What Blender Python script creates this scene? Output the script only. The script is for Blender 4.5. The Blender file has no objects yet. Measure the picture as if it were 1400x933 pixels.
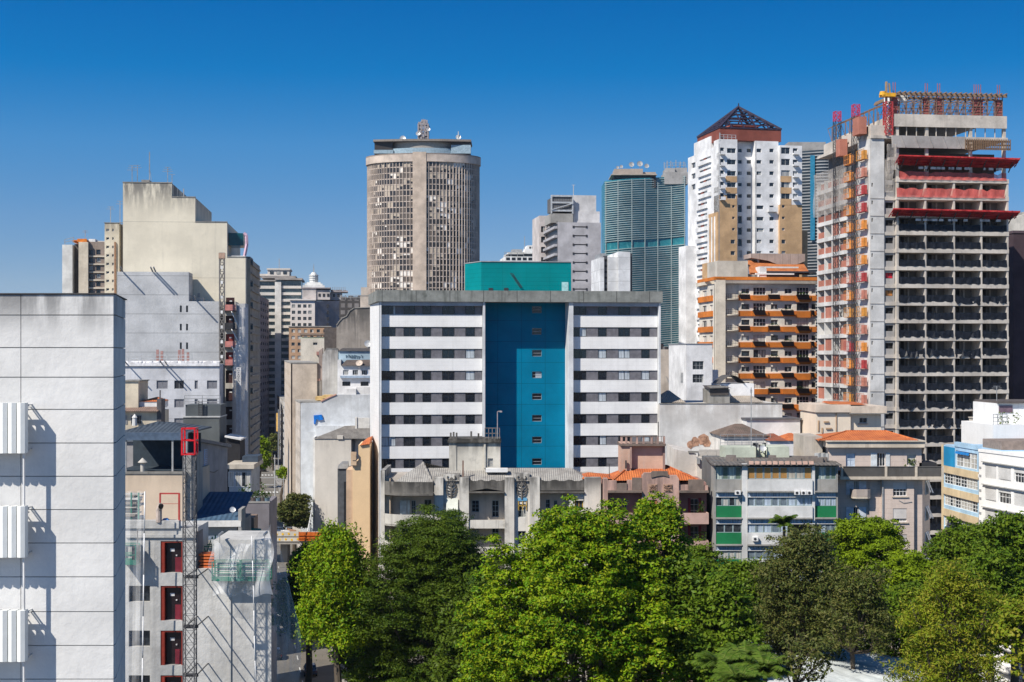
import bpy, math, random
import numpy as np
from mathutils import Vector, Matrix
rnd = random.Random(7)
sc = bpy.context.scene
COL = sc.collection
F = 2000.0      # focal length in photo pixels (photo 1400 wide)
HZ = 485.0      # horizon row of the photo
CZ = 43.0       # camera height
# ---------------------------------------------------------------- camera, sky, sun, exposure
cam = bpy.data.cameras.new("camera"); camo = bpy.data.objects.new("camera", cam); COL.objects.link(camo)
camo.location = (0, 0, CZ); camo.rotation_euler = (math.radians(90), 0, 0)
cam.sensor_width = 36; cam.lens = F / 1400 * 36; cam.shift_y = (HZ - 466.5) / 1400; cam.shift_x = 0
cam.clip_start = 1; cam.clip_end = 8000
sc.camera = camo
SUN_EL, SUN_AZ = 45.0, 47.0      # elevation, degrees to the left of straight behind the camera
w = bpy.data.worlds.new("World"); sc.world = w; w.use_nodes = True
nt = w.node_tree; bg = nt.nodes["Background"]
sky = nt.nodes.new("ShaderNodeTexSky"); sky.sky_type = 'NISHITA'; sky.sun_disc = False
sky.sun_elevation = math.radians(SUN_EL); sky.sun_rotation = math.radians(180 + SUN_AZ)
sky.altitude = 900; sky.air_density = 1.0; sky.dust_density = 0.15; sky.ozone_density = 2.0
tcw = nt.nodes.new("ShaderNodeTexCoord"); mpw = nt.nodes.new("ShaderNodeMapping"); mpw.vector_type = 'POINT'
mpw.inputs['Location'].default_value = (0, 0, .10); mpw.inputs['Scale'].default_value = (1, 1, 2.6)   # steep gradient: the low sky already takes the clear blue of the high sky
nt.links.new(tcw.outputs['Generated'], mpw.inputs[0]); nrm = nt.nodes.new("ShaderNodeVectorMath"); nrm.operation = 'NORMALIZE'
nt.links.new(mpw.outputs[0], nrm.inputs[0]); nt.links.new(nrm.outputs[0], sky.inputs[0])
hs = nt.nodes.new("ShaderNodeHueSaturation"); hs.inputs["Saturation"].default_value = 1.35; hs.inputs["Value"].default_value = 1.0
nt.links.new(sky.outputs[0], hs.inputs["Color"])
# clearer, polarised blue towards the upper sky
spw = nt.nodes.new("ShaderNodeSeparateXYZ"); nt.links.new(tcw.outputs['Generated'], spw.inputs[0])
crw = nt.nodes.new("ShaderNodeValToRGB"); nt.links.new(spw.outputs[2], crw.inputs[0])
for i, (z_, c_) in enumerate(((0., (1.25, 1.12, 1.)), (.045, (2.68, 1.44, 1.01)), (.092, (2.64, 1.62, 1.27)), (.141, (1.85, 1.75, 1.52)), (.189, (.15, 1.5, 1.57)), (.232, (0, 1.29, 1.52)), (.5, (.9, .95, 1.0)))):
 e_ = crw.color_ramp.elements[i] if i < 2 else crw.color_ramp.elements.new(z_)
 e_.position = z_; e_.color = (*[v / 3 for v in c_], 1)
mlw = nt.nodes.new("ShaderNodeMix"); mlw.data_type = 'RGBA'; mlw.blend_type = 'MULTIPLY'; mlw.inputs[0].default_value = 1
nt.links.new(hs.outputs[0], mlw.inputs[6]); nt.links.new(crw.outputs[0], mlw.inputs[7])
vmw = nt.nodes.new("ShaderNodeVectorMath"); vmw.operation = 'SCALE'; vmw.inputs[3].default_value = 3.55; nt.links.new(mlw.outputs[2], vmw.inputs[0])
nt.links.new(vmw.outputs[0], bg.inputs[0])
bg.inputs[1].default_value = 0.076
sl = bpy.data.lights.new("sun", 'SUN'); sl.energy = 4.7; sl.angle = math.radians(0.5); sl.color = (1, .93, .825)
so = bpy.data.objects.new("sun", sl); COL.objects.link(so); so.location = (-80, -80, 160)
_e, _a = math.radians(SUN_EL), math.radians(SUN_AZ)
tosun = Vector((-math.sin(_a) * math.cos(_e), -math.cos(_a) * math.cos(_e), math.sin(_e)))
so.rotation_euler = tosun.to_track_quat('Z', 'Y').to_euler()
sc.view_settings.view_transform = 'Standard'; sc.view_settings.look = 'None'
sc.view_settings.gamma = 1; sc.view_settings.use_curve_mapping = False
sc.view_settings.exposure = 0.42

# ---------------------------------------------------------------- materials
MATS = {}
def newmat(name):
 m = bpy.data.materials.new(name); m.use_nodes = True
 return m, m.node_tree, m.node_tree.nodes["Principled BSDF"]
def nn(nt, t, **kw):
 n = nt.nodes.new(t)
 for k, v in kw.items(): setattr(n, k, v)
 return n
def mixc(nt, fac, a, b, mode='MIX'):
 n = nt.nodes.new("ShaderNodeMix"); n.data_type = 'RGBA'; n.blend_type = mode
 for i, x in ((0, fac), (6, a), (7, b)):
  if hasattr(x, 'links'): nt.links.new(x, n.inputs[i])
  elif isinstance(x, (tuple, list)): n.inputs[i].default_value = (*x[:3], 1)
  else: n.inputs[i].default_value = x
 return n.outputs[2]
def ramp(nt, x, p0, p1, v0=0., v1=1.):
 n = nt.nodes.new("ShaderNodeMapRange"); n.interpolation_type = 'SMOOTHSTEP'
 nt.links.new(x, n.inputs[0])
 for i, v in zip((1, 2, 3, 4), (p0, p1, v0, v1)): n.inputs[i].default_value = v
 return n.outputs[0]
def mth(nt, op, a, b=None):
 n = nt.nodes.new("ShaderNodeMath"); n.operation = op
 for i, x in ((0, a), (1, b)):
  if x is None: continue
  if hasattr(x, 'links'): nt.links.new(x, n.inputs[i])
  else: n.inputs[i].default_value = x
 return n.outputs[0]
def noise(nt, co, scale, detail=4, stretch=None):
 if stretch:
  mp = nt.nodes.new("ShaderNodeMapping"); mp.inputs['Scale'].default_value = stretch
  nt.links.new(co, mp.inputs[0]); co = mp.outputs[0]
 n = nt.nodes.new("ShaderNodeTexNoise"); n.inputs['Scale'].default_value = scale; n.inputs['Detail'].default_value = detail
 n.inputs['Roughness'].default_value = .62
 nt.links.new(co, n.inputs['Vector']); return n.outputs[0]
def wall(name, col, stain=.25, streak=.25, sc_col=(.10, .09, .08), rough=.88, bump=.15, spec=.25, var=.14, panel=None, pline=.35, top=None, blotch=.22, fine=2.2):
 """painted plaster / concrete with blotches, vertical rain streaks, optional joints and a weathered top"""
 if name in MATS: return MATS[name]
 m, nt, p = newmat(name)
 tc = nn(nt, "ShaderNodeTexCoord"); co = tc.outputs['Object']
 n1 = noise(nt, co, blotch, 5); n2 = noise(nt, co, fine, 4); n3 = noise(nt, co, 1.0, 4, (1.3, 1.3, .07))
 dark = tuple(c * (1 - var * 2.2) for c in col); lite = tuple(min(.9, c * (1 + var * .5)) for c in col)
 c = mixc(nt, ramp(nt, n1, .3, .7), dark, lite)
 c = mixc(nt, ramp(nt, n2, .35, .75, 0, var * 1.3), c, tuple(x * .6 for x in col))
 st = mth(nt, 'MULTIPLY', ramp(nt, n3, .5, .78), streak)
 c = mixc(nt, st, c, sc_col)
 n4 = noise(nt, co, .55, 6)
 c = mixc(nt, mth(nt, 'MULTIPLY', ramp(nt, n4, .56, .72), stain), c, sc_col)
 if panel or top is not None:
  sp = nn(nt, "ShaderNodeSeparateXYZ"); nt.links.new(co, sp.inputs[0])
 if top is not None:
  z0, h, k = top
  g = ramp(nt, sp.outputs[2], z0 - h, z0)
  n5 = noise(nt, co, 1.0, 5, (.9, .9, .16))
  c = mixc(nt, mth(nt, 'MULTIPLY', mth(nt, 'MULTIPLY', g, ramp(nt, n5, .36, .56)), k), c, sc_col)
 h_ = n2
 if panel:
  cb = nn(nt, "ShaderNodeCombineXYZ"); nt.links.new(mth(nt, 'ADD', sp.outputs[0], sp.outputs[1]), cb.inputs[0]); nt.links.new(sp.outputs[2], cb.inputs[1])
  br = nn(nt, "ShaderNodeTexBrick"); nt.links.new(cb.outputs[0], br.inputs['Vector'])
  br.inputs['Scale'].default_value = 1; br.inputs['Brick Width'].default_value = panel[0]; br.inputs['Row Height'].default_value = panel[1]
  br.inputs['Mortar Size'].default_value = panel[2]; br.offset = panel[3] if len(panel) > 3 else 0
  br.inputs['Color1'].default_value = (1, 1, 1, 1); br.inputs['Color2'].default_value = (.86, .86, .86, 1); br.inputs['Mortar'].default_value = (0, 0, 0, 1)
  c = mixc(nt, mth(nt, 'MULTIPLY', br.outputs['Fac'], pline), c, tuple(x * .35 for x in col))
  c = mixc(nt, .5 * min(1, pline * 2), c, mixc(nt, 1., c, br.outputs['Color'], 'MULTIPLY'))
 nt.links.new(c, p.inputs['Base Color']); p.inputs['Roughness'].default_value = rough
 p.inputs['Specular IOR Level'].default_value = spec
 if bump:
  b = nn(nt, "ShaderNodeBump"); b.inputs['Strength'].default_value = bump; b.inputs['Distance'].default_value = .06
  nt.links.new(h_, b.inputs['Height']); nt.links.new(b.outputs[0], p.inputs['Normal'])
 MATS[name] = m; return m
def plain(name, col, rough=.6, metal=0., spec=.4, var=.12):
 if name in MATS: return MATS[name]
 m, nt, p = newmat(name)
 tc = nn(nt, "ShaderNodeTexCoord"); n1 = noise(nt, tc.outputs['Object'], 1.7, 4)
 c = mixc(nt, ramp(nt, n1, .3, .7), tuple(x * (1 - 2 * var) for x in col), tuple(min(1, x * (1 + var)) for x in col))
 nt.links.new(c, p.inputs['Base Color']); p.inputs['Roughness'].default_value = rough
 p.inputs['Metallic'].default_value = metal; p.inputs['Specular IOR Level'].default_value = spec
 MATS[name] = m; return m
def glass(name, dark=(.012, .017, .024), curtain=(.42, .42, .40), share=.3, mid=(.06, .07, .08), rough=.06):
 """window pane: dark room, or a drawn curtain in a share of the windows (per object), wavy reflection"""
 if name in MATS: return MATS[name]
 m, nt, p = newmat(name)
 oi = nn(nt, "ShaderNodeObjectInfo"); r = oi.outputs['Random']
 tc = nn(nt, "ShaderNodeTexCoord")
 sp = nn(nt, "ShaderNodeSeparateXYZ"); nt.links.new(tc.outputs['Object'], sp.inputs[0])
 n1 = noise(nt, tc.outputs['Object'], 1.1, 3)
 base = mixc(nt, ramp(nt, n1, .35, .7), dark, mid)
 wv = nn(nt, "ShaderNodeTexNoise"); mp = nn(nt, "ShaderNodeMapping"); mp.inputs['Scale'].default_value = (9, 9, .3)
 nt.links.new(tc.outputs['Object'], mp.inputs[0]); nt.links.new(mp.outputs[0], wv.inputs[0]); wv.inputs['Scale'].default_value = 1
 cur = mixc(nt, ramp(nt, wv.outputs[0], .35, .65), tuple(x * .55 for x in curtain), curtain)
 side = mth(nt, 'GREATER_THAN', mth(nt, 'ADD', sp.outputs[0], mth(nt, 'MULTIPLY', mth(nt, 'SUBTRACT', mth(nt, 'FRACT', mth(nt, 'MULTIPLY', r, 37.)), .5), 1.4)), 0.)
 on = mth(nt, 'LESS_THAN', r, share)
 full = mth(nt, 'LESS_THAN', r, share * .45)
 k = mth(nt, 'MAXIMUM', full, mth(nt, 'MULTIPLY', on, side))
 c = mixc(nt, k, base, cur)
 nt.links.new(c, p.inputs['Base Color']); p.inputs['Roughness'].default_value = rough; p.inputs['IOR'].default_value = 1.5
 b = nn(nt, "ShaderNodeBump"); b.inputs['Strength'].default_value = .12; b.inputs['Distance'].default_value = .05
 n9 = noise(nt, tc.outputs['Object'], .9, 1); nt.links.new(n9, b.inputs['Height']); nt.links.new(b.outputs[0], p.inputs['Normal'])
 MATS[name] = m; return m
def tiles(name, col, col2, pitch=.28, axis=0, rough=.85):
 """ribbed tile or corrugated roof running down the slope, with dirty patches"""
 if name in MATS: return MATS[name]
 m, nt, p = newmat(name)
 tc = nn(nt, "ShaderNodeTexCoord"); co = tc.outputs['Object']
 sp = nn(nt, "ShaderNodeSeparateXYZ"); nt.links.new(co, sp.inputs[0])
 s1 = mth(nt, 'SINE', mth(nt, 'MULTIPLY', sp.outputs[axis], 2 * math.pi / pitch))
 s2 = mth(nt, 'SINE', mth(nt, 'MULTIPLY', sp.outputs[2], 2 * math.pi / (pitch * .8)))
 n1 = noise(nt, co, .7, 5); n2 = noise(nt, co, 5, 3)
 c = mixc(nt, ramp(nt, n1, .35, .68), col, col2)
 c = mixc(nt, ramp(nt, n2, .4, .7, 0, .4), c, tuple(x * .5 for x in col2))
 nt.links.new(c, p.inputs['Base Color']); p.inputs['Roughness'].default_value = rough
 b = nn(nt, "ShaderNodeBump"); b.inputs['Strength'].default_value = .5; b.inputs['Distance'].default_value = .06
 nt.links.new(mth(nt, 'ADD', s1, mth(nt, 'MULTIPLY', s2, .35)), b.inputs['Height']); nt.links.new(b.outputs[0], p.inputs['Normal'])
 MATS[name] = m; return m
def leafmat(name, c0, c1, c2, trans=.35, zone=.25):
 if name in MATS: return MATS[name]
 m, nt, p = newmat(name)
 tc = nn(nt, "ShaderNodeTexCoord"); g = nn(nt, "ShaderNodeNewGeometry")
 n1 = noise(nt, tc.outputs['Object'], zone, 3)
 c = mixc(nt, ramp(nt, n1, .35, .65), c0, c1)
 c = mixc(nt, ramp(nt, g.outputs['Random Per Island'], .25, 1., 0, .85), c, c2)
 nt.links.new(c, p.inputs['Base Color']); p.inputs['Roughness'].default_value = .5; p.inputs['Specular IOR Level'].default_value = .12
 t = nn(nt, "ShaderNodeBsdfTranslucent"); nt.links.new(mixc(nt, .5, c, mixc(nt, 1., c, (1., .95, .3), 'MULTIPLY')), t.inputs[0])
 mx = nn(nt, "ShaderNodeMixShader"); mx.inputs[0].default_value = trans
 nt.links.new(p.outputs[0], mx.inputs[1]); nt.links.new(t.outputs[0], mx.inputs[2])
 nt.links.new(mx.outputs[0], nt.nodes["Material Output"].inputs[0])
 MATS[name] = m; return m
def netting(name, col, opac, pat=.6):
 if name in MATS: return MATS[name]
 m, nt, p = newmat(name)
 tc = nn(nt, "ShaderNodeTexCoord"); n1 = noise(nt, tc.outputs['Object'], .8, 5, (1, 1, .45))
 p.inputs['Base Color'].default_value = (*col, 1); p.inputs['Roughness'].default_value = .7
 tr = nn(nt, "ShaderNodeBsdfTransparent"); mx = nn(nt, "ShaderNodeMixShader")
 nt.links.new(ramp(nt, n1, .3, .75, opac * (1 - pat), opac * (1 + pat * .6)), mx.inputs[0])
 nt.links.new(tr.outputs[0], mx.inputs[1]); nt.links.new(p.outputs[0], mx.inputs[2]); nt.links.new(mx.outputs[0], nt.nodes["Material Output"].inputs[0])
 MATS[name] = m; return m

# ---------------------------------------------------------------- mesh builder
class MB:
 def __init__(s): s.v = []; s.f = []; s.m = []
 def quad(s, *p, m=0):
  n = len(s.v); s.v += [tuple(q) for q in p]; s.f.append(tuple(range(n, n + len(p)))); s.m.append(m); return s
 def hexa(s, P, m=0):   # P: 4 bottom, 4 top
  n = len(s.v); s.v += [tuple(q) for q in P]
  for f in ((3, 2, 1, 0), (4, 5, 6, 7), (0, 1, 5, 4), (1, 2, 6, 5), (2, 3, 7, 6), (3, 0, 4, 7)):
   s.f.append(tuple(n + i for i in f)); s.m.append(m)
  return s
 def box(s, x0, x1, y0, y1, z0, z1, m=0):
  return s.hexa([(x0, y0, z0), (x1, y0, z0), (x1, y1, z0), (x0, y1, z0), (x0, y0, z1), (x1, y0, z1), (x1, y1, z1), (x0, y1, z1)], m)
 def prism(s, poly, z0, z1, m=0):
  n = len(s.v); k = len(poly)
  s.v += [(x, y, z0) for x, y in poly] + [(x, y, z1) for x, y in poly]
  s.f.append(tuple(range(n + k - 1, n - 1, -1))); s.f.append(tuple(range(n + k, n + 2 * k))); s.m += [m, m]
  for i in range(k):
   j = (i + 1) % k; s.f.append((n + i, n + j, n + k + j, n + k + i)); s.m.append(m)
  return s
 def prismy(s, poly, y0, y1, m=0):   # (x, z) outline with depth y0..y1
  n = len(s.v); k = len(poly)
  s.v += [(x, y0, z) for x, z in poly] + [(x, y1, z) for x, z in poly]
  s.f.append(tuple(range(n, n + k))); s.f.append(tuple(range(n + 2 * k - 1, n + k - 1, -1))); s.m += [m, m]
  for i in range(k):
   j = (i + 1) % k; s.f.append((n + j, n + i, n + k + i, n + k + j)); s.m.append(m)
  return s
 def bar(s, p, q, r, n=4, m=0, r2=None):
  p, q = Vector(p), Vector(q); d = q - p
  if d.length < 1e-5: return s
  d.normalize(); a = d.orthogonal().normalized() if abs(d.z) < .99 else Vector((1, 0, 0))
  if abs(d.z) < .99: a = d.cross(Vector((0, 0, 1))).normalized()
  b = d.cross(a); r2 = r if r2 is None else r2; k = len(s.v)
  for c, rr in ((p, r), (q, r2)):
   for i in range(n):
    t = 2 * math.pi * (i + .5) / n; s.v.append(tuple(c + (a * math.cos(t) + b * math.sin(t)) * rr * (1.414 if n == 4 else 1)))
  s.f.append(tuple(range(k, k + n))); s.f.append(tuple(range(k + 2 * n - 1, k + n - 1, -1))); s.m += [m, m]
  for i in range(n):
   j = (i + 1) % n; s.f.append((k + j, k + i, k + n + i, k + n + j)); s.m.append(m)
  return s
 def cyl(s, cx, cy, z0, z1, r0, r1=None, n=16, m=0): return s.bar((cx, cy, z0), (cx, cy, z1), r0, n, m, r1)
 def path(s, pts, r, n=5, m=0):
  for a, b in zip(pts, pts[1:]): s.bar(a, b, r, n, m)
  return s
 def lattice(s, x0, x1, y0, y1, z0, z1, step, r, r2=None, m=0):   # square mast with X bracing
  r2 = r2 or r * .6
  for x in (x0, x1):
   for y in (y0, y1): s.bar((x, y, z0), (x, y, z1), r, 4, m)
  k = max(1, round((z1 - z0) / step)); h = (z1 - z0) / k
  C = [(x0, y0), (x1, y0), (x1, y1), (x0, y1)]
  for i in range(k + 1):
   z = z0 + i * h
   for j in range(4):
    a, b = C[j], C[(j + 1) % 4]; s.bar((*a, z), (*b, z), r2, 4, m)
    if i < k:
     s.bar((*a, z), (*b, z + h), r2, 4, m); s.bar((*b, z), (*a, z + h), r2, 4, m)
  return s
 def facade(s, tf, u0, u1, z0, z1, holes, t=.25, m=0, mr=None):
  """a wall sheet with real openings: holes (a0,a1,c0,c1) get reveals t deep"""
  mr = m if mr is None else mr
  holes = [(max(u0, a), min(u1, b), max(z0, c), min(z1, d)) for a, b, c, d in holes]
  holes = [h for h in holes if h[1] - h[0] > .02 and h[3] - h[2] > .02]
  zs = sorted({round(z, 4) for z in [z0, z1] + [x for h in holes for x in h[2:]]})
  for c, d in zip(zs, zs[1:]):
   if d - c < 1e-4: continue
   mid = (c + d) / 2; row = sorted((h[0], h[1]) for h in holes if h[2] < mid < h[3]); x = u0
   for a, b in row + [(u1, u1)]:
    if a - x > 1e-3: s.quad(tf(x, c, 0), tf(a, c, 0), tf(a, d, 0), tf(x, d, 0), m=m)
    x = max(x, b)
  for a, b, c, d in holes:
   s.quad(tf(a, c, 0), tf(a, d, 0), tf(a, d, t), tf(a, c, t), m=mr); s.quad(tf(b, c, 0), tf(b, d, 0), tf(b, d, t), tf(b, c, t), m=mr)
   s.quad(tf(a, c, 0), tf(b, c, 0), tf(b, c, t), tf(a, c, t), m=mr); s.quad(tf(a, d, 0), tf(b, d, 0), tf(b, d, t), tf(a, d, t), m=mr)
  return s
 def pieces(s, tol=.03):
  """separate pieces (by shared vertices, then by touching bounding boxes)"""
  par = list(range(len(s.v)))
  def find(i):
   while par[i] != i: par[i] = par[par[i]]; i = par[i]
   return i
  for f in s.f:
   r = find(f[0])
   for i in f[1:]: par[find(i)] = r
  grp = {}
  for k, f in enumerate(s.f): grp.setdefault(find(f[0]), []).append(k)
  if len(grp) == 1 or len(grp) > 700: return [s]
  it = []
  for fs in grp.values():
   P = np.array([s.v[i] for k in fs for i in s.f[k]]); it.append([P.min(0) - tol, P.max(0) + tol, fs])
  done = False
  while not done:
   done = True; out = []
   for a in it:
    hit = [o for o in out if (a[0] <= o[1]).all() and (o[0] <= a[1]).all()]
    if hit:
     done = False
     for o in hit: a = [np.minimum(a[0], o[0]), np.maximum(a[1], o[1]), a[2] + o[2]]; out = [q for q in out if q is not o]
    out.append(a)
   it = out
  if len(it) == 1 or len(it) > 60: return [s]
  res = []
  for _, _, fs in it:
   m = MB(); mp = {}
   for k in fs:
    q = []
    for i in s.f[k]:
     if i not in mp: mp[i] = len(m.v); m.v.append(s.v[i])
     q.append(mp[i])
    m.f.append(tuple(q)); m.m.append(s.m[k])
   res.append(m)
  return res
 def mesh(s, name, mats, smooth=False):
  me = bpy.data.meshes.new(name); me.from_pydata(s.v, [], s.f)
  if not isinstance(mats, (list, tuple)): mats = [mats]
  for x in mats: me.materials.append(x)
  if len(mats) > 1: me.polygons.foreach_set('material_index', s.m)
  if smooth: me.polygons.foreach_set('use_smooth', [True] * len(s.f))
  me.update(); return me
 def build(s, name, mats, parent=None, smooth=False, loc=None):
  o = bpy.data.objects.new(name, s.mesh(name, mats, smooth)); COL.objects.link(o)
  if parent is not None: o.parent = parent
  if loc is not None: o.location = loc
  return o
def tag(o, label=None, cat=None, group=None, kind=None):
 for k, v in (('label', label), ('category', cat), ('group', group), ('kind', kind)):
  if v: o[k] = v
 return o
def empty(name, loc, rz=0):
 o = bpy.data.objects.new(name, None); COL.objects.link(o); o.location = loc; o.rotation_euler = (0, 0, rz); o.empty_display_size = .5
 return o
def copy_tree(o, parent=None):
 c = o.copy(); COL.objects.link(c)
 if parent is not None: c.parent = parent
 for ch in list(o.children): copy_tree(ch, c)
 return c
def at(px, py, d): return Vector(((px - 700) / F * d, d, CZ - (py - HZ) / F * d))

# ---------------------------------------------------------------- a building and its windows
WCACHE = {}
class Bld:
 """local frame: x along the front (left to right), y into the depth, z up, origin at the front left corner on the ground"""
 def __init__(s, name, label, cat, pl, dl, pr, dr=None, rot=.1, group=None):
  ax, ay = (pl - 700) / F * dl, dl
  if dr is None:
   n = math.hypot(1, rot); cx, cy = 1 / n, rot / n; k = (pr - 700) / F
   W = (k * dl - ax) / (cx - k * cy); bx, by = ax + W * cx, ay + W * cy
  else: bx, by = (pr - 700) / F * dr, dr
  s.o = Vector((ax, ay)); s.w = math.hypot(bx - ax, by - ay); s.ang = math.atan2(by - ay, bx - ax)
  s.root = tag(empty(name, (ax, ay, 0), s.ang), label, cat, group)
 def _ray(s, px):
  c, n = math.cos(s.ang), math.sin(s.ang)
  R = lambda x, y: (x * c + y * n, -x * n + y * c)
  return R(-s.o.x, -s.o.y), R((px - 700) / F, 1)
 def f(s, px, py, y=0):
  C, D = s._ray(px); t = (y - C[1]) / D[1]; return C[0] + D[0] * t, CZ - (py - HZ) / F * t
 def sd(s, px, py, x=0):
  C, D = s._ray(px); t = (x - C[0]) / D[0]; return C[1] + D[1] * t, CZ - (py - HZ) / F * t
 def u(s, px, y=0): return s.f(px, HZ, y)[0]
 def z(s, py, px, y=0): return s.f(px, py, y)[1]
 def R(s, x0, x1, y0, y1, y=0):   # pixel rectangle -> (u0,u1,z0,z1) on the plane y
  a = s.f(x0, y1, y); b = s.f(x1, y0, y); return a[0], b[0], a[1], b[1]
 def part(s, mb, name, mats, parent=None, smooth=False, split=True):
  if split:
   pcs = mb.pieces()
   if 1 < len(pcs) <= 60: return [p.build(name, mats, parent or s.root, smooth) for p in pcs][0]
  return mb.build(name, mats, parent or s.root, smooth)
 def tf(s, kind='f', x=0):
  return {'f': lambda u, z, n: (u, x + n, z), 'l': lambda u, z, n: (x + n, u, z), 'r': lambda u, z, n: (x - n, u, z)}[kind]
 def win(s, r, kind='f', x=0, n=.18, nx=2, nz=1, fm=None, pm=None, name='window', fr=.06, child=True, parent=None, label=None):
  u0, u1, z0, z1 = r; W, H = u1 - u0 - .01, z1 - z0 - .01
  fm = fm or M_FRAME; pm = pm or M_GLASS
  key = (round(W, 1), round(H, 1), nx, nz, fm.name, pm.name, fr, child)
  W, H = key[0] if abs(key[0] - W) < .06 else W, key[1]
  if key not in WCACHE:
   f = MB(); d = .07; a, b = -W / 2, W / 2; e = fr
   f.box(a, b, 0, d, 0, e); f.box(a, b, 0, d, H - e, H); f.box(a, a + e, 0, d, e, H - e); f.box(b - e, b, 0, d, e, H - e)
   for i in range(1, nx):
    xx = a + W * i / nx; f.box(xx - e * .4, xx + e * .4, 0, d, e, H - e)
   for i in range(1, nz):
    zz = H * i / nz; f.box(a + e, b - e, .005, d, zz - e * .4, zz + e * .4)
   p = MB().box(a + e * .5, b - e * .5, .04, .065, e * .5, H - e * .5)
   if child: WCACHE[key] = (f.mesh('window_frame', fm), p.mesh('pane', pm))
   else:
    k = len(f.f); n0 = len(f.v); f.v += p.v; f.f += [tuple(i + n0 for i in q) for q in p.f]; f.m += [1] * len(p.f)
    WCACHE[key] = (f.mesh('window', [fm, pm]), None)
  m0, m1 = WCACHE[key]
  o = bpy.data.objects.new(name, m0); COL.objects.link(o); o.parent = parent or s.root
  o.location = s.tf(kind, x)((u0 + u1) / 2, (z0 + z1) / 2 - H / 2, n); o.rotation_euler = (0, 0, {'f': 0, 'l': -math.pi / 2, 'r': math.pi / 2}[kind])
  if m1:
   q = bpy.data.objects.new('pane', m1); COL.objects.link(q); q.parent = o
  if label: o['label'] = label
  return o
M_FRAME = plain('frame_grey', (.35, .36, .37), .5)
M_FRAMEW = plain('frame_white', (.75, .75, .74), .5)
M_FRAMED = plain('frame_dark', (.04, .042, .045), .5)
M_GLASS = glass('window_glass')
M_GLASSC = glass('curtain_glass', share=.75, curtain=(.55, .54, .5))
M_GLASSD = glass('dark_glass', share=.06)
M_HOLE = plain('dark_interior', (.015, .014, .014), .9)
M_CONC = wall('concrete', (.36, .35, .33), .35, .4)
M_CONCD = wall('old_concrete', (.27, .26, .24), .7, .7, sc_col=(.05, .048, .045))
M_WHITE = wall('white_paint', (.78, .78, .77), .08, .12)
M_STEEL = plain('galvanised_steel', (.35, .36, .37), .45, .6)
M_DARKST = plain('dark_steel', (.05, .05, .055), .5, .3)
M_ROOFG = wall('roof_deck', (.25, .24, .23), .4, 0)
M_TERRA = tiles('terracotta_tiles', (.58, .17, .045), (.40, .10, .03))
M_RED = plain('red_paint', (.55, .02, .03), .5)
M_ORANGE = plain('orange_paint', (.70, .20, .02), .55)
M_GREEN = plain('green_paint', (.02, .16, .08), .55)
M_GREY = plain('grey_paint', (.30, .31, .32), .6)
M_POLE = plain('pale_metal', (.55, .56, .56), .45, .3)
def antenna(mb, x, y, z, h, r=.04, n=3):
 mb.bar((x, y, z), (x, y, z + h), r)
 for i in range(n):
  zz = z + h * (1 - .12 * i); l = .5 + .18 * i
  mb.bar((x - l, y, zz), (x + l, y, zz), r * .6)
  mb.bar((x, y - .3, zz), (x, y + .3, zz), r * .6)
def dish(mb, x, y, z, r, face=(0, -1, .35)):
 d = Vector(face).normalized(); a = d.cross(Vector((0, 0, 1))).normalized(); b = a.cross(d); c = Vector((x, y, z)); N = 14
 prev = None; k = 4
 rings = []
 for i in range(k + 1):
  t = i / k; rr = r * t; off = -d * r * .28 * (1 - t * t)
  rings.append([c + off + (a * math.cos(2 * math.pi * j / N) + b * math.sin(2 * math.pi * j / N)) * rr for j in range(N)])
 for p, q in zip(rings, rings[1:]):
  for j in range(N): mb.quad(p[j], p[(j + 1) % N], q[(j + 1) % N], q[j])
 mb.bar(c - d * r * .28, c + d * r * .5, r * .04); mb.bar(c - d * r * .3, (x, y, z - r * 1.5), r * .09)
def rail(mb, pts, h, r=.03, step=1.2, rows=2):
 for p, q in zip(pts, pts[1:]):
  p, q = Vector(p), Vector(q); L = (q - p).length; k = max(1, round(L / step))
  for i in range(k + 1):
   a = p.lerp(q, i / k); mb.bar(a, a + Vector((0, 0, h)), r)
  for j in range(1, rows + 1):
   o = Vector((0, 0, h * j / rows)); mb.bar(p + o, q + o, r)
# ================================================================ the setting
def structure(name, mb, mat):
 o = mb.build(name, mat); o['kind'] = 'structure'; return o
g = MB(); g.quad((-4000, -4000, 0), (4000, -4000, 0), (4000, 6000, 0), (-4000, 6000, 0))
structure('ground', g, wall('city_ground', (.20, .19, .175), .4, 0, blotch=.02, fine=.3, bump=0))
SDX = -.19
def sx(y, off=0): return -32.8 + SDX * (y - 220) + off
g = MB()
for y0 in range(120, 900, 30):
 y1 = y0 + 30; g.quad((sx(y0, -5.2), y0, .004), (sx(y0, 5.2), y0, .004), (sx(y1, 5.2), y1, .004), (sx(y1, -5.2), y1, .004))
structure('street', g, wall('asphalt', (.19, .175, .15), .3, 0, sc_col=(.07, .065, .06), blotch=.12, fine=1.2, bump=.1))
for s in (-1, 1):
 g = MB()
 for y0 in range(120, 900, 30):
  y1 = y0 + 30; a, b = s * 5.2, s * 8.4
  g.hexa([(sx(y0, min(a, b)), y0, 0), (sx(y0, max(a, b)), y0, 0), (sx(y1, max(a, b)), y1, 0), (sx(y1, min(a, b)), y1, 0),
    (sx(y0, min(a, b)), y0, .14), (sx(y0, max(a, b)), y0, .14), (sx(y1, max(a, b)), y1, .14), (sx(y1, min(a, b)), y1, .14)])
 structure('pavement', g, wall('paving', (.34, .32, .29), .3, 0, panel=(1.2, 1.2, .05), pline=.4))
g = MB()
for yy in (455, 520):
 for k in range(9):
  x = sx(yy, -4.6 + k * 1.1); g.quad((x, yy, .009), (x + .55, yy, .009), (x + .55 + SDX * 4, yy + 4, .009), (x + SDX * 4, yy + 4, .009))
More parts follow.
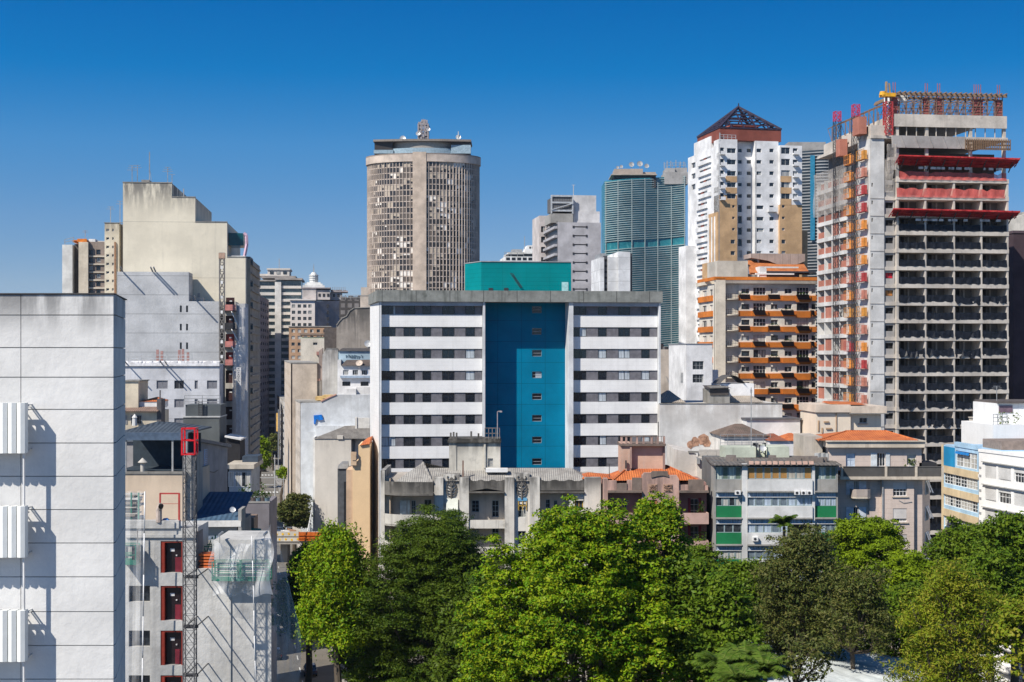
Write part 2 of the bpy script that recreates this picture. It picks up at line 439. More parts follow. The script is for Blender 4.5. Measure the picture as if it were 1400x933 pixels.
for y0 in range(150, 440, 8):
 g.quad((sx(y0, -.07), y0, .009), (sx(y0, .07), y0, .009), (sx(y0 + 3, .07), y0 + 3, .009), (sx(y0 + 3, -.07), y0 + 3, .009))
structure('road_markings', g, plain('road_paint', (.7, .7, .66), .7))
g = MB(); g.quad((-14, 40, .004), (160, 40, .004), (160, 168, .004), (-16, 168, .004))
structure('park_ground', g, wall('park_soil', (.07, .075, .03), .5, 0, sc_col=(.10, .08, .05), blotch=.2))

# ================================================================ white and teal slab block (centre)
def teal_block():
 b = Bld('apartment_block', 'long white block with grey window bands and a deep teal central recess', 'apartment block', 519, 203, 902, 207)
 w = b.w; zt, zs = b.z(397, 519), b.z(412.5, 519)
 white = wall('k_white', (.80, .795, .785), .05, .12, panel=(2.2, .56, .012), pline=.1, rough=.6, var=.05)
 teal = wall('k_teal', (.0, .170, .305), .02, .04, panel=(3.4, 2.99, .03), pline=.35, rough=.8, sc_col=(.0, .1, .16), var=.08, spec=.06)
 gp = plain('k_grey_panel', (.155, .15, .165), .5); fin = wall('k_fin', (.66, .68, .70), .05, .12)
 D = 15; sk = -1.05
 u = b.u; uA0, uA1 = u(521.5), u(660); uC0, uC1 = u(663.5), u(777.5); uB0, uB1 = u(784), u(900.5)
 p = MB(); rec = .85
 p.prism([(uA0, rec + .25), (uA1, rec + .25), (uA1 + .1, 3.95), (uC1, 3.95), (uC1 + .1, rec + .25), (w, rec + .25), (w + sk, D), (sk, D), (-.002, .62), (uA0, .6)], 0, zs - .01)
 b.part(p, 'wall', white)
 slab = MB(); slab.prism([(-.35, -.35), (w + .35, -.35), (w + sk + .4, D + .3), (sk - .45, D + .3)], zs, zt)
 b.part(slab, 'roof_slab', wall('k_slab', (.25, .26, .245), .6, .75, sc_col=(.07, .08, .07), blotch=.9, panel=(4.7, 9, .07, 0), pline=.4, top=None))
 s2 = MB().box(uA0, uA1, .1, rec + .2, zs - .55, zs - .004).box(uB0, uB1, .1, rec + .2, zs - .55, zs - .004); b.part(s2, 'soffit_beam', wall('k_beam', (.42, .45, .5), .1, .1))
 fp = MB().box(-.0, uA0 - .004, -.05, .595, 0, zs - .004); b.part(fp, 'fin', fin)
 b.part(MB().prism([(-.06, .70), (-.02, .70), (-.02, .93), (-.06, .93)], 0, zs - .01).box(-.01, .1, .64, .98, 0, zs - .01), 'groove', plain('k_groove', (.12, .13, .15)), split=False)
 fl = MB(); fl.prism([(-.02, .95), (.22, 1.0), (sk + .1, D - .5), (sk - .2, D - .5)], 0, zs - .008); b.part(fl, 'side_fin', white)
 for a, c in ((660.3, 663.3), (777.8, 783.8), (900.7, 903.2)):
  m = MB().box(u(a), u(c), -.05, 3.9 if a < 800 else 1.05, 0, zs - .004); b.part(m, 'fin', fin)
 rowz = lambda y: b.z(y, 590)
 # white parapet bands, grey panels and windows
 L = [(521.5, 541), (552, 568), (578, 590), (605, 622), (637, 650)]; Rr = [(784.5, 803), (819, 831), (847, 863), (878.5, 890)]
 k = 0
 while True:
  y0 = 430.3 + 30.1 * k; zb0, zb1 = rowz(y0 + 16.7), rowz(y0)
  if zb0 < 3: break
  for (a, c) in ((uA0, uA1), (uB0, uB1)):
   m = MB().box(a + .01, c - .01, rec - .03, rec + .245, zb0, zb1); b.part(m, 'spandrel', white)
  zw0, zw1 = rowz(y0 + 0.0), rowz(y0 - 13.3)
  if k == 0: zw1 = rowz(y0 - 12.5)
  for blk, (ua, ub) in ((L, (uA0, uA1)), (Rr, (uB0, uB1))):
   xs = [(u(x0), u(x1)) for x0, x1 in blk]
   px = ua
   pm = MB()
   for (x0, x1) in xs + [(ub, ub)]:
    if x0 - px > .1: pm.box(px + .01, x0 - .01, rec + .10, rec + .24, zw0 + .01, zw1 - .01)
    px = x1
   b.part(pm, 'wall_panel', gp)
   if k < 9:
    for (x0, x1) in xs: b.win((x0, x1, zw0, zw1), x=rec, n=.14, nx=2 if x1 - x0 > 1.4 else 1, fm=M_FRAMED, pm=GL_K)
  k += 1
 # teal recess
 t = MB(); holes = []
 zc = 3.6
 z = []
 for k in range(0, 14):
  y0 = 419.3 + 29.65 * k; r = b.R(727.5, 740.5, y0, y0 + 9, zc)
  if r[2] > 4: holes.append(r)
 t.facade(b.tf('f', zc), uC0, uC1, 0, zs - .004, holes, .3)
 t.quad((uC0 + .002, .1, 0), (uC0 + .002, zc, 0), (uC0 + .002, zc, zs - .01), (uC0 + .002, .1, zs - .01))
 b.part(t, 'recess_wall', teal)
 for h in holes: b.win(h, x=zc, n=.16, nx=1, nz=2, fm=M_FRAME, pm=GL_K)
 # roof house
 zr0, zr1 = zt, b.z(358.5, 700, 3)
 tl = wall('k_teal_roof', (.0, .225, .24), .03, .05, panel=(3.4, .6, .02), pline=.2, rough=.8, var=.06, spec=.06)
 h = MB(); x0, x1 = u(658, 3), u(781, 3); h.prism([(x0, 3), (x1, 3), (x1 - 1.3, 10), (x0 - 2.0, 8)], zr0 + .002, zr1); rh = b.part(h, 'roof_house', tl)
 d = MB(); r = b.R(768, 777, 386, 399, 3); d.box(r[0], r[1], 2.93, 3.02, zr0 + .01, r[3]); d.build('door', plain('k_door', (.35, .6, .6), .6), rh)
 v = MB()
 for xx in (671, 692):
  r = b.R(xx - 3, xx + 3, 394, 399, 3); v.box(r[0], r[1], 2.95, 3.03, zr0 + .01, r[3])
 v.build('vent', M_DARKST, rh)
 ld = MB(); a = b.f(698, 374, 2.8); c = b.f(711, 393, 2.8); dz = .25
 for o in (0, .28): ld.bar((a[0] + o, 2.8, a[1]), (c[0] + o, 2.8, c[1]), .04)
 for i in range(9):
  t_ = i / 8; xx = a[0] + (c[0] - a[0]) * t_; zz = a[1] + (c[1] - a[1]) * t_; ld.bar((xx, 2.8, zz), (xx + .28, 2.8, zz), .025)
 for q in (a, c): ld.bar((q[0], 2.8, q[1]), (q[0], 3.02, q[1]), .03)
 ld.build('ladder', M_DARKST, rh)
 c = MB().prism([(x0 - .05, 2.9), (x1 + .08, 2.9), (x1 - 1.25, 10.1), (x0 - 2.1, 8.1)], zr1, zr1 + .12); c.build('coping', M_GREY, rh)
GL_K = glass('k_glass', dark=(.003, .006, .013), mid=(.012, .018, .028), share=.22, curtain=(.5, .55, .6), rough=.04)
teal_block()

# ================================================================ round brown tower far behind
def round_tower():
 d = 650; cx = (576.5 - 700) / F * d; a = 78.3 / F * d; bb = a * .62
 b = Bld('office_tower', 'tall brown elliptical office tower with aerial mast on its crown', 'tower', 576.5, d, 700, d)
 Z = lambda py: CZ - (py - HZ) / F * (d - bb * .8)
 N = 96
 def P(t, s=1.0, o=0): return ((a + o) * math.cos(t) * s, bb * .8 + (bb + o) * math.sin(t) * s)
 cream = wall('l_cream', (.57, .48, .41), .08, .2, rough=.8); base = plain('l_core', (.10, .082, .07), .7)
 pan = [plain('l_dark_pane', (.04, .034, .03), .15), plain('l_blind', (.42, .36, .29), .7), plain('l_white_blind', (.76, .72, .66), .7), plain('l_mid_pane', (.13, .105, .085), .3)]
 core = MB().prism([P(2 * math.pi * i / N, .955) for i in range(N)], 0, Z(205)); b.part(core, 'core', base)
 ztop, rows = 216, 23; pitch = (400 - 216) / rows
 fin_t = [2 * math.pi * i / N for i in range(N)]
 pil = (math.radians(-90 - 5.9), math.radians(-90 + 6.0))
 vis = [i for i in range(N) if math.pi * .97 <= fin_t[i] <= 2 * math.pi * 1.03 or fin_t[i] < .15]
 r2 = random.Random(3); k = 0; runs = 0
 rest = MB()
 while True:
  z1 = Z(ztop + pitch * k); z0 = Z(ztop + pitch * (k + 1))
  if z0 < 0: break
  m = MB() if k < 26 else rest; st = 0; run = 0
  for i in range(N):
   t0, t1 = fin_t[i], 2 * math.pi * (i + 1) / N
   if run <= 0:
    st = r2.choices((0, 1, 2, 3), (.36, .24, .15, .25))[0]; run = r2.choice((1, 1, 1, 2, 2, 3, 4))
   run -= 1
   A, B_ = P(t0, .985), P(t1, .985)
   s = (z1 - z0)
   if st in (1, 2) and r2.random() < .4:
    zz = z0 + s * r2.uniform(.3, .7)
    m.quad((*A, z0 + .1), (*B_, z0 + .1), (*B_, zz), (*A, zz), m=0); m.quad((*A, zz), (*B_, zz), (*B_, z1), (*A, z1), m=st)
   else: m.quad((*A, z0 + .1), (*B_, z0 + .1), (*B_, z1), (*A, z1), m=st)
  if k < 26: b.part(m, 'window_band', pan)
  k += 1
 o = b.part(rest, 'lower_window_bands', pan)
 sl = MB()
 for k in range(k + 1):
  zc = Z(ztop + pitch * k)
  if zc < .6: break
  for i in range(N):
   t0, t1 = fin_t[i], 2 * math.pi * (i + 1) / N
   sl.hexa([(*P(t0, .96), zc - .3), (*P(t0, .992), zc - .3), (*P(t1, .992), zc - .3), (*P(t1, .96), zc - .3), (*P(t0, .96), zc + .05), (*P(t0, .992), zc + .05), (*P(t1, .992), zc + .05), (*P(t1, .96), zc + .05)])
 b.part(sl, 'floor_edges', cream)
 fm = MB(); zt = Z(217)
 for t in fin_t:
  A = Vector(P(t, 1.0, .05)); B_ = Vector(P(t, .965)); tang = Vector((-(A - B_).y, (A - B_).x)).normalized() * .13
  fm.hexa([(*(A - tang), 0), (*(A + tang), 0), (*(B_ + tang), 0), (*(B_ - tang), 0), (*(A - tang), zt), (*(A + tang), zt), (*(B_ + tang), zt), (*(B_ - tang), zt)])
 b.part(fm, 'fins', cream)
 for t_c, half in ((math.radians(-91.6), .115), (math.radians(88), .11)):
  m = MB(); n = 8; pts = [P(t_c + half * (2 * i / n - 1), 1.0, .8) for i in range(n + 1)]
  pts += [P(t_c + half * (1 - 2 * i / n), .95) for i in range(n + 1)]
  m.prism(pts, 0, Z(204)); b.part(m, 'pilaster', wall('l_pilaster', (.56, .46, .375), .05, .1))
 m = MB()
 for i in range(N):
  t0, t1 = fin_t[i], 2 * math.pi * (i + 1) / N; zb, zz = Z(217) + .004, Z(207)
  m.quad((*P(t0, 1.0, .55), zb), (*P(t1, 1.0, .55), zb), (*P(t1, 1.0, .55), zz), (*P(t0, 1.0, .55), zz))
 m.prism([P(t, 1.0, .56) for t in fin_t], Z(217) - .02, Z(217)); m.prism([P(t, 1.0, .3) for t in fin_t], Z(209), Z(207)); b.part(m, 'cornice', cream)
 m = MB().prism([P(t, 1.0, .57) for t in fin_t], Z(206.99), Z(205.4))
 b.part(m, 'roof_edge', plain('l_edge', (.25, .2, .17)))
 gl = plain('l_crown_glass', (.30, .40, .46), .25); dk = plain('l_crown_dark', (.035, .03, .028), .5)
 E = lambda s, c=0: [(a * math.cos(t) * s, bb * .8 + bb * math.sin(t) * s) for t in fin_t]
 m = MB().prism(E(.72), Z(207), Z(196)); b.part(m, 'crown_drum', gl)
 m = MB().prism(E(.62), Z(196), Z(187)); b.part(m, 'crown_upper', plain('l_up', (.30, .27, .24)))
 m = MB()
 for sgn in (-1, 1):
  m.box(min(sgn * a * .52, sgn * a * .84), max(sgn * a * .52, sgn * a * .84), bb * .28, bb * 1.3, Z(204.5), Z(186)); m.box(sgn * a * .68 - 4.4, sgn * a * .68 + 4.4, bb * .24, bb * .3, Z(203), Z(191 if sgn > 0 else 198), 1)
 b.part(m, 'crown_wing', [dk, gl])
 m = MB().prism([(a * .86 * x, y) for x, y in ((-1, bb * .22), (-.4, bb * .1), (.4, bb * .1), (1, bb * .22), (1, bb * 1.35), (-1, bb * 1.35))], Z(186.5), Z(183.6)); b.part(m, 'crown_slab', plain('l_slab', (.22, .19, .165)))
 m = MB(); y = bb * .8; m.lattice(-2.2, 2.2, y - 2.2, y + 2.2, Z(184), Z(158), 1.6, .28, .18)
 r3 = random.Random(5)
 for i in range(26):
  t = r3.uniform(0, 6.28); zz = r3.uniform(Z(182), Z(155)); rr = r3.uniform(1.2, 3.0); m.bar((rr * math.cos(t), y + rr * math.sin(t), zz), (rr * math.cos(t), y + rr * math.sin(t), zz + r3.uniform(1, 2.2)), .32)
 m.bar((0, y, Z(160)), (0, y, Z(150)), .12); am = b.part(m, 'aerial_mast', plain('l_mast', (.32, .29, .29), .5))
 m = MB(); dish(m, -2.2, y - 2.8, Z(172), 1.1); dish(m, 2.4, y - 2.6, Z(166), .9); dish(m, -9, bb * .5, Z(180), 1.4); dish(m, 16, bb * .5, Z(178), 1.2); m.bar((16, bb * .5, Z(183)), (16, bb * .5, Z(170)), .2); b.part(m, 'dish_aerial', M_POLE)
round_tower()

# ================================================================ wavy blue-green slab with sun louvres
def wave_slab(name, label, px0, px1, d, amp, top0, top1, rows0, pitch, glassm, louv, brk=None, vert=None, phase=0.):
 b = Bld(name, label, 'tower', px0, d, px1, d)
 W = b.w; n = 40
 Y = lambda x: amp * math.sin(x / W * 2 * math.pi * .8 + phase) - amp * math.sin(phase)
 zt = lambda x: CZ + (HZ - (top0 + (top1 - top0) * x / W)) / F * d
 xs = [W * i / n for i in range(n + 1)]
 core = MB()
 for x, x2 in zip(xs, xs[1:]): core.hexa([(x, Y(x), 0), (x2, Y(x2), 0), (x2, Y(x2) + 16, 0), (x, Y(x) + 16, 0), (x, Y(x), zt(x)), (x2, Y(x2), zt(x2)), (x2, Y(x2) + 16, zt(x2)), (x, Y(x) + 16, zt(x))])
 b.part(core, 'glazed_wall', glassm)
 k = 0; dz = pitch / F * d; m = MB(); cnt = 0; fl = 0
 def strip(m, zo, hh, dep, mm=0):
  for x, x2 in zip(xs, xs[1:]):
   za, zb = zt(x) - zo, zt(x2) - zo
   if za < 1: continue
   m.hexa([(x, Y(x) - dep, za - hh), (x2, Y(x2) - dep, zb - hh), (x2, Y(x2) - .02, zb - hh), (x, Y(x) - .02, za - hh), (x, Y(x) - dep, za), (x2, Y(x2) - dep, zb), (x2, Y(x2) - .02, zb), (x, Y(x) - .02, za)], mm)
 zo = dz * .6; H = zt(0)
 while zo < H - 2:
  inb = brk and brk[0] < zo < brk[1]
  if not inb: strip(m, zo, dz * .32, .35)
  zo += dz; k += 1
  if k % 4 == 0:
   b.part(m, 'louvre_band', louv); m = MB()
 if m.f: b.part(m, 'louvre_band', louv)
 if vert:
  m = MB()
  for fx in vert:
   x = W * fx; m.box(x - .12, x + .12, Y(x) - .37, Y(x), 0, zt(x) - .2)
  b.part(m, 'vertical_ribs', plain(name + '_rib', (.30, .38, .39), .6))
 return b, Y, zt, W
ng = None
def teal_glass(name, c0, c1, c2):
 m, nt, p = newmat(name); tc = nn(nt, "ShaderNodeTexCoord")
 n1 = noise(nt, tc.outputs['Object'], .10, 5, (1, 1, 1.6)); n2 = noise(nt, tc.outputs['Object'], .9, 4, (1, 1, .9))
 c = mixc(nt, ramp(nt, n1, .35, .65), c0, c1); c = mixc(nt, ramp(nt, n2, .5, .72, 0, .7), c, c2)
 nt.links.new(c, p.inputs['Base Color']); p.inputs['Roughness'].default_value = .25; MATS[name] = m; return m
def copan():
 tg = teal_glass('n_glass', (.012, .13, .17), (.03, .21, .25), (.10, .36, .38)); lv = wall('n_louvre', (.36, .46, .46), .15, .1, bump=0)
 hw = 480 / F
 b, Y, zt, W = wave_slab('wavy_tower', 'wavy blue-green tower covered in horizontal sun louvres with dishes on top', 826.5, 938.5, 480, -2.6, 248, 238, 0, 3.0, tg, lv, brk=(84 * hw, 92 * hw), vert=(.16, .33, .495, .66, .83, .99, .015), phase=.5)
 m = MB(); U = lambda px: b.u(px, 4); Z = lambda py: b.z(py, 860, 4)
 m.box(U(839), U(896), 2, 14, zt(0) - 2, Z(241)); b.part(m, 'roof_base', plain('n_dark', (.04, .04, .045)))
 m = MB().box(U(835), U(897), 1, 15, Z(241), Z(239.6)).box(U(840), U(879), 4, 13, Z(239.6), Z(231)).box(U(879), U(897), 5, 13, Z(239.6), Z(235)); rb = b.part(m, 'roof_house', wall('n_beige', (.42, .36, .31), .2, .2))
 m = MB().box(U(908), U(940), 3, 14, zt(W) - 3, Z(236)).box(U(910), U(923), 4, 13, Z(236), Z(230)).box(U(924), U(940), 5, 13, Z(236), Z(229)); b.part(m, 'roof_tank_house', wall('n_grey', (.40, .39, .38), .3, .2))
 m = MB()
 for px, py, r in ((845, 228, .5), (850, 227, .6), (864, 224, .9), (875.5, 223, 1.0), (885, 226, .8)): dish(m, U(px), 6, Z(py), r)
 for px in (909, 913, 918, 925, 931, 936): m.bar((U(px), 6, Z(230)), (U(px), 6, Z(218 + (px * 7 % 5))), .12)
 rail(m, [(U(911), 5, Z(229)), (U(938), 5, Z(229))], 1.6, .06, 2, 2)
 b.part(m, 'dish_aerial', M_GREY)
copan()
def copan_right():
 tg = teal_glass('nr_glass', (.02, .026, .03), (.03, .045, .055), (.05, .06, .065)); lv = wall('nr_louvre', (.33, .34, .35), .15, .1, bump=0)
 b, Y, zt, W = wave_slab('louvred_tower', 'grey louvred tower behind the white and tan tower with pyramid top', 1070, 1132, 520, 2, 206, 206, 0, 4.2, tg, lv, vert=(.0, .99), phase=0.)
 Z = lambda py: b.z(py, 1100, 3); m = MB().box(b.u(1078, 2), b.u(1129, 2), 2, 14, zt(0), Z(195)); b.part(m, 'roof_house', wall('nr_top', (.33, .32, .31), .2, .3))
 m = MB().box(b.u(1108, -1.6), b.u(1114, -1.6), -1.6, -1.2, Z(330), Z(215)); b.part(m, 'blue_strip', plain('nr_blue', (.03, .22, .36), .4))
copan_right()

# ================================================================ light grey office block with slit windows
def grey_office():
 b = Bld('office_block', 'pale grey blank office block with a column of slit windows and mesh penthouse', 'office block', 762.6, 420, 821.5, rot=.14)
 w = b.w; D = 24; zt = b.z(304, 762.6)
 pale = wall('m_pale', (.46, .45, .47), .04, .08, rough=.7); holes = []
 for k in range(26):
  y = 310.5 + 12.15 * k; r = b.R(784, 801.5, y - .7, y + .7)
  if r[2] > 5: holes.append(r)
 m = MB(); m.facade(b.tf('f'), 0, w, 0, zt, holes, .4); m.box(0, w, .42, D, 0, zt - .002); b.part(m, 'wall', pale)
 for h in holes[:20]:
  m = MB().box(h[0], h[1], .25, .4, h[2], h[3]);
  for x in (h[0] - .25, h[1] - .15): m.box(x, x + .5, -.12, .02, h[2] - .15, h[3] + .15)
  b.part(m, 'slit_window', M_DARKST)
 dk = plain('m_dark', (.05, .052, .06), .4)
 lf = MB(); z0 = zt
 for k in range(24):
  y = 307 + 12.15 * k; zc = CZ + (HZ - y) / F * 425
  if zc < 4: break
  m = MB().box(-.9, .0, .6, D - 1, zc - 1.6, zc - .9)
  if k < 20:
   b.part(m, 'balcony_edge', pale)
   for j in range(4): b.win((1.5 + j * 5.3, 5.2 + j * 5.3, zc - .6, zc + .75), 'l', -.02, n=.0, nx=2, fm=M_FRAMED, pm=M_GLASS, child=False)
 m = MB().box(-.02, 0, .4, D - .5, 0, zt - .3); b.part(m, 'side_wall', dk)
 Z = lambda py: b.z(py, 790, 3)
 m = MB().box(b.u(784, 3), b.u(820, 3), 3, 14, zt, Z(289)).box(b.u(784, 3) + .003, b.u(820, 3) - 1, 3.3, 12, Z(289), Z(267)); b.part(m, 'penthouse', wall('m_pent', (.62, .61, .61), .1, .15))
 m = MB().box(b.u(753, 2), b.u(784, 2) - .1, 2, 13, zt, Z(293)); b.part(m, 'plant_base', M_CONC)
 m = MB().box(b.u(756, 2), b.u(783, 2), 2.2, 12, Z(289), Z(270)); b.part(m, 'louvre_screen', wall('m_screen', (.28, .285, .30), .1, .1, panel=(.5, .4, .12), pline=.6))
 m = MB(); X0, X1 = b.u(754, 1.9), b.u(783, 1.9)
 for zz in (Z(289), Z(278), Z(269)): m.box(X0, X1, 1.9, 2.15, zz - .25, zz + .25)
 for xx in (X0, X1): m.box(xx - .2, xx + .2, 1.88, 2.2, Z(293), Z(268))
 m.bar((X0, 1.8, Z(288)), (X1, 1.8, Z(279)), .12); b.part(m, 'screen_frame', M_POLE)
 m = MB(); antenna(m, b.u(784, 4), 4, Z(267), 3, .1, 1); b.part(m, 'aerial', M_POLE)
 s = Bld('side_block', 'slim pinkish white block with dark balcony slots left of the pale grey office', 'building', 737.5, 440, 752, rot=.14)
 zt2 = s.z(295, 737.5); m = MB().box(0, s.w + 4, .3, 14, 0, zt2); holes = [(.5, s.w * .55, zt2 - 5 - 3.1 * k, zt2 - 3.2 - 3.1 * k) for k in range(22)]
 m.facade(s.tf('f'), 0, s.w + 4, 0, zt2, holes, .3); s.part(m, 'wall', wall('m_side', (.6, .55, .53), .1, .2))
 for h in holes: s.win(h, n=.2, nx=1, fm=plain('m_rail', (.25, .08, .07)), pm=M_GLASSD, child=False)
grey_office()
def white_terrace():
 b = Bld('low_white_building', 'low white building with roof deck showing just above the teal roof house', 'building', 690, 500, 737.5, rot=.1)
 Z = lambda py: b.z(py, 715); m = MB().box(0, b.w, 0, 18, 0, Z(351)).box(b.w * .1, b.w, .6, 17, Z(347), Z(345.5)).prismy([(b.u(718), Z(345.5)), (b.w, Z(345.5)), (b.w, Z(334)), (b.u(722), Z(335))], 3, 12)
 b.part(m, 'wall', M_WHITE)
 for i in range(6): b.win((b.w * (.04 + .16 * i), b.w * (.15 + .16 * i), Z(356), Z(352.3)), x=-.02, n=-.06, nx=1, fm=M_FRAMED, pm=M_GLASSD, child=False)
 m = MB().box(b.w * .12, b.w * .98, 1, 15, Z(351), Z(347)); b.part(m, 'glazed_terrace', plain('wt_dark', (.04, .05, .055), .2))
 m = MB(); rail(m, [(0, .2, Z(351)), (b.w * .55, .2, Z(351))], 1.4, .08, 2.4); m.box(b.u(702), b.u(716), 4, 9, Z(345.5), Z(340)); m.bar((b.u(719), 4, Z(340)), (b.u(719), 4, Z(322)), .1); b.part(m, 'roof_rail', M_GREY)
 m = MB()
 for i, (a, c) in enumerate(((725, 727), (728.5, 730.5), (732, 734))):
  m.box(b.u(a), b.u(c), 2.9, 3.0, Z(339), Z(336.6))
 b.part(m, 'sign_marks', M_DARKST)
white_terrace()
def white_twins():
 b = Bld('white_slab_tower', 'white tower of staggered blank slabs with a dark glass strip beside the wavy tower', 'tower', 821, 380, 860, rot=.12)
 Z = lambda py: b.z(py, 840); U = b.u
 m = MB().box(U(821), U(826), 0, 14, 0, Z(352)).box(U(831), U(843.5), -.2, 14, 0, Z(352)).box(U(843.8), U(860), -1.6, 14, 0, Z(345)); b.part(m, 'wall', wall('o_white', (.74, .75, .76), .03, .06, panel=(50, 3.1, .05), pline=.25))
 m = MB().box(U(826) + .01, U(831) - .01, .5, 13, 0, Z(350)); b.part(m, 'glass_strip', wall('o_strip', (.10, .105, .12), .1, .1, panel=(50, 1.5, .3), pline=.8))
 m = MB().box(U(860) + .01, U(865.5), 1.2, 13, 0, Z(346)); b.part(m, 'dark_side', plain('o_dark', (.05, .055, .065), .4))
 m = MB().box(U(822), U(830), 2, 9, Z(352), Z(346)); b.part(m, 'roof_house', M_GREY)
white_twins()

# ================================================================ white and tan tower with pyramid truss
def pyramid_tower():
 b = Bld('apartment_tower', 'white and tan apartment tower crowned by an open dark pyramid frame', 'apartment tower', 983, 385, 1096.5, rot=.2)
 W = b.w; D = 26; white = wall('p_white', (.80, .80, .80), .03, .08, rough=.7); tan = wall('p_tan', (.56, .365, .20), .05, .08); brick = wall('p_brick', (.25, .075, .055), .1, .1)
 U = b.u; Z = lambda py, px=1040: b.z(py, px)
 # pixel -> front; floors
 pitch = 15.55; fl = lambda k: 199.5 + pitch * k   # top row of floor k
 uL1, uR0 = U(1008), U(1066.5); rec = 3.6
 zt = Z(192)
 nfl = 19
 while Z(fl(nfl)) > 3: nfl += 1
 # left bay
 for nm, (a, c), xs in (('left', (0, uL1), ((984.5, 990), (994, 1006))), ('right', (uR0, W), ((1068, 1080), (1084, 1090.5)))):
  holes = []
  for k in range(min(nfl, 24)):
   y = fl(k)
   if k < 5: rr = [b.R(xs[0][0], xs[0][1], y + 2.5, y + 11), b.R(xs[1][0], xs[1][1], y + 3.5, y + 10)]
   elif k < 8: rr = [b.R(1001 if nm == 'left' else 1069, 1004.5 if nm == 'left' else 1073, y + 3.5, y + 7)]
   else: rr = [b.R(999 if nm == 'left' else 1068.5, 1005 if nm == 'left' else 1074, y + 4, y + 9.5)]
   holes += [h + (k,) for h in rr if h[2] > 3]
  zw = Z(fl(4) + 6) if nm == 'left' else Z(fl(5) + 2)
  m = MB(); zq = zt if nm == 'left' else Z(198)
  m.facade(b.tf('f'), a, c, zw, zq, [h[:4] for h in holes], .3); m.box(a, c, .32, D if nm == 'right' else rec + .5, zw, zq - .002); b.part(m, 'bay_wall', white)
  m = MB(); m.facade(b.tf('f'), a, c, 0, zw, [h[:4] for h in holes], .3); m.box(a, c, .32, D if nm == 'right' else rec + .5, 0, zw - .002); b.part(m, 'bay_wall', tan)
  for h in holes: b.win(h[:4], n=.2, nx=2 if h[1] - h[0] > 1.8 else 1, fm=M_FRAMEW, pm=M_GLASS, child=False)
  # balconies in the upper part
  for k in range(5):
   y = fl(k); r = b.R(xs[0][0] - .7, xs[0][1] + .5, y + 8, y + 11.5)
   if nm == 'right': r = b.R(1083.5, 1091.5, y + 8, y + 11.5)
   q = MB().box(r[0], r[1], -1.0, -.02, r[2] - .15, r[2] + .02); q.box(r[0], r[1], -1.0, -.94, r[2] + .02, r[3]); b.part(q, 'balcony', white)
 m = MB()
 for k in range(2, 5):
  for a, c in ((992, 1007.6), (1067, 1082)):
   r = b.R(a, c, fl(k) + 10.6, fl(k) + pitch + 3); m.box(r[0], r[1], -.05, -.005, r[2], r[3])
 b.part(m, 'tan_panel', tan)
 # centre, recessed on the left part
 uc = U(1028, rec); holes = []
 for k in range(nfl):
  y = fl(k)
  for (x0, x1, a, c, yy) in ((1009, 1014.5, 4, 9, rec), (1021, 1027, 4, 9, rec)):
   r = b.R(x0, x1, y + a - (1 if k > 4 and x0 < 1015 else 0), y + c + (4 if k > 4 and x0 < 1015 else 0), yy)
   if r[2] > 3 and k < 24: holes.append(r)
 m = MB(); m.facade(b.tf('f', rec), uL1, uc, 0, zt, holes, .3); m.box(uL1, uc, rec + .32, D, 0, zt - .002); b.part(m, 'centre_wall', white)
 for h in holes: b.win(h, x=rec, n=.2, nx=1, fm=M_FRAMEW, pm=M_GLASS, child=False)
 q = 1.2; holes = []; bal = []
 for k in range(nfl):
  y = fl(k)
  for (x0, x1, a, c) in ((1034, 1041 if k not in (5, 6, 7) else 1044, 4, 9), (1052, 1058, 4, 9)):
   r = b.R(x0, x1, y + a, y + c, q)
   if r[2] > 3 and k < 24: holes.append(r)
   if x0 == 1052 and k in (5, 9, 10, 13): bal.append(b.R(1049, 1061, y + 7, y + 12, q))
 m = MB(); m.facade(b.tf('f', q), uc + .01, uR0, 0, zt, holes, .3); m.box(uc + .01, uR0, q + .32, D, 0, zt - .002); m.box(uc + .002, uc + .4, q, rec + .3, 0, zt - .004); b.part(m, 'centre_wall', white)
 for h in holes: b.win(h, x=q, n=.2, nx=1, fm=M_FRAMEW, pm=M_GLASS, child=False)
 for r in bal:
  e = MB().box(r[0], r[1], q - 1.1, q - .01, r[2] - .15, r[2]); e.box(r[0], r[1], q - 1.1, q - 1.04, r[2], r[3]); b.part(e, 'balcony', white)
 # left face
 zl = Z(196.5, 983); S = lambda px, py: b.sd(px, py, 0)
 holes = []; reds = []
 y_at = lambda px, k: None
 for k in range(0, 22):
  zf1 = zl - 2.3 - k * 2.99
  for (a, c) in ((2.0, 4.0), (6.5, 16) if k < 3 else (9.5, 17.5), (19.5, 23)):
   if k >= 3 and a == 2.0: continue
   if k >= 3 and a == 19.5: continue
   if zf1 < 4: continue
   holes.append((a, c, zf1 - 1.5, zf1))
 m = MB(); m.facade(b.tf('l'), .33, D, 0, zl - .4, holes, .45); m.box(.47, uL1 - .02, rec + .55, D - .02, 0, zl - .45); m.box(.003, .47, D - .3, D - .01, 0, zl - .5); b.part(m, 'side_wall', white)
 m = MB()
 for h in holes:
  b.win(h, 'l', 0, n=.3, nx=4 if h[1] - h[0] > 4 else 2, fm=M_FRAMEW, pm=M_GLASSC, child=False)
  if h[1] - h[0] > 4: m.box(.1, .29, (h[0] + h[1]) / 2 - .3, (h[0] + h[1]) / 2 + 1.6, h[2], h[3])
 b.part(m, 'brick_piers', brick)
 for k in range(20):
  zf1 = zl - 1.0 - k * 2.99
  if zf1 < 3: break
  e = MB().box(-.5, -.005, 6 if k < 4 else 9, 16.5 if k < 4 else 18, zf1 - 3.1, zf1 - 2.0); b.part(e, 'balcony', white)
 e = MB().box(-.35, -.006, .2, 7.5, 0, zl - 18); b.part(e, 'tan_corner', tan)
 e = MB()
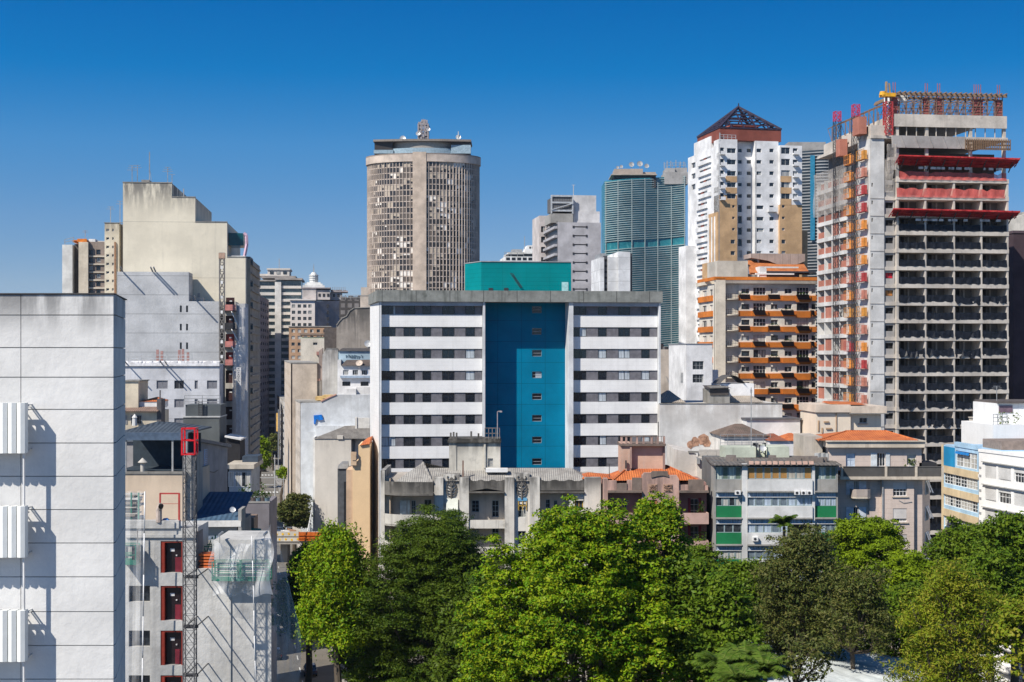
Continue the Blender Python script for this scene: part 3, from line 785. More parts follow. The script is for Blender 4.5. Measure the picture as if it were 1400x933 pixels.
 for yy in (2.2, 4.6, 7.0): e.box(-.5, -.36, yy - .35, yy + .35, 0, zl - 19)
 b.part(e, 'white_ribs', white)
 e = MB().box(-.9, -.51, 1.5, 11, 0, zl - 31); b.part(e, 'side_wing', tan)
 e = MB().box(-2.8, -.02, D - 7, D - .3, 0, Z(330)); b.part(e, 'side_wing', white)
 e = MB().box(W + .01, W + 2.4, 2, D - 4, 0, Z(313)); b.part(e, 'side_wing', tan)
 # brick storey and pyramid
 zb0, zb1 = zt, Z(176); x0, x1 = U(984, 1.5), U(1068, 1.5)
 e = MB().box(x0, x1, 1.5, 20, zb0, zb1); b.part(e, 'brick_storey', brick)
 e = MB().box(x0 + 5, x1 - 5, 6, 16, zb1, Z(168, 1020)); e.box(x0 + 4.6, x1 - 4.6, 5.6, 16.4, Z(168, 1020), Z(166, 1020)); b.part(e, 'roof_house', plain('p_salmon', (.40, .13, .10)))
 e = MB().box(-.01, .3, -.05, .02, zt - .5, zt).box(2.5, x0 - .3, 8, 22, zl - .45, Z(182)); b.part(e, 'roof_block', white)
 ap = Vector(((x0 + x1) / 2, 10.7, Z(137, 1018))); C = [Vector((x, y, zb1 + .2)) for x, y in ((x0, 1.5), (x1, 1.5), (x1, 20), (x0, 20))]
 e = MB()
 for c in C: e.bar(c, ap, .28)
 for i in range(4):
  a, c = C[i], C[(i + 1) % 4]
  for k in range(6): e.bar(a.lerp(ap, k / 6.5), c.lerp(ap, k / 6.5), .16)
  for t in (.2, .4, .6, .8):
   p0 = a.lerp(c, t); t2 = 1 - abs(t - .5) * 2; e.bar(p0, (a.lerp(ap, t2) if t < .5 else c.lerp(ap, t2)), .14);
  for k in range(5):
   e.bar(a.lerp(ap, k / 6.5), a.lerp(ap, (k + 1) / 6.5).lerp(c.lerp(ap, (k + 1) / 6.5), .18), .1)
 e.bar(ap, ap + Vector((0, 0, 1)), .12); b.part(e, 'pyramid_frame', plain('p_frame', (.035, .025, .045), .5))
 e = MB().box(-.06, .1, -.02, .06, 0, zl); e.bar((U(986), 1, zt), (U(986), 1, zt + 1.8), .12); b.part(e, 'downpipe', M_GREY)
 e = MB(); rail(e, [(0.3, .3, zt), (uL1 - .3, .3, zt)], 1.2, .05, 1.2); b.part(e, 'roof_rail', M_POLE)
pyramid_tower()
# ================================================================ orange balcony block
def orange_block():
 b = Bld('apartment_block', 'cream apartment block with orange parapet bands and dark flower boxes', 'apartment block', 977.6, 285, 1116, rot=.12)
 W = b.w; D = 14; cream = wall('q_cream', (.66, .60, .50), .12, .15); org = wall('q_orange', (.62, .19, .03), .06, .15, rough=.7); grey = wall('q_wall', (.70, .66, .58), .1, .15)
 U = b.u; Z = lambda py, px=1040: b.z(py, px); zt = Z(388)
 pit = 21.35; top = 391.6
 m = MB().box(0, U(991), -.5, .39, 0, Z(381)); b.part(m, 'corner_pier', cream)
 cols = [(1013.6, 1024.8), (1030, 1047), (1054, 1063.8), (1072.8, 1082.8), (1089.3, 1106), (1109.5, 1115.2)]
 rec = .4; holes = []; k = 0
 while Z(top + pit * (k + 1)) > 2:
  y = top + pit * k
  for i, (a, c) in enumerate(cols):
   big = i in (1, 4); r = b.R(a, c, y + (1.5 if big else 3), y + (12 if big else 10.2), rec); holes.append((*r, k, i))
  k += 1
 nk = k
 m = MB(); m.facade(b.tf('f', rec), U(1010, rec), W, 0, zt, [h[:4] for h in holes], .35); m.box(U(991) + .01, W, rec + .37, D, 0, zt - .002)
 b.part(m, 'wall', grey)
 rr = random.Random(11)
 for h in holes:
  i = h[5]; k = h[4]
  if k > 13: continue
  nx = {1: 4, 4: 4}.get(i, 2); s = rr.random()
  b.win(h[:4], x=rec, n=.22, nx=nx, nz=2 if i in (1, 4) and s > .5 else 1, fm=M_FRAMEW if s > .35 else M_FRAMED, pm=M_GLASSC if s > .72 else M_GLASS, child=s < .12)
 # balcony column on the left
 bh = [b.R(997, 1004.5, top + pit * k + 3, top + pit * k + 16.5, 1.2) for k in range(nk) if Z(top + pit * k + 17) > 2]
 m = MB(); m.facade(b.tf('f', 1.2), U(991) + .02, U(1010), 0, zt, bh, .3); b.part(m, 'balcony_wall', cream)
 for k, r in enumerate(bh[:14]):
  b.win(r, x=1.2, n=.15, nx=2, nz=2, fm=M_FRAMEW, pm=M_GLASSC, child=False)
  e = MB(); c0, c1 = U(993), U(1009.5); y1 = 1.18
  n = 7; pts = [(c0 + (c1 - c0) * i / n, -.1 - .45 * math.sin(math.pi * i / n)) for i in range(n + 1)]
  e.prism([(c0, y1)] + pts + [(c1, y1)], r[2] - .32, r[2] - .12); bp = b.part(e, 'balcony_slab', cream)
  e = MB(); rail(e, [(x, y, r[2] - .12) for x, y in pts], .95, .025, .5, 2); e.build('balcony_rail', M_DARKST, bp)
 # orange bands and dark planter boxes
 for k in range(nk):
  y = top + pit * k; z1, z0 = Z(y + 12.4), Z(y + 19.6)
  if z0 < 1: break
  e = MB(); xs = [U(1010), U(1028), U(1050), U(1070), U(1088), U(1108), W + .1]
  for i in range(6):
   pr = (.05, -.2, .05, -.1, -.25, -.05)[i]
   e.hexa([(xs[i], pr + .1, z0 - (.25 if pr < -.2 else 0)), (xs[i + 1] - .01, pr + .1, z0 - (.25 if pr < -.2 else 0)), (xs[i + 1] - .01, rec - .01, z0), (xs[i], rec - .01, z0), (xs[i], pr, z1), (xs[i + 1] - .01, pr, z1), (xs[i + 1] - .01, rec - .01, z1), (xs[i], rec - .01, z1)])
  b.part(e, 'parapet_band', org)
  for i, (a, c) in enumerate(((1010.5, 1029), (1029.5, 1050), (1050.5, 1070), (1068, 1089), (1089, 1110), (1108.5, 1117))):
   if (i + k) % 2 == 0:
    a, c = U(a, -1), U(c, -1); e = MB(); za, zb = z1 + .12, z0 + .22
    e.hexa([(a + .5, -.62, zb), (c - .3, -.62, zb), (c - .3, -.5, zb), (a + .5, -.5, zb), (a, -1.15, za), (c - .6, -1.15, za), (c - .6, -.5, za), (a, -.5, za)])
    fb = b.part(e, 'flower_box', plain('q_planter', (.035, .028, .028), .7))
    if rr.random() < .45:
     fo = MB()
     for _ in range(40):
      x = rr.uniform(a + .1, c - .7); zz = za + rr.uniform(-.05, .45); yy = rr.uniform(-1.1, -.6); s = .16
      v = [Vector((rr.uniform(-s, s), rr.uniform(-s, s), rr.uniform(-s, s))) + Vector((x, yy, zz)) for _ in range(3)]; fo.quad(*v)
     fo.build('flowers', leafmat('shrub_leaf', (.03, .08, .015), (.06, .12, .02), (.10, .14, .03)), fb)
 e = MB().box(U(991) - .2, W + .6, -.45, rec + 2, zt, Z(383.5)); b.part(e, 'cornice', wall('q_corn', (.36, .32, .28), .3, .3))
 e = MB().box(-.3, W + .5, -.5, .6, Z(383.5), Z(379)); e.box(-.3, .3, .6, D - 1, Z(383.5), Z(379)); b.part(e, 'orange_coping', org)
 # left face
 S = 10; holes = []
 for k in range(nk):
  zz1 = Z(top + pit * k + 3, 977.6)
  for a, c in ((3.4, 5.6), (8.2, 11.4)):
   if zz1 - 1.5 > 2 and k < 13: holes.append((a, c, zz1 - 1.5, zz1))
 m = MB(); m.facade(b.tf('l', .4), 2.2, D, 0, zt, holes, .3); m.box(.72, U(991), 2.2, D - .01, 0, zt - .01); b.part(m, 'side_wall', grey)
 for h in holes: b.win(h, 'l', .4, n=.2, nx=2, fm=M_FRAMEW, pm=M_GLASSC, child=False)
 e = MB()
 for k in range(nk):
  zz1 = Z(top + pit * k + 12.4, 977.6); e.box(.05, .39, 3, 14, max(0, zz1 - 1.0), zz1 + .1)
 b.part(e, 'side_bands', org)
 e = MB().box(.9, U(991), .4, 2.19, 0, zt - .01); b.part(e, 'dark_recess', plain('q_dark', (.03, .028, .028), .6))
 e = MB().box(-.3, U(992), D - 7, D, zt, Z(383)); b.part(e, 'rear_parapet', cream)
 # roof
 Zr = lambda py: b.z(py, 1030, 4); Ur = lambda px: b.u(px, 4)
 e = MB().box(Ur(981), Ur(1023), 4.2, 12, zt, Zr(357)); b.part(e, 'roof_house', wall('q_rh', (.52, .49, .43), .15, .2))
 e = MB(); A = [(Ur(1021), 2.0, Zr(374)), (Ur(1103), 2.0, Zr(374)), (Ur(1103), 7, Zr(355)), (Ur(1028), 7, Zr(355))]; e.quad(*A); e.quad(*[(x, y, z - .3) for x, y, z in A]); b.part(e, 'tiled_roof', tiles('q_tiles', (.50, .17, .05), (.36, .11, .03)))
 e = MB().box(Ur(1036), Ur(1083), 1.0, 5, zt, Zr(374)).box(Ur(1034), Ur(1108), .6, 6, Zr(374), Zr(372)); b.part(e, 'dark_clerestory', plain('q_cl', (.05, .055, .07), .35))
 e = MB().box(Ur(1032), Ur(1041), .5, 3.5, zt, Zr(366)).box(Ur(1026), Ur(1078), .3, .8, Zr(377), Zr(375)).box(Ur(1040), Ur(1084), .4, .8, Zr(368), Zr(366)); b.part(e, 'white_parapet', M_WHITE)
 e = MB(); n = 12; x0, x1 = Ur(1030), Ur(1104); pts = [(x0, Zr(346)), (x1, Zr(346)), (x1, Zr(354))]
 for i in range(n + 1): t = i / n; pts.append((x1 - (x1 - x0 - 3.5) * t * .98, Zr(356 + 7 * math.sin(math.pi * t))))
 pts.append((x0, Zr(352))); e.prismy(pts, 5.5, 11); b.part(e, 'water_tank', wall('q_tank', (.42, .33, .29), .2, .5, panel=(1.6, 40, .05), pline=.25))
 e = MB()
 for px in (1040, 1070, 1095): e.box(Ur(px), Ur(px + 2), 6, 10, zt, Zr(350))
 b.part(e, 'tank_leg', M_CONC)
orange_block()

# ================================================================ tower under construction
def construction_tower():
 b = Bld('unfinished_tower', 'concrete tower under construction with bare floors, black tarps and red catch platforms', 'construction tower', 1190, 250, 1376, rot=.13)
 W = b.w; D = 27; conc = wall('r_conc', (.60, .545, .48), .25, .3, rough=.9); white = wall('r_white', (.66, .65, .63), .1, .12)
 grey = wall('r_grey', (.42, .40, .38), .2, .2); salmon = wall('r_brick', (.52, .21, .15), .08, .12, panel=(.4, .2, .02, .5), pline=.3); tarp = plain('r_tarp', (.010, .012, .018), .5, spec=.3, var=.3)
 U = b.u; Zp = lambda py, px=1290: b.z(py, px)
 pit = 24.0; x0 = U(1226); x1 = W
 ribs = [0, .25, .51, .76, 1.0]; X = [x0 + (x1 - x0) * t for t in ribs]
 back = 3.2
 # slabs, floor by floor; floor line rows 247(top),271,295,...
 lines = [247.5 + pit * k for k in range(1, 40)]; lines = [y for y in lines if Zp(y) > 2]
 ztyp = Zp(247.5)
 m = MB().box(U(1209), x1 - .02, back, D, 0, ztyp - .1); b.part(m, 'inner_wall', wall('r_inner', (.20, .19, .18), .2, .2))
 rr = random.Random(4)
 for k, y in enumerate([247.5] + lines):
  z = Zp(y); e = MB().box(x0 - .25, x1 + .2, -.55, back - .01, z - .36, z + .36); b.part(e, 'floor_slab', conc)
 for j, x in enumerate(X):
  e = MB().box(x - .16, x + .16, -.45, back - .02, 0, ztyp - .38); b.part(e, 'column', conc)
 e = MB()
 for y in lines:
  z = Zp(y)
  for j in range(4):
   a, c = X[j], X[j + 1]; w3 = (c - a) / 3
   for q in (1, 2):
    e.box(a + w3 * q - .14, a + w3 * q + .14, back - .3, back - .005, z + .36, z + 2.6)
   e.box(a + w3 * 1 + .15, a + w3 * 1.5, back - .28, back - .01, z + 1.2, z + 2.6, 1)
 b.part(e, 'partitions', [grey, M_HOLE])
 # black tarps hung along each balcony
 e_all = 0
 for k, y in enumerate(lines):
  if k < 2: continue
  z = Zp(y)
  for j in range(4):
   a, c = X[j] + .2, X[j + 1] - .2; n = 10; e = MB(); fall = rr.random() if k in (6, 8, 9, 12, 13) else rr.random() * .25
   zt_ = [z + 1.55 - fall * .8 * max(0, math.sin(math.pi * i / n * rr.uniform(.8, 1.2))) - rr.uniform(0, .04) for i in range(n + 1)]
   zb = [z + .34 - (rr.uniform(0, 1.0) * fall if k > 4 else 0) for i in range(n + 1)]
   yy = [-.5 - .03 * math.sin(2.1 * i + j) for i in range(n + 1)]; yb = [q - .06 - .05 * math.sin(1.7 * i + k) - .3 * fall * rr.random() for i, q in enumerate(yy)]
   if e_all < 95:
    for i in range(n):
     xa, xb = a + (c - a) * i / n, a + (c - a) * (i + 1) / n
     e.quad((xa, yb[i], zb[i]), (xb, yb[i + 1], zb[i + 1]), (xb, yy[i + 1], zt_[i + 1]), (xa, yy[i], zt_[i]))
    b.part(e, 'tarp', tarp); e_all += 1
 # side strip with small windows
 m = MB(); holes = []; sx0, sx1 = U(1209), x0 - .27
 for y in lines:
  r = b.R(1210.5, 1221.5, y - 18.5, y - 10.5, .3)
  if r[2] > 3: holes.append(r)
 m.facade(b.tf('f', .3), sx0, sx1, 0, ztyp, holes, .4); b.part(m, 'strip_wall', grey)
 for i, h in enumerate(holes[:26]):
  b.win(h, x=.3, n=.3, nx=2, fm=M_FRAMED, pm=M_HOLE if i not in (5, 6) else plain('r_shutter%d' % i, (.6, .02, .04) if i == 5 else (.5, .2, .05), .6), child=False)
 e = MB()
 for y in lines: z = Zp(y, 1215); e.box(sx0, sx1, .1, .29, z - .3, z + .3)
 b.part(e, 'strip_slabs', conc)
 # white blank corner
 wz = Zp(186, 1190); holes = []
 for y in lines:
  r = b.R(1191.5, 1193.5, y - 21, y - 16); holes.append(r) if r[2] > 3 else 0
 m = MB(); m.facade(b.tf('f'), 0, sx0 - .01, 0, wz, holes, .25); m.box(.01, sx0 - .02, .27, 6, 0, wz - .01); b.part(m, 'corner_wall', white)
 e = MB()
 for h in holes: e.box(h[0], h[1], .2, .24, h[2], h[3])
 b.part(e, 'corner_vents', M_DARKST)
 e = MB()
 for y in lines: z = Zp(y, 1195); e.box(-.03, sx0 - .02, -.06, .0, z - .07, z + .07)
 b.part(e, 'corner_joints', grey)
 # left face: slabs, brick infill, dark bays
 zl = b.z(226, 1190)
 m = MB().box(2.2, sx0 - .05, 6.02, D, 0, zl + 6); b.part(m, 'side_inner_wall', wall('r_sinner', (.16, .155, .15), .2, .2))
 e = MB(); br = MB(); cl = MB()
 bay = [11.3, 15.2, 19.1, 23, 26.9]
 for k in range(27):
  z = zl - 2.0 - 3.0 * k
  if z < 1: break
  e.box(-.1, 2.19, 6.03, D, z - .36, z + .36)
  for j in range(4):
   if rr.random() < .88: br.box(.15, .32, bay[j] + .1, bay[j + 1] - .1 - (1.5 if rr.random() < .2 else 0), z + .37, z + (1.5 if rr.random() < .85 else 2.6))
 for y in bay: cl.box(0, 2.18, y - .12, y + .12, 0, zl)
 b.part(e, 'side_slabs', white); b.part(br, 'brick_infill', salmon); b.part(cl, 'side_columns', white)
 # hoist landings, orange and red cages
 r5 = random.Random(9)
 for col, (ya, yb) in enumerate(((.8, 4.4), (6.6, 10.4))):
  for k in range(20):
   z = zl + 1.2 - 3.0 * k
   if z < 12: break
   mat = r5.choice((plain('r_or', (.68, .26, .05), .7), plain('r_or', (.68, .26, .05), .7), plain('r_rd', (.42, .05, .05), .7), plain('r_amber', (.6, .27, .05), .6), plain('r_salm', (.5, .2, .14), .6))); e = MB()
   e.box(-.9, -.12, ya, yb, z, z + .08); e.box(-.85, -.8, ya + .2, ya + 1.3, z + .08, z + 1.5); e.box(-.85, -.3, ya, ya + .05, z + .08, z + 1.5)
   for yy in np.linspace(ya, yb, 5): e.bar((-.85, yy, z), (-.85, yy, z + 1.7), .035)
   e.bar((-.85, ya, z + .9), (-.85, yb, z + .9), .03); e.bar((-.85, ya, z + 1.7), (-.85, yb, z + 1.7), .035)
   b.part(e, 'hoist_landing', mat)
 e = MB().box(-.12, 6, 6.05, 6.6, 0, zl); b.part(e, 'hoist_shaft_wall', wall('r_shaft', (.2, .2, .2), .2, .2))
 # upper floors
 zq = lambda py: Zp(py, 1300)
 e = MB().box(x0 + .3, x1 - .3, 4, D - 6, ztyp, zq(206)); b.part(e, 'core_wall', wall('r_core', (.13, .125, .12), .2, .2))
 e = MB().box(0, x1 + .1, -.3, D, zq(191.5), zq(187.5)); b.part(e, 'floor_slab', conc)
 e = MB().box(x0 - 1.5, x1 + .1, -.3, D, zq(221), zq(217)); b.part(e, 'floor_slab', conc)
 e = MB().box(x0 - .6, x1 - .1, -.4, -.05, zq(175), zq(158)); e.box(x0 - .6, x0 - .3, -.05, D, zq(175), zq(158)); e.box(x0, x1 - .15, -.04, D, zq(160), zq(158.5)); b.part(e, 'edge_beam', conc)
 e = MB().hexa([(x0 - 1, -.6, zq(204)), (U(1320), -.6, zq(204)), (U(1320), -.35, zq(204)), (x0 - 1, -.35, zq(204)), (x0 - 1.2, -.9, zq(188)), (U(1318), -.9, zq(188)), (U(1318), -.6, zq(188)), (x0 - 1.2, -.6, zq(188))])
 for t in range(5):
  x = x0 + 2.5 * t + 1; e.bar((x - .6, -.93, zq(188.5)), (x + .3, -.65, zq(203)), .05)
 b.part(e, 'edge_panels', wall('r_panels', (.50, .47, .44), .2, .2))
 e = MB()
 for x in np.linspace(x0, x1 - .3, 12): e.box(x - .06, x + .06, 0, .15, zq(187.5), zq(175))
 for x in (x0 + .1, x0 + 5.4, x1 - 6.5, x1 - .4): e.box(x - .25, x + .25, -.1, .5, ztyp, zq(175))
 b.part(e, 'column', conc)
 e = MB(); xa, xb = U(1316), U(1377)
 for i in range(26):
  x = xa + (xb - xa) * i / 25; e.box(x - .07, x + .07, -1.25, -1.1, zq(206), zq(191))
 for py in (204, 199, 194): e.box(xa, xb, -1.1, -.95, zq(py) - .12, zq(py) + .12)
 b.part(e, 'timber_formwork', plain('r_timber', (.20, .125, .075), .8))
 # red catch platforms
 for (pa, pb, ya, yb) in ((1229, 1394, 226, 212), (1221, 1394, 296.5, 284)):
  a, c = U(pa, -2.2), U(pb, -2.2); e = MB(); n = 16
  zb, zt = Zp(ya + 1, 1300), Zp(yb + 4.5, 1300)
  e.hexa([(a + .6, -.3, zb - .0), (c - .6, -.3, zb - .3), (c - .6, 0, zb - .3), (a + .6, 0, zb), (a, -2.4, zt - .1), (c, -2.4, zt - .4), (c, -2.3, zt - .1), (a, -2.3, zt + .1)])
  for i in range(n + 1): x = a + (c - a) * i / n; e.bar((x, -2.42, zt - .1), (x, -.3, zb - .1), .06)
  for t in (.33, .66): e.bar((a, -2.42 + 2.1 * t, zt - .15 + (zb - zt) * t), (c, -2.42 + 2.1 * t, zt - .4 + (zb - zt) * t), .05)
  # return along the right side
  e.hexa([(x1, -.3, zb - .3), (x1 + .1, 12, zb - .3), (x1, 12, zb - .1), (x1 - .1, -.3, zb - .1), (c, -2.4, zt - .4), (c, 12, zt - .4), (c - .1, 12, zt - .1), (c - .1, -2.4, zt - .1)])
  b.part(e, 'catch_platform', wall('r_redplat', (.40, .025, .03), .35, .4, sc_col=(.55, .12, .08), bump=.3, var=.25, blotch=.8))
  e = MB()
  for i in range(9):
   x = a + 1 + (c - a - 2) * i / 8; e.bar((x, -2.0, zt - .5), (x, -.1, zb - 1.0), .07)
  b.part(e, 'platform_brackets', M_DARKST)
  e = MB()
  for i in range(14):
   x = r5.uniform(a + 4, c - 1); w_ = r5.uniform(.3, 1); e.box(x, x + w_, -.9, -.7, zb - .75, zb - .35)
  b.part(e, 'debris_scraps', plain('r_scrap', (.6, .58, .55), .7))
 mesh = netting('r_redmesh', (.62, .12, .10), .75, .3)
 for ya, yb, pa, pb in ((247, 235.5, 1228, 1374), (271, 258, 1224, 1372), (296, 287, 1230, 1232)):
  a, c = U(pa), U(pb); e = MB(); n = 24; s0 = 0
  tops = [Zp(yb) - abs(r5.gauss(0, .18)) for i in range(n + 1)]
  for i in range(n):
   xa, xb = a + (c - a) * i / n, a + (c - a) * (i + 1) / n; e.quad((xa, -.62 - .1 * (i % 2), Zp(ya)), (xb, -.62 - .1 * ((i + 1) % 2), Zp(ya)), (xb, -.5, tops[i + 1]), (xa, -.5, tops[i]))
  b.part(e, 'safety_mesh', mesh)
 # roof shoring
 zr, z2 = zq(158.5), zq(131); e = MB(); xs = list(np.linspace(x0 + .6, x1 - .6, 15)); ys = [.3, 3.5, 7, 10.5]
 for x in xs:
  for y in ys: e.bar((x, y, zr), (x, y, z2), .06)
 for y in ys:
  for x, x2 in zip(xs, xs[1:]):
   for t in (.15, .5, .85): e.bar((x, y, zr + (z2 - zr) * t), (x2, y, zr + (z2 - zr) * t), .04)
   if r5.random() < .8: e.bar((x, y, zr + .2), (x2, y, z2 - .3), .04)
 b.part(e, 'shoring_frame', plain('r_shore', (.20, .13, .10), .7))
 e = MB().box(x0 + .2, x1 + .1, -.1, .25, z2 - .1, z2 + .35).box(x0 + .2, x1 + .1, 3.3, 3.7, z2 - .1, z2 + .25).box(x0 + .2, x0 + .6, 0, 11, z2 - .1, z2 + .3)
 for x in np.linspace(x0 + .5, x1 - .2, 22): e.box(x - .1, x + .1, -.6, 11, z2 + .36, z2 + .52)
 b.part(e, 'timber_deck', plain('r_timber2', (.26, .17, .11), .8))
 for px in (1225, 1269, 1286, 1336, 1342, 1368):
  x = min(U(px), x1 - .5); e = MB().box(x - .45, x + .45, .4, 1.2, zr, z2 - .5)
  for i in range(6): e.box(x - .55, x + .55, .3, 1.3, zr + .3 + i * .5, zr + .42 + i * .5)
  for o in (-.2, .2): e.bar((x + o, .8, z2 - .5), (x + o, .8, z2 + 2.2), .05)
  b.part(e, 'column_formwork', plain('r_redform', (.34, .10, .085), .7))
 e = MB().box(x0 - .3, x0 + 2.4, 1, 1.2, zq(141), zq(127)); e.box(x0 - .3, x0 - .1, 1.2, 5, zq(141), zq(129)); b.part(e, 'white_panel', M_WHITE)
 # left upper roof
 zu = b.z(171, 1190)
 e = MB().box(.2, x0 - .8, .2, D - 3, b.z(190, 1190), zu); b.part(e, 'upper_wall', conc)
 e = MB()
 for i in range(10):
  y = 1 + 2.3 * i; e.bar((1, y, zu), (1, y, zu + 3), .07); e.bar((1, y, zu + 3.1), (x0 - 1, y - .5, zu + 4), .09)
  e.bar((4.5, y, zu), (4.5, y, zu + 3.6), .07); e.bar((1, y, zu + .2), (1, y + 2.3, zu + 2.9), .04); e.bar((1, y, zu + 3), (1, y + 2.3, zu + 3), .06)
 b.part(e, 'shoring_frame', plain('r_shore', (.20, .13, .10)))
 # grey safety nets
 gn = netting('r_net', (.46, .42, .38), .5, .4)
 def net(P, n=10, amp=.35):
  e = MB(); a, c, zt, zb = P; L = lambda t, s: None
  for i in range(n):
   for j in range(n):
    q = []
    for (di, dj) in ((0, 0), (1, 0), (1, 1), (0, 1)):
     t, s = (i + di) / n, (j + dj) / n; p = Vector(a).lerp(Vector(c), t); zz = zb + (zt - zb) * s
     o = amp * math.sin(7 * t + 3 * s) * math.sin(3.1 * s + 1); q.append((p.x - abs(o), p.y - o * .6, zz))
    e.quad(*q)
  b.part(e, 'safety_net', gn)
 net(((-.6, 9.8, 0), (-.6, 27, 0), zl + 1.5, zl - 6.5)); net(((-.3, 1.2, 0), (sx0 + 1.5, -.5, 0), zl + 1, zl - 4.6)); net(((sx0 + .2, -.75, 0), (x0 - .3, -.75, 0), Zp(198, 1215), Zp(233, 1215)), 6, .2)
 e = MB()
 for (ya, yb, zz) in ((1.2, 4.2, zl + 5.5), (10.5, 12.5, zl + 3)): e.box(-1.6, -.2, ya, yb, zz, zz + 3)
 b.part(e, 'salmon_cabin', salmon)
 e = MB().box(x1 + .21, x1 + .5, 1, D - 1, 0, ztyp - .5); b.part(e, 'side_wall', grey)
 return b
RT = construction_tower()
def tower_mast(px, d, top, w, label, red_len, mat=None):
 p = at(px, HZ, d); t = tag(empty('hoist_mast', (p.x, p.y, 0), .13), label, 'hoist mast', 'hoist masts on the construction tower')
 z = CZ - (top - HZ) / F * d; m = MB().lattice(-w, w, -w, w, 0, z - red_len, 2.4, .045, .024); m.build('mast', M_DARKST, t)
 m = MB().lattice(-w, w, -w, w, z - red_len, z, 1.0, .05, .035); m.build('mast_top', plain('mast_pink', (.5, .04, .10), .5), t)
 return t
tower_mast(1144.5, 265, 153, .55, 'leftmost hoist mast, dark lattice with short pink-red top, beside the unfinished tower', 1.7)
tower_mast(1170, 255.5, 143.5, .55, 'taller middle hoist mast with pink-red top standing by the orange landings', 2.0)
def top_hoist():
 p = at(1214, HZ, 250.5); zb = CZ - (185 - HZ) / F * 250
 t = tag(empty('roof_hoist', (p.x, p.y, zb), .13), 'red lattice roof hoist with yellow motor on top of the unfinished tower', 'hoist')
 Z = lambda py: CZ - (py - HZ) / F * 250.5 - zb
 MB().lattice(-.6, .6, -.6, .6, 0, Z(140), 1.3, .08, .045).build('mast', plain('hoist_red', (.42, .05, .05), .5), t)
 MB().box(-1.3, 1.1, -.7, .7, Z(133), Z(128)).cyl(-1.0, -.2, Z(131), Z(126), .6, .5).build('motor', plain('hoist_yellow', (.75, .38, .02), .5), t)
 m = MB(); m.bar((-.3, 0, Z(140)), (-.3, 0, Z(112)), .16); m.bar((.5, 0, Z(140)), (.2, 0, Z(114)), .12); m.bar((-.3, 0, Z(130)), (1.6, .1, Z(129)), .12); m.build('boom', plain('hoist_timber', (.35, .25, .15), .7), t)
top_hoist()

# ================================================================ far right edge
def right_edge():
 b = Bld('brown_tower', 'dark brown blank tower cut off by the right edge', 'tower', 1385.5, 285, 1470, rot=.1)
 zt = b.z(319, 1386); m = MB().box(0, b.w, 0, 20, 0, zt); b.part(m, 'wall', wall('t_brown', (.075, .05, .06), .1, .15))
 MB().box(-.15, b.w + .1, -.15, 20.1, zt, zt + .5).build('coping', plain('t_cop', (.1, .07, .08)), b.root)
 b = Bld('grey_apartment_block', 'grey apartment block with small dark windows behind the unfinished tower', 'apartment block', 1372, 330, 1410, rot=.1)
 zt = b.z(345, 1380); holes = [b.R(1377.2, 1382.8, 350 + 18.2 * k, 359 + 18.2 * k) for k in range(17)]; holes = [h for h in holes if h[2] > 3]
 m = MB(); m.facade(b.tf('f'), 0, b.w, 0, zt, holes, .3); m.box(0, b.w, .32, 15, 0, zt - .01); b.part(m, 'wall', wall('t_grey', (.42, .40, .38), .2, .25))
 for h in holes: b.win(h, nx=2, child=False)
 b = Bld('white_tower', 'white blank tower top at the far right edge above the brown wall', 'tower', 1376, 420, 1460, rot=.1)
 zt = b.z(292, 1390); m = MB().prismy([(0, 0), (b.w, 0), (b.w, zt), (b.w * .35, zt), (0, b.z(300, 1376))], 0, 16); b.part(m, 'wall', wall('t_white', (.66, .62, .55), .08, .15))
 MB().box(b.w * .36, b.w, 2, 14, zt, zt + .8).build('coping', M_CONC, b.root)
right_edge()

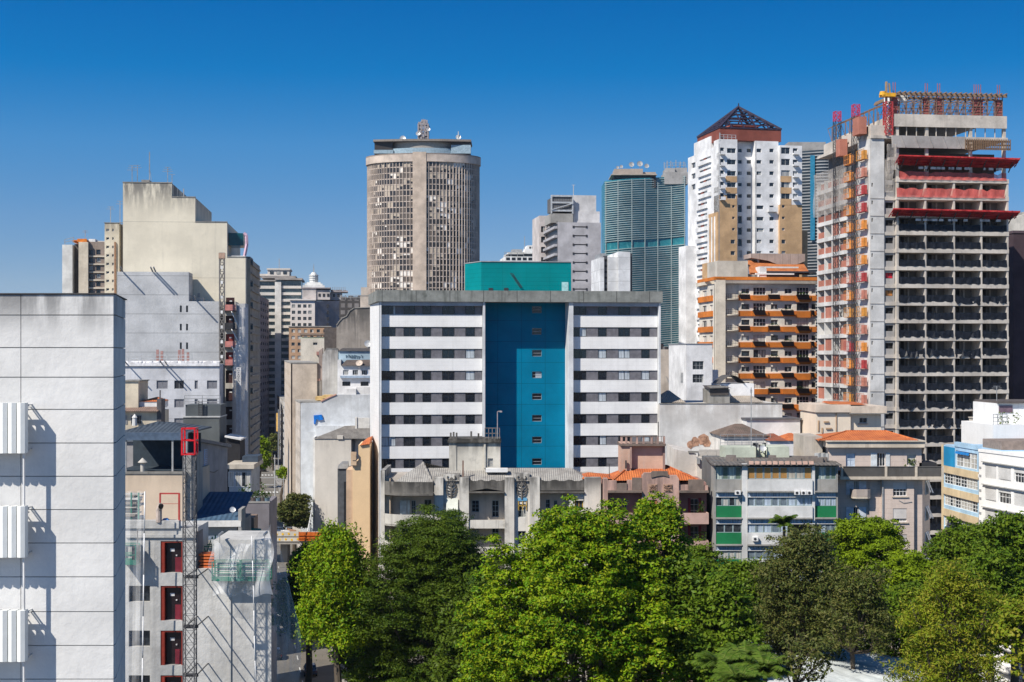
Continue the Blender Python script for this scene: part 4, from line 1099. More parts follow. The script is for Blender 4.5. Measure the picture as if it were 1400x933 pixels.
# ================================================================ white block and blank wall right of centre
def mid_right():
 b = Bld('white_house_block', 'white blank block with two square windows left of the orange balconies', 'building', 938.5, 262, 974, rot=.12)
 U = b.u; Z = lambda py: b.z(py, 955); zt = Z(471)
 holes = [b.R(947, 962, 494, 505.5), b.R(947, 962, 512, 523.5)]
 white = wall('s_white', (.77, .77, .77), .1, .15)
 m = MB(); m.facade(b.tf('f'), 0, b.w, 0, zt, holes, .3); m.box(0, b.w, .32, 14, 0, zt - .01); b.part(m, 'wall', white)
 for h in holes: b.win(h, nx=3, nz=2, fm=M_FRAME, pm=M_GLASS)
 m = MB().box(-.1, b.w + .1, -.1, .25, zt, zt + .15).box(-.1, .2, .25, 14.1, zt, zt + .15).box(.2, b.w + .1, 13.8, 14.1, zt, zt + .15); b.part(m, 'coping', M_GREY)
 m = MB().box(b.w + .01, U(985), 1.5, 12, 0, Z(506)); b.part(m, 'side_wing', white)
 m = MB();
 for i in range(4): m.box(-.05, -.003, 2.5 + i * .5, 2.75 + i * .5, Z(524), Z(510))
 b.part(m, 'side_grille', M_GREY)
 b = Bld('beige_wall_building', 'weathered beige blank building with roof junk right of the white slab', 'building', 903, 295, 926, rot=.1)
 zt = b.z(478, 914); m = MB().box(0, b.w + 6, 0, 12, 0, zt); b.part(m, 'wall', wall('s_beige', (.50, .45, .39), .2, .3))
 m = MB()
 for px, py in ((905, 470), (911, 474), (920, 476)): m.cyl(b.u(px), 2.5, zt, b.z(py, px), 1.0, .8, 10)
 b.part(m, 'roof_tank', M_DARKST); m = MB(); m.bar((b.u(911), -.1, b.z(515, 911)), (b.u(918), -.1, b.z(533, 918)), .06); m.bar((b.u(918), -.1, b.z(515, 911)), (b.u(917), -.1, b.z(533, 918)), .06); b.part(m, 'wall_pipe', M_GREY)
 # big blank white wall
 b = Bld('party_wall_building', 'long low building with a big blank white weathered wall', 'building', 901.8, 205.5, 1069.5, rot=.03)
 U = b.u; Z = lambda py, px=980: b.z(py, px); zt = Z(552.5); wm = wall('s_wall', (.70, .69, .67), .12, .35, sc_col=(.30, .26, .22), top=(zt, 5, .35))
 m = MB().box(0, b.w, 0, 16, 0, zt); b.part(m, 'wall', wm)
 m = MB().box(-.05, b.w + .05, -.08, .3, zt, zt + .12); b.part(m, 'coping', M_CONCD)
 m = MB(); rp = plain('s_render', (.42, .24, .16), .9, var=.3)
 for (px, py, r) in ((950, 604, .8), (961, 601, 1.0), (966, 606, .7), (944, 608, .6)):
  q = b.f(px, py, 0); n = 9; m.prismy([(q[0] + r * math.cos(6.283 * i / n) * rnd.uniform(.6, 1), q[1] + r * 1.1 * math.sin(6.283 * i / n) * rnd.uniform(.6, 1.1)) for i in range(n)], -.05, -.004)
 b.part(m, 'bare_plaster_patches', rp)
 rf = tiles('s_roof', (.40, .35, .29), (.30, .26, .22))
 def hip(b, x0, x1, y0, y1, z0, z1, mat, name='roof', ridge=.3, ov=0):
  m = MB(); xm0, xm1 = x0 + (x1 - x0) * ridge, x1 - (x1 - x0) * ridge; ym = (y0 + y1) / 2
  A, B, C, D_ = (x0, y0, z0), (x1, y0, z0), (x1, y1, z0), (x0, y1, z0); E, G = (xm0, ym, z1), (xm1, ym, z1)
  m.quad(A, B, G, E); m.quad(B, C, G); m.quad(C, D_, E, G); m.quad(D_, A, E); m.quad(A, D_, C, B); return b.part(m, name, mat)
 globals()['hip'] = hip
 hip(b, U(902, 3), U(938, 3), 3, 13, zt + .1, Z(536, 915), rf, 'pyramid_roof', .45); hip(b, U(985, 3), U(1046, 3), 3, 13, zt + .1, Z(537, 1000), rf, 'pyramid_roof', .35)
 m = MB().box(U(985, 6), U(1031, 6), 6, 14, zt, Z(526)); b.part(m, 'roof_house', white)
 m = MB().box(U(970, 2), U(998, 2), 2.2, 8, zt, Z(533)).box(U(972, 2), U(997, 2), 2.5, 8, Z(533), Z(529)); b.part(m, 'roof_shed', M_CONCD)
 m = MB().quad((U(966, 2), 1.6, Z(532)), (U(999, 2), 1.6, Z(531)), (U(995, 2), 7, Z(528)), (U(968, 2), 7, Z(528.5))); m.box(U(971, 2), U(996, 2), 2.05, 2.19, Z(541), Z(533.5)); b.part(m, 'shed_roof', plain('s_shed', (.07, .06, .055), .7))
 m = MB(); x0, x1 = U(985, 5), U(1020, 5); n = 10
 for i in range(n):
  a, c = x0 + (x1 - x0) * i / n, x0 + (x1 - x0) * (i + 1) / n; f = lambda t: Z(525.8) + 1.2 * math.sin(math.pi * t)
  m.quad((a, 5.4, f(i / n)), (c, 5.4, f((i + 1) / n)), (c, 12, f((i + 1) / n)), (a, 12, f(i / n)))
 b.part(m, 'vaulted_roof', plain('s_vault', (.09, .085, .08), .7))
 b = Bld('white_annex', 'low white annex with a thin dark flat roof in front of the orange block', 'building', 1021, 203, 1094, rot=.06)
 Z = lambda py: b.z(py, 1050); m = MB().box(0, b.w, 0, 9, 0, Z(574)); b.part(m, 'wall', white)
 m = MB().box(-.2, b.w + .2, -.25, 9.2, Z(574), Z(572)); b.part(m, 'flat_roof', plain('s_flat', (.10, .10, .11), .7))
 b = Bld('tiled_cottage', 'small white house with brown hipped tile roof and wire fence on its terrace', 'house', 987, 196, 1053, rot=.04)
 Z = lambda py: b.z(py, 1020); U = b.u
 m = MB().box(.4, b.w - .4, .4, 10, 0, Z(597)); b.part(m, 'wall', wall('s_cott', (.72, .70, .67), .15, .2))
 hip(b, 0, b.w, 0, 10.4, Z(597) + .003, Z(582), tiles('s_brown', (.17, .12, .095), (.10, .075, .06)), 'hip_roof', .42)
 m = MB(); rail(m, [(U(984), -.6, Z(611)), (U(1052), -.6, Z(611))], 1.7, .03, .9, 3); b.part(m, 'terrace_fence', M_GREY)
 for a in (1029, 1042):
  r = b.R(a, a + 7, 605, 610.5, .38); b.win(r, x=.38, n=-.08, nx=1, pm=M_GLASSD, child=False)
 b = Bld('red_roof_house', 'low white house with small dark and red tile roofs beside the brown-roofed cottage', 'house', 1053, 194, 1100, rot=.04)
 Z = lambda py: b.z(py, 1075); U = b.u; m = MB().box(0, b.w, .4, 8, 0, Z(603)); b.part(m, 'wall', white)
 hip(b, -.2, U(1078), .1, 8.3, Z(603) + .003, Z(595), tiles('s_redt', (.34, .10, .05), (.2, .07, .04)), 'tiled_roof', .4); hip(b, U(1078) + .02, b.w + .2, .1, 8.3, Z(603) + .003, Z(594.5), M_TERRA, 'tiled_roof', .4)
mid_right()
# ================================================================ white panelled building, left foreground
def panel_building():
 d = 46.; k = d / F
 b = Bld('panel_building', 'big white concrete panel building filling the left foreground', 'building', -160, d, 155, d)
 W = b.w; X = lambda px: b.u(px); Z = lambda py: CZ - (py - HZ) * k
 zt = Z(402.5); mat = wall('a_white', (.70, .695, .68), .05, .16, sc_col=(.25, .25, .25), top=(zt, 1.6, 1.), var=.07, fine=3, bump=.35, blotch=.35)
 joints = [431, 475.5, 516, 560, 606, 651.5, 697, 742.7, 789, 836.6, 882.8]; y = 882.8
 while Z(y + 46) > 1: y += 46; joints.append(y)
 m = MB(); edges = [zt] + [Z(j) for j in joints] + [0]; sk = (-.97, 5.1); jl = X(28.5)
 for a, c in zip(edges, edges[1:]):
  for u0, u1 in ((0, jl - .012), (jl + .012, W)):
   zz0, zz1 = c + .015, a - .015; n = 0
   m.hexa([(u0, 0, zz0), (u1, 0, zz0), (u1, .3, zz0), (u0, .3, zz0), (u0, 0, zz1), (u1, 0, zz1), (u1, .3, zz1), (u0, .3, zz1)])
  m.hexa([(W - .3, .302, c + .015), (W, .302, c + .015), (W + sk[0], sk[1], c + .015), (W + sk[0] - .3, sk[1], c + .015), (W - .3, .302, a - .015), (W, .302, a - .015), (W + sk[0], sk[1], a - .015), (W + sk[0] - .3, sk[1], a - .015)])
 b.part(m, 'wall_panels', mat, split=False)
 m = MB().prism([(.02, .04), (W - .05, .04), (W - .05, .3), (W + sk[0] - .05, sk[1] - .05), (.02, sk[1] + 2)], 0, zt - .05); b.part(m, 'joint_core', plain('a_joint', (.30, .295, .285), .9))
 m = MB().prism([(0, -.05), (W + .05, -.05), (W + sk[0] + .05, sk[1] + .05), (0, sk[1] + 2.1)], zt, zt + .035); b.part(m, 'roof_flashing', plain('a_flash', (.06, .055, .055), .6))
 # sun baffles: box of vertical blades standing off the wall, with brackets
 bl = wall('a_blade', (.80, .82, .80), .05, .15, var=.05)
 for i, (y0, y1) in enumerate(((551, 620), (692.5, 762.5), (835, 905), (978, 1047))):
  off = .7; u1 = b.u(34, -off); z1, z0 = CZ - (y0 - HZ) / F * (d - off), CZ - (y1 - HZ) / F * (d - off)
  par = None
  wd = .245
  for j in range(9):
   uu = u1 - j * (wd + .03); m = MB();
   m.prism([(uu - wd, -off), (uu - wd * .5, -off - .05), (uu, -off), (uu, -off + .3), (uu - .04, -off + .3), (uu - wd + .03, -off + .06)], z0, z1)
   m.bar((uu - .05, -off + .2, z1 - .15), (uu - .05, 0, z1 - .15), .015)
   b.part(m, 'sun_baffle', bl, split=False)
  m = MB(); m.box(u1 - 3, u1 + .02, -off + .31, -off + .36, z1 - .12, z1 - .05).box(u1 - 3, u1 + .02, -off + .31, -off + .36, z0 + .05, z0 + .12)
  for uu in (u1 - .02, u1 - 1.2, u1 - 2.4):
   m.bar((uu, -off + .33, z1 - .08), (uu, 0, z1 - .08), .02); m.bar((uu, -off + .33, z0 + .1), (uu, 0, z0 + .1), .02)
  m.box(u1 - 3, u1 + .01, -off + .37, -.3, z1 - .25, z1 - .2)
  b.part(m, 'baffle_bracket', M_POLE, split=False)
 m = MB(); m.box(b.u(32.5, -.5), b.u(34.5, -.5), -.6, -.5, 0, Z(552)); b.part(m, 'downpipe', M_WHITE)
panel_building()

# ================================================================ grey block under repair with red door openings
def repair_block():
 b = Bld('repair_block', 'rough grey rendered block under repair with a stack of dark red doorways', 'building', 160, 98, 371, rot=.0)
 U = b.u; Z = lambda py: b.z(py, 230); W = b.w
 mat = wall('b_render', (.54, .535, .515), .3, .4, sc_col=(.22, .21, .20), bump=1., fine=1.6)
 redf = plain('b_redframe', (.26, .03, .015), .6); dk = glass('b_dark', dark=(.02, .012, .012), mid=(.05, .02, .02), share=.0)
 zt = Z(722); D = 4; dh = []; wh = []
 for k in range(9):
  y = 740 + 61.2 * k
  r = b.R(219.5, 251, y, y + (43.5 if k == 0 else 47.5))
  if r[2] > .5: dh.append(r)
  if k:
   q = b.R(176, 205, y, y + 22)
   if q[2] > .5: wh.append(q)
 m = MB(); m.facade(b.tf('f'), 0, U(268), 0, zt, dh + wh, .55); m.box(0, U(268), 2.2, D, 0, zt - .01); m.box(0, .2, .56, 2.2, 0, zt - .01);
 m.box(0.21, U(268), .6, 2.19, zt - .3, zt - .02); b.part(m, 'wall', mat, split=False)
 for r in dh:
  e = MB(); f = .16
  e.box(r[0], r[0] + f * 1.6, .05, .5, r[2], r[3]).box(r[1] - f, r[1], .05, .5, r[2], r[3]).box(r[0] + f * 1.6, r[1] - f, .05, .5, r[3] - f * .7, r[3]); db = b.part(e, 'doorway', redf, split=False)
  MB().box(r[0] + .27, r[1] - .17, .42, .5, r[2], r[3] - .12).build('door_leaf', plain('b_leaf', (.018, .010, .012), .35), db)
  MB().box(r[0] + .9, r[1] - .19, .34, .41, r[2] + .02, r[2] + 1.0).build('red_board', plain('b_board', (.20, .02, .035), .5), db)
  e = MB().box(r[0] + .55, r[0] + .85, .40, .415, r[3] - .75, r[3] - .55); e.cyl(r[0] + 1.0, .38, r[3] - 1.05, r[3] - .97, .06, n=8); e.build('notice', M_WHITE, db)
 for r in wh: b.win(r, n=.35, nx=3, fm=M_FRAMED, pm=M_GLASSD)
 # parapet and clutter on the left roof
 e = MB().box(0, U(245), -.12, .5, zt - .02, zt + .5); e.box(U(172), U(268), -.14, -.004, Z(735), Z(731)); b.part(e, 'parapet', mat, split=False)
 # right blank wall
 zr = Z(778); zt2 = Z(738); xa, xb = U(268), U(293)
 m = MB().box(xa + .005, xb, .0, D, 0, zr).prism([(xb + .005, -.02), (W, -.02), (W - 1.0, 5), (xb, 5)], 0, zt2); b.part(m, 'blank_wall', mat)
 e = MB().box(U(313), U(316), -.12, -.03, 0, Z(815)); b.part(e, 'wall_pilaster', mat)
 # loose pallets of tiles and a green prop frame on the low roof
 e = MB()
 for i in range(5): e.box(xa + .1 + .1 * (i % 2), xb - .1, .4, 1.6, zr + .2 * i, zr + .2 * i + .13)
 o = b.part(e, 'barrier_boards', plain('b_orange', (.52, .12, .03), .6), split=False); o.parent = None
 tag(o, 'stack of orange barrier boards on the low grey roof beside the mast', 'barrier boards')
 o.location = (b.o.x, b.o.y, 0); o.rotation_euler = (0, 0, b.ang)
repair_block()
def loc_obj(b, mb, name, mats, label, cat, group=None):
 """a thing of its own, built in the frame of building b but standing free at top level"""
 o = mb.build(name, mats, None, 'net' in name); o.location = (b.o.x, b.o.y, 0); o.rotation_euler = (0, 0, b.ang); return tag(o, label, cat, group)
def rebase(o, kids=()):   # move the origin of a free object to its base centre
 me = o.data; n = len(me.vertices); co = np.empty(n * 3); me.vertices.foreach_get('co', co); co = co.reshape(-1, 3)
 c = Vector(((co[:, 0].min() + co[:, 0].max()) / 2, (co[:, 1].min() + co[:, 1].max()) / 2, co[:, 2].min()))
 co -= np.array(c); me.vertices.foreach_set('co', co.ravel()); me.update()
 o.location = Vector(o.location) + Matrix.Rotation(o.rotation_euler.z, 3, 'Z') @ c
def scaffold_stuff():
 b = Bld('suspended_scaffold', 'green suspended work platform hanging against the grey blank wall', 'scaffold', 160, 98, 371, rot=.0)
 b.root.location.z = 0; U = b.u; Z = lambda py: b.z(py, 330, -.9)
 gr = plain('sc_green', (.03, .20, .14), .5); x0, x1 = b.u(291, -.9), b.u(369, -.9)
 m = MB(); z0, z1 = Z(794), Z(768)
 m.box(x0, x1, -1.1, -.15, z0, z0 + .08); b.part(m, 'deck', gr)
 m = MB().box(x0, x1, -1.14, -1.1, z0, z0 + .3); b.part(m, 'toe_board', gr)
 m = MB(); xm = b.u(326, -.9)
 for a, c in ((x0, xm - .04), (xm + .04, x1)):
  for y in (-1.1, -.2):
   for x in (a, c): m.bar((x, y, z0), (x, y, z1), .035)
   for zz in (z1, z0 + .9, z0 + .5): m.bar((a, y, zz), (c, y, zz), .025)
 b.part(m, 'guard_rail', gr, split=False)
 m = MB()
 for x in (x0 + .4, x1 - .4): m.bar((x, -.6, z1), (x, -.6, Z(732)), .02); m.bar((x, -.9, Z(732)), (x, .4, Z(731)), .06)
 b.part(m, 'suspension_cable', M_STEEL)
 # small green one on the left
 b2 = Bld('suspended_scaffold', 'short green work platform half hidden behind the white panel building', 'scaffold', 160, 98, 371, rot=.0)
 x0, x1 = b2.u(166, -.9), b2.u(186.5, -.9); z0, z1 = b2.z(772, 180, -.9), b2.z(745, 180, -.9)
 m = MB().box(x0, x1, -1.1, -.1, z0, z0 + .3); b2.part(m, 'deck', gr)
 m = MB()
 for y in (-1.1, -.12):
  for x in (x0, x1): m.bar((x, y, z0), (x, y, z1), .04)
  m.bar((x0, y, z1), (x1, y, z1), .03); m.bar((x0, y, (z0 + z1) / 2), (x1, y, (z0 + z1) / 2), .03)
 b2.part(m, 'guard_rail', gr, split=False); m = MB().box(x1 - .3, x1 + .1, -.9, -.3, z0 + .3, z0 + 1.2); m.bar((x1, -.6, z1), (x1, -.6, b2.z(722, 185)), .03); b2.part(m, 'winch', M_DARKST, split=False)
 # green steel props behind
 m = MB(); xa, xb = b.u(275, 3), b.u(292, 3); za, zb = b.z(778, 280, 3), b.z(733, 280, 3)
 for x in (xa, xb):
  for y in (2.6, 3.6): m.bar((x, y, za), (x, y, zb), .045)
 for zz in (za + .8, za + 1.6): m.bar((xa, 2.6, zz), (xb, 2.6, zz), .035); m.bar((xa, 3.6, zz), (xb, 3.6, zz), .035)
 m.bar((xa, 2.6, za), (xb, 2.6, zb), .03); m.bar((xb, 2.6, za), (xa, 2.6, zb), .03)
 for zz in (za + .8, za + 1.6):
  for x in (xa, xb): m.bar((x, 2.6, zz), (x, 3.6, zz), .03)
 o = loc_obj(b, m, 'scaffold_frame', gr, 'green steel scaffold frame standing in the dark gap right of the mast', 'scaffold'); rebase(o)
 # white nets
 wn = netting('white_net', (.82, .84, .86), .36, .8); sn = netting('side_net', (.75, .80, .84), .27, .6)
 def sheet(P, nu, nv, fn):
  m = MB()
  g_ = [[fn(i / nu, j / nv) for i in range(nu + 1)] for j in range(nv + 1)]
  for j in range(nv):
   for i in range(nu): m.quad(g_[j][i], g_[j][i + 1], g_[j + 1][i + 1], g_[j + 1][i])
  return m
 xa, xb = b.u(288, -1.3), b.u(372, -1.3); zt = b.z(727, 330, -1.3)
 def fn(t, s):
  sag = .9 * math.sin(math.pi * t) * (1 - s) + .5 * (1 - t) * (1 - s)
  z = zt + .6 * t * (1 - s) - sag - s * 4.2 + .12 * math.sin(17 * t + 5 * s); return (xa + (xb - xa) * t + .15 * math.sin(9 * s + 4 * t), -1.3 - .3 * math.sin(5 * s + 11 * t) * (1 - .4 * s) - .5 * (1 - s) * math.sin(math.pi * t), z)
 o = loc_obj(b, sheet(None, 60, 30, fn), 'debris_net', wn, 'crumpled white debris net draped over the top of the grey blank wall', 'debris net', 'debris nets on the grey block'); rebase(o)
 x2 = b.u(371, -1.0); zt3 = b.z(735, 372, -1)
 def fn2(t, s):
  top = zt3 + .4 - 2.0 * t; z = top * (1 - s) + .2 * s
  out = 1.05 * min(1, s * 5) + .25 * math.sin(8 * s) * (1 - s)
  return (x2 + .05 + out * t * 1.0 + .05 * math.sin(20 * s + 3 * t), -1.2 + 9 * t * .5 + .2 * math.sin(13 * s + 5 * t), z)
 o = loc_obj(b, sheet(None, 10, 40, fn2), 'debris_net', sn, 'long white net hanging beside the grey block in front of the parked cars', 'debris net', 'debris nets on the grey block'); rebase(o)
 xa3, xb3 = b.u(168, -1.6), b.u(187, -1.6); zt4 = b.z(672, 180, -1.6)
 def fn3(t, s): return (xa3 + (xb3 - xa3) * t + .2 * s * (t - 1) * 2 + (.55 * (1 - s) * t), -1.6 + .12 * math.sin(12 * t + 4 * s), zt4 - (zt4 - 1) * s)
 o = loc_obj(b, sheet(None, 8, 30, fn3), 'debris_net', netting('left_net', (.85, .86, .88), .20, .6), 'thin white net hanging down beside the white panel building', 'debris net', 'debris nets on the grey block'); rebase(o)
 m = MB(); m.path([fn3(1, s / 12) for s in range(13)], .045); o = loc_obj(b, m, 'net_rope', plain('rope', (.8, .8, .8), .7), 'white rope edge running down the thin net near the panel building', 'rope'); rebase(o)
 m = MB(); m.path([(b.u(344 + i, -1.9), -1.9 + .1 * math.sin(i), b.z(733 + i * 34, 344, -1.9)) for i in range(7)], .03); o = loc_obj(b, m, 'net_rope', plain('rope', (.8, .8, .8), .7), 'white rope hanging in front of the grey blank wall and its platform', 'rope'); rebase(o)
scaffold_stuff()
def site_mast():
 d = 94.; p = at(259.5, HZ, d); w = 7.6 / F * d; Z = lambda py: CZ - (py - HZ) / F * d
 t = tag(empty('hoist_mast', (p.x, p.y, 0)), 'slender steel lattice mast with a bright red top section in front of the red doorways', 'hoist mast')
 m = MB().lattice(-w, w, -w, w, 0, Z(621), .95, .032, .013); m.build('mast', plain('mast_grey', (.14, .14, .145), .5, .5), t)
 m = MB();
 for y in (-w * 1.15, w * 1.15):
  for x in (-w * 1.15, w * 1.15): m.box(x - .05, x + .05, y - .05, y + .05, Z(621), Z(585))
  for zz in (Z(621), Z(602), Z(586)): m.box(-w * 1.15, w * 1.15, y - .06, y + .06, zz - .04, zz + .04)
 for x in (-w * 1.15, w * 1.15):
  for zz in (Z(621), Z(602), Z(586)): m.box(x - .06, x + .06, -w * 1.14, w * 1.14, zz - .06, zz + .06)
 m.build('mast_top', plain('mast_red', (.62, .012, .02), .4), t)
 for i, py in enumerate((790, 858, 925)):
  m = MB(); z = Z(py); m.box(-w - .1, w + .1, w - .05, w + .12, z - .1, z + .1); m.bar((-w, w, z), (-w, 3.98, z), .03); m.bar((w, w, z), (w, 3.98, z), .03); m.build('wall_tie', M_DARKST, t)
site_mast()

# ================================================================ beige low house, canopy and blue roof behind
def low_left():
 b = Bld('beige_house', 'plain beige house wall with a dark open loft under a blue metal roof', 'house', 160, 150, 253.5, rot=.0)
 U = b.u; Z = lambda py, px=215, y=0: b.z(py, px, y); zt = Z(648)
 m = MB().box(0, b.w, 0, 12, 0, zt); b.part(m, 'wall', wall('c_beige', (.62, .50, .38), .06, .14, var=.05, top=(zt, 2, .2)))
 m = MB().box(-.05, b.w + .05, -.12, .35, zt, zt + .22); b.part(m, 'coping', M_CONCD)
 blue = plain('c_blue', (.10, .14, .20), .4, .3); zc0, zc1 = Z(602, 215, 1), Z(591.5, 215, 1)
 m = MB().box(-.3, U(257, 1), .8, 1.1, zc0, zc1); b.part(m, 'fascia', blue)
 m = MB(); apx = U(205, 3); yb = 13; A = [(-.3, .9, zc1), (U(257, 1), .9, zc1 - .1), (U(257, 1), yb, zc1), (-.3, yb, zc1)]; ap = (apx, 6, Z(576.5, 205, 6)); ap2 = (apx + 1.5, 7, ap[2] - .1)
 m.quad(A[0], A[1], ap2, ap); m.quad(A[1], A[2], ap2); m.quad(A[2], A[3], ap, ap2); m.quad(A[3], A[0], ap); m.box(-.3, U(257, 1) - .01, 1.12, yb, zc1 - .12, zc1 - .02); b.part(m, 'metal_roof', tiles('c_bluetile', (.055, .075, .10), (.035, .05, .07), pitch=.45))
 m = MB().box(-.3, U(256, 1), 7.5, 7.7, zt, zc0 + .4).box(-.3, U(256), 1.2, 7.4, zt + .2, zt + .24); b.part(m, 'loft_back', plain('c_loft_shadow', (.03, .045, .06), .8))  # deep shadow under the roof painted as a near-black back and floor
 m = MB()
 for px in (236, 172): m.bar((U(px, 1), 1, zt), (U(px, 1), 1, zc0), .09)
 m.bar((U(254, 1), 1, zt), (U(254, 1), 1, zc0), .2); b.part(m, 'post', M_GREY)
 m = MB(); x = U(194); m.cyl(x, .3, zt + .2, zt + 1.0, .22); m.cyl(x, .3, zt + 1.0, zt + 1.15, .22, .5); m.cyl(x, .3, zt + 1.15, zt + 1.6, .5, .05); b.part(m, 'roof_vent', wall('c_vent', (.55, .52, .47), .2, .2), split=False)
 m = MB().box(b.w + .02, b.w + .5, .4, 6, 0, Z(622)); b.part(m, 'side_pier', M_CONC)
 # grey-blue house to the right, turned towards the street
 p0, p1 = at(271, HZ, 158), at(311, HZ, 172)
 h = tag(empty('grey_house', (p0.x, p0.y, 0)), 'grey house in shade with a pale blue shuttered window, right of the red mast top', 'house')
 L = p1.y - p0.y; dx = p1.x - p0.x; z0, z1 = CZ - (604 - HZ) / F * 158, CZ - (612 - HZ) / F * 172
 wm = wall('d_grey', (.34, .33, .34), .1, .2)
 m = MB(); m.hexa([(-8, 0, 0), (0, 0, 0), (dx, L, 0), (-8, L, 0), (-8, 0, z0), (0, 0, z0), (dx, L, z1), (-8, L, z1)]); m.build('wall', wm, h)
 m = MB().hexa([(-8, -.3, z0), (.35, -.3, z0), (dx + .4, L + .3, z1), (-8, L + .3, z1), (-8, -.3, z0 + .35), (.35, -.3, z0 + .35), (dx + .4, L + .3, z1 + .35), (-8, L + .3, z1 + .35)]); m.build('roof_slab', plain('d_roof', (.10, .12, .15), .6), h)
 m = MB(); yy = 2.6; m.box(.02, .1, yy, yy + 4.6, z0 - 2.9, z0 - 1.0); sh = m.build('shutter', plain('d_blue', (.22, .38, .62), .5), h)
 m = MB()
 for i in range(9): m.box(.1, .13, yy + .2, yy + 4.4, z0 - 2.75 + i * .2, z0 - 2.65 + i * .2)
 m.build('slats', plain('d_blue2', (.16, .30, .52), .5), sh)
 m = MB(); m.path([(.05, 0, z0 - 3.0), (.35, L * .5, z0 - 3.9), (.1, L, z0 - 3.6)], .04); m.build('cable', M_DARKST, h)
 # blue metal roof sloping in front of it
 r = Bld('metal_roofed_shed', 'shed with a broad blue corrugated roof and white gutter behind the netted wall', 'shed', 256, 150, 326, rot=.05)
 U = r.u; zf, zb = r.z(714, 300), r.z(674, 300, 12)
 m = MB().hexa([(0, 0, zf), (r.w, 0, zf - .2), (r.w, 12, zb), (0, 12, zb), (0, 0, zf + .12), (r.w, 0, zf - .08), (r.w, 12, zb + .12), (0, 12, zb + .12)]); r.part(m, 'roof', tiles('c_bluecorr', (.055, .115, .19), (.04, .085, .14), pitch=.5))
 m = MB().box(-.1, r.w + .3, -.35, -.02, zf - .45, zf + .15); r.part(m, 'gutter', wall('c_gut', (.72, .70, .66), .2, .3))
 m = MB().box(.3, r.w - .2, .5, 11.8, 0, zf - .4).box(r.w + .01, r.w + .35, -.3, 3, 0, zf + 1.3); r.part(m, 'wall', M_CONC)
 m = MB(); dish(m, r.u(318, 2), 2, r.z(697, 318, 2), .32, (.3, -1, .6)); r.part(m, 'dish_aerial', M_POLE, split=False)
 m = MB().box(1, r.w - 1.5, -2.6, -.36, zf - 1.5, zf - 1.35); r.part(m, 'porch_roof', plain('c_porch', (.16, .20, .26), .5))
 # roof clutter on the repair block: pipes, red frame, planks
 q = Bld('pipe_frame', 'red steel pipe goal frame standing on the grey parapet before the beige wall', 'pipe frame', 160, 98, 371, rot=0.)
 zb_, zt_ = q.z(714, 230, .2), q.z(675, 230, .2); m = MB(); a, c = q.u(219, .2), q.u(245, .2)
 m.bar((a, .2, zb_), (a, .2, zt_), .05); m.bar((c, .2, zb_), (c, .2, zt_), .06); m.bar((a - .03, .2, zt_), (c + .03, .2, zt_), .05); m.bar((a, .2, q.z(689, 230, .2)), (c, .2, q.z(689, 230, .2)), .015); q.part(m, 'frame', plain('c_redpipe', (.42, .06, .05), .5), split=False)
 zb_ = q.z(712, 230, .3)
 m = MB(); rr = random.Random(2)
 for i in range(14):
  z = q.z(676 + i * 2.8, 190, 1.5); x0 = q.u(160); m.box(x0, q.u(188 + rr.uniform(-4, 7), 1.5), 1.2 + rr.uniform(-.3, .2), 2.2, z - .06, z + rr.uniform(.02, .1), i % 3)
 for px in (189, 179): m.bar((q.u(px, 1), 1.1, zb_), (q.u(px, 1), 1.1, q.z(674, 189, 1)), .05, 4, 3)
 o = loc_obj(q, m, 'plank_stack', [plain('pl_a', (.42, .40, .36), .8), plain('pl_b', (.24, .21, .18), .8), plain('pl_c', (.6, .58, .54), .8), plain('sc_green', (.03, .2, .14))], 'stack of grey planks and boards on the roof beside the panel building', 'planks'); rebase(o)
 m = MB(); x = q.u(217, -.1); m.cyl(x, -.05, q.z(714, 217), q.z(696, 217), .2, .2, 10); m.bar((x, -.05, q.z(697, 217)), (x + .18, -.2, q.z(690, 217)), .2, 10); m.bar((x + .18, -.2, q.z(691, 217)), (x + .2, -.4, q.z(692.5, 217)), .16, 10, 1)
 o = loc_obj(q, m, 'vent_pipe', [plain('vp', (.48, .40, .35), .7), M_HOLE], 'short tan pipe with a dark bent mouth on the grey parapet', 'pipe'); rebase(o)
 m = MB().box(q.u(219, .3), q.u(234, .3), -.1, .45, q.z(715, 225), q.z(712, 225)); m.hexa([(q.u(222, .3), .1, q.z(712, 225)), (q.u(232, .3), .1, q.z(712, 225)), (q.u(232, .3), .4, q.z(712, 225)), (q.u(222, .3), .4, q.z(712, 225)), (q.u(224, .3), .15, q.z(709.5, 225)), (q.u(229, .3), .15, q.z(709, 225)), (q.u(229, .3), .35, q.z(709, 225)), (q.u(224, .3), .35, q.z(709.5, 225))])
 o = loc_obj(q, m, 'tarpaulin', plain('c_bluetarp', (.03, .16, .42), .4), 'folded blue tarpaulin lying on the grey parapet under the red pipe frame', 'tarpaulin'); rebase(o)
 # small houses by the street
 b = Bld('corner_house', 'small house with pale roof edge and wide bluish windows beside the street', 'house', 311, 205, 346, rot=.05)
 U = b.u; Z = lambda py: b.z(py, 328); m = MB().box(.2, b.w - .3, .2, 10, 0, Z(641)); b.part(m, 'wall', wall('d_corner', (.45, .50, .54), .15, .2))
 m = MB().box(-.1, b.w + .2, -.5, 10.2, Z(641), Z(635)); b.part(m, 'roof_slab', wall('d_corner_roof', (.55, .50, .42), .4, .4))
 for a, c in ((312.5, 320), (322, 330), (330.5, 342)): b.win(b.R(a, c, 645, 666, .2), x=.2, n=-.08, nx=2, fm=M_FRAMEW, pm=M_GLASSC)
 m = MB().box(b.u(326), b.w + .2, 4, 9, Z(635), Z(627)); b.part(m, 'roof_tank', plain('d_tank', (.04, .06, .09), .6))
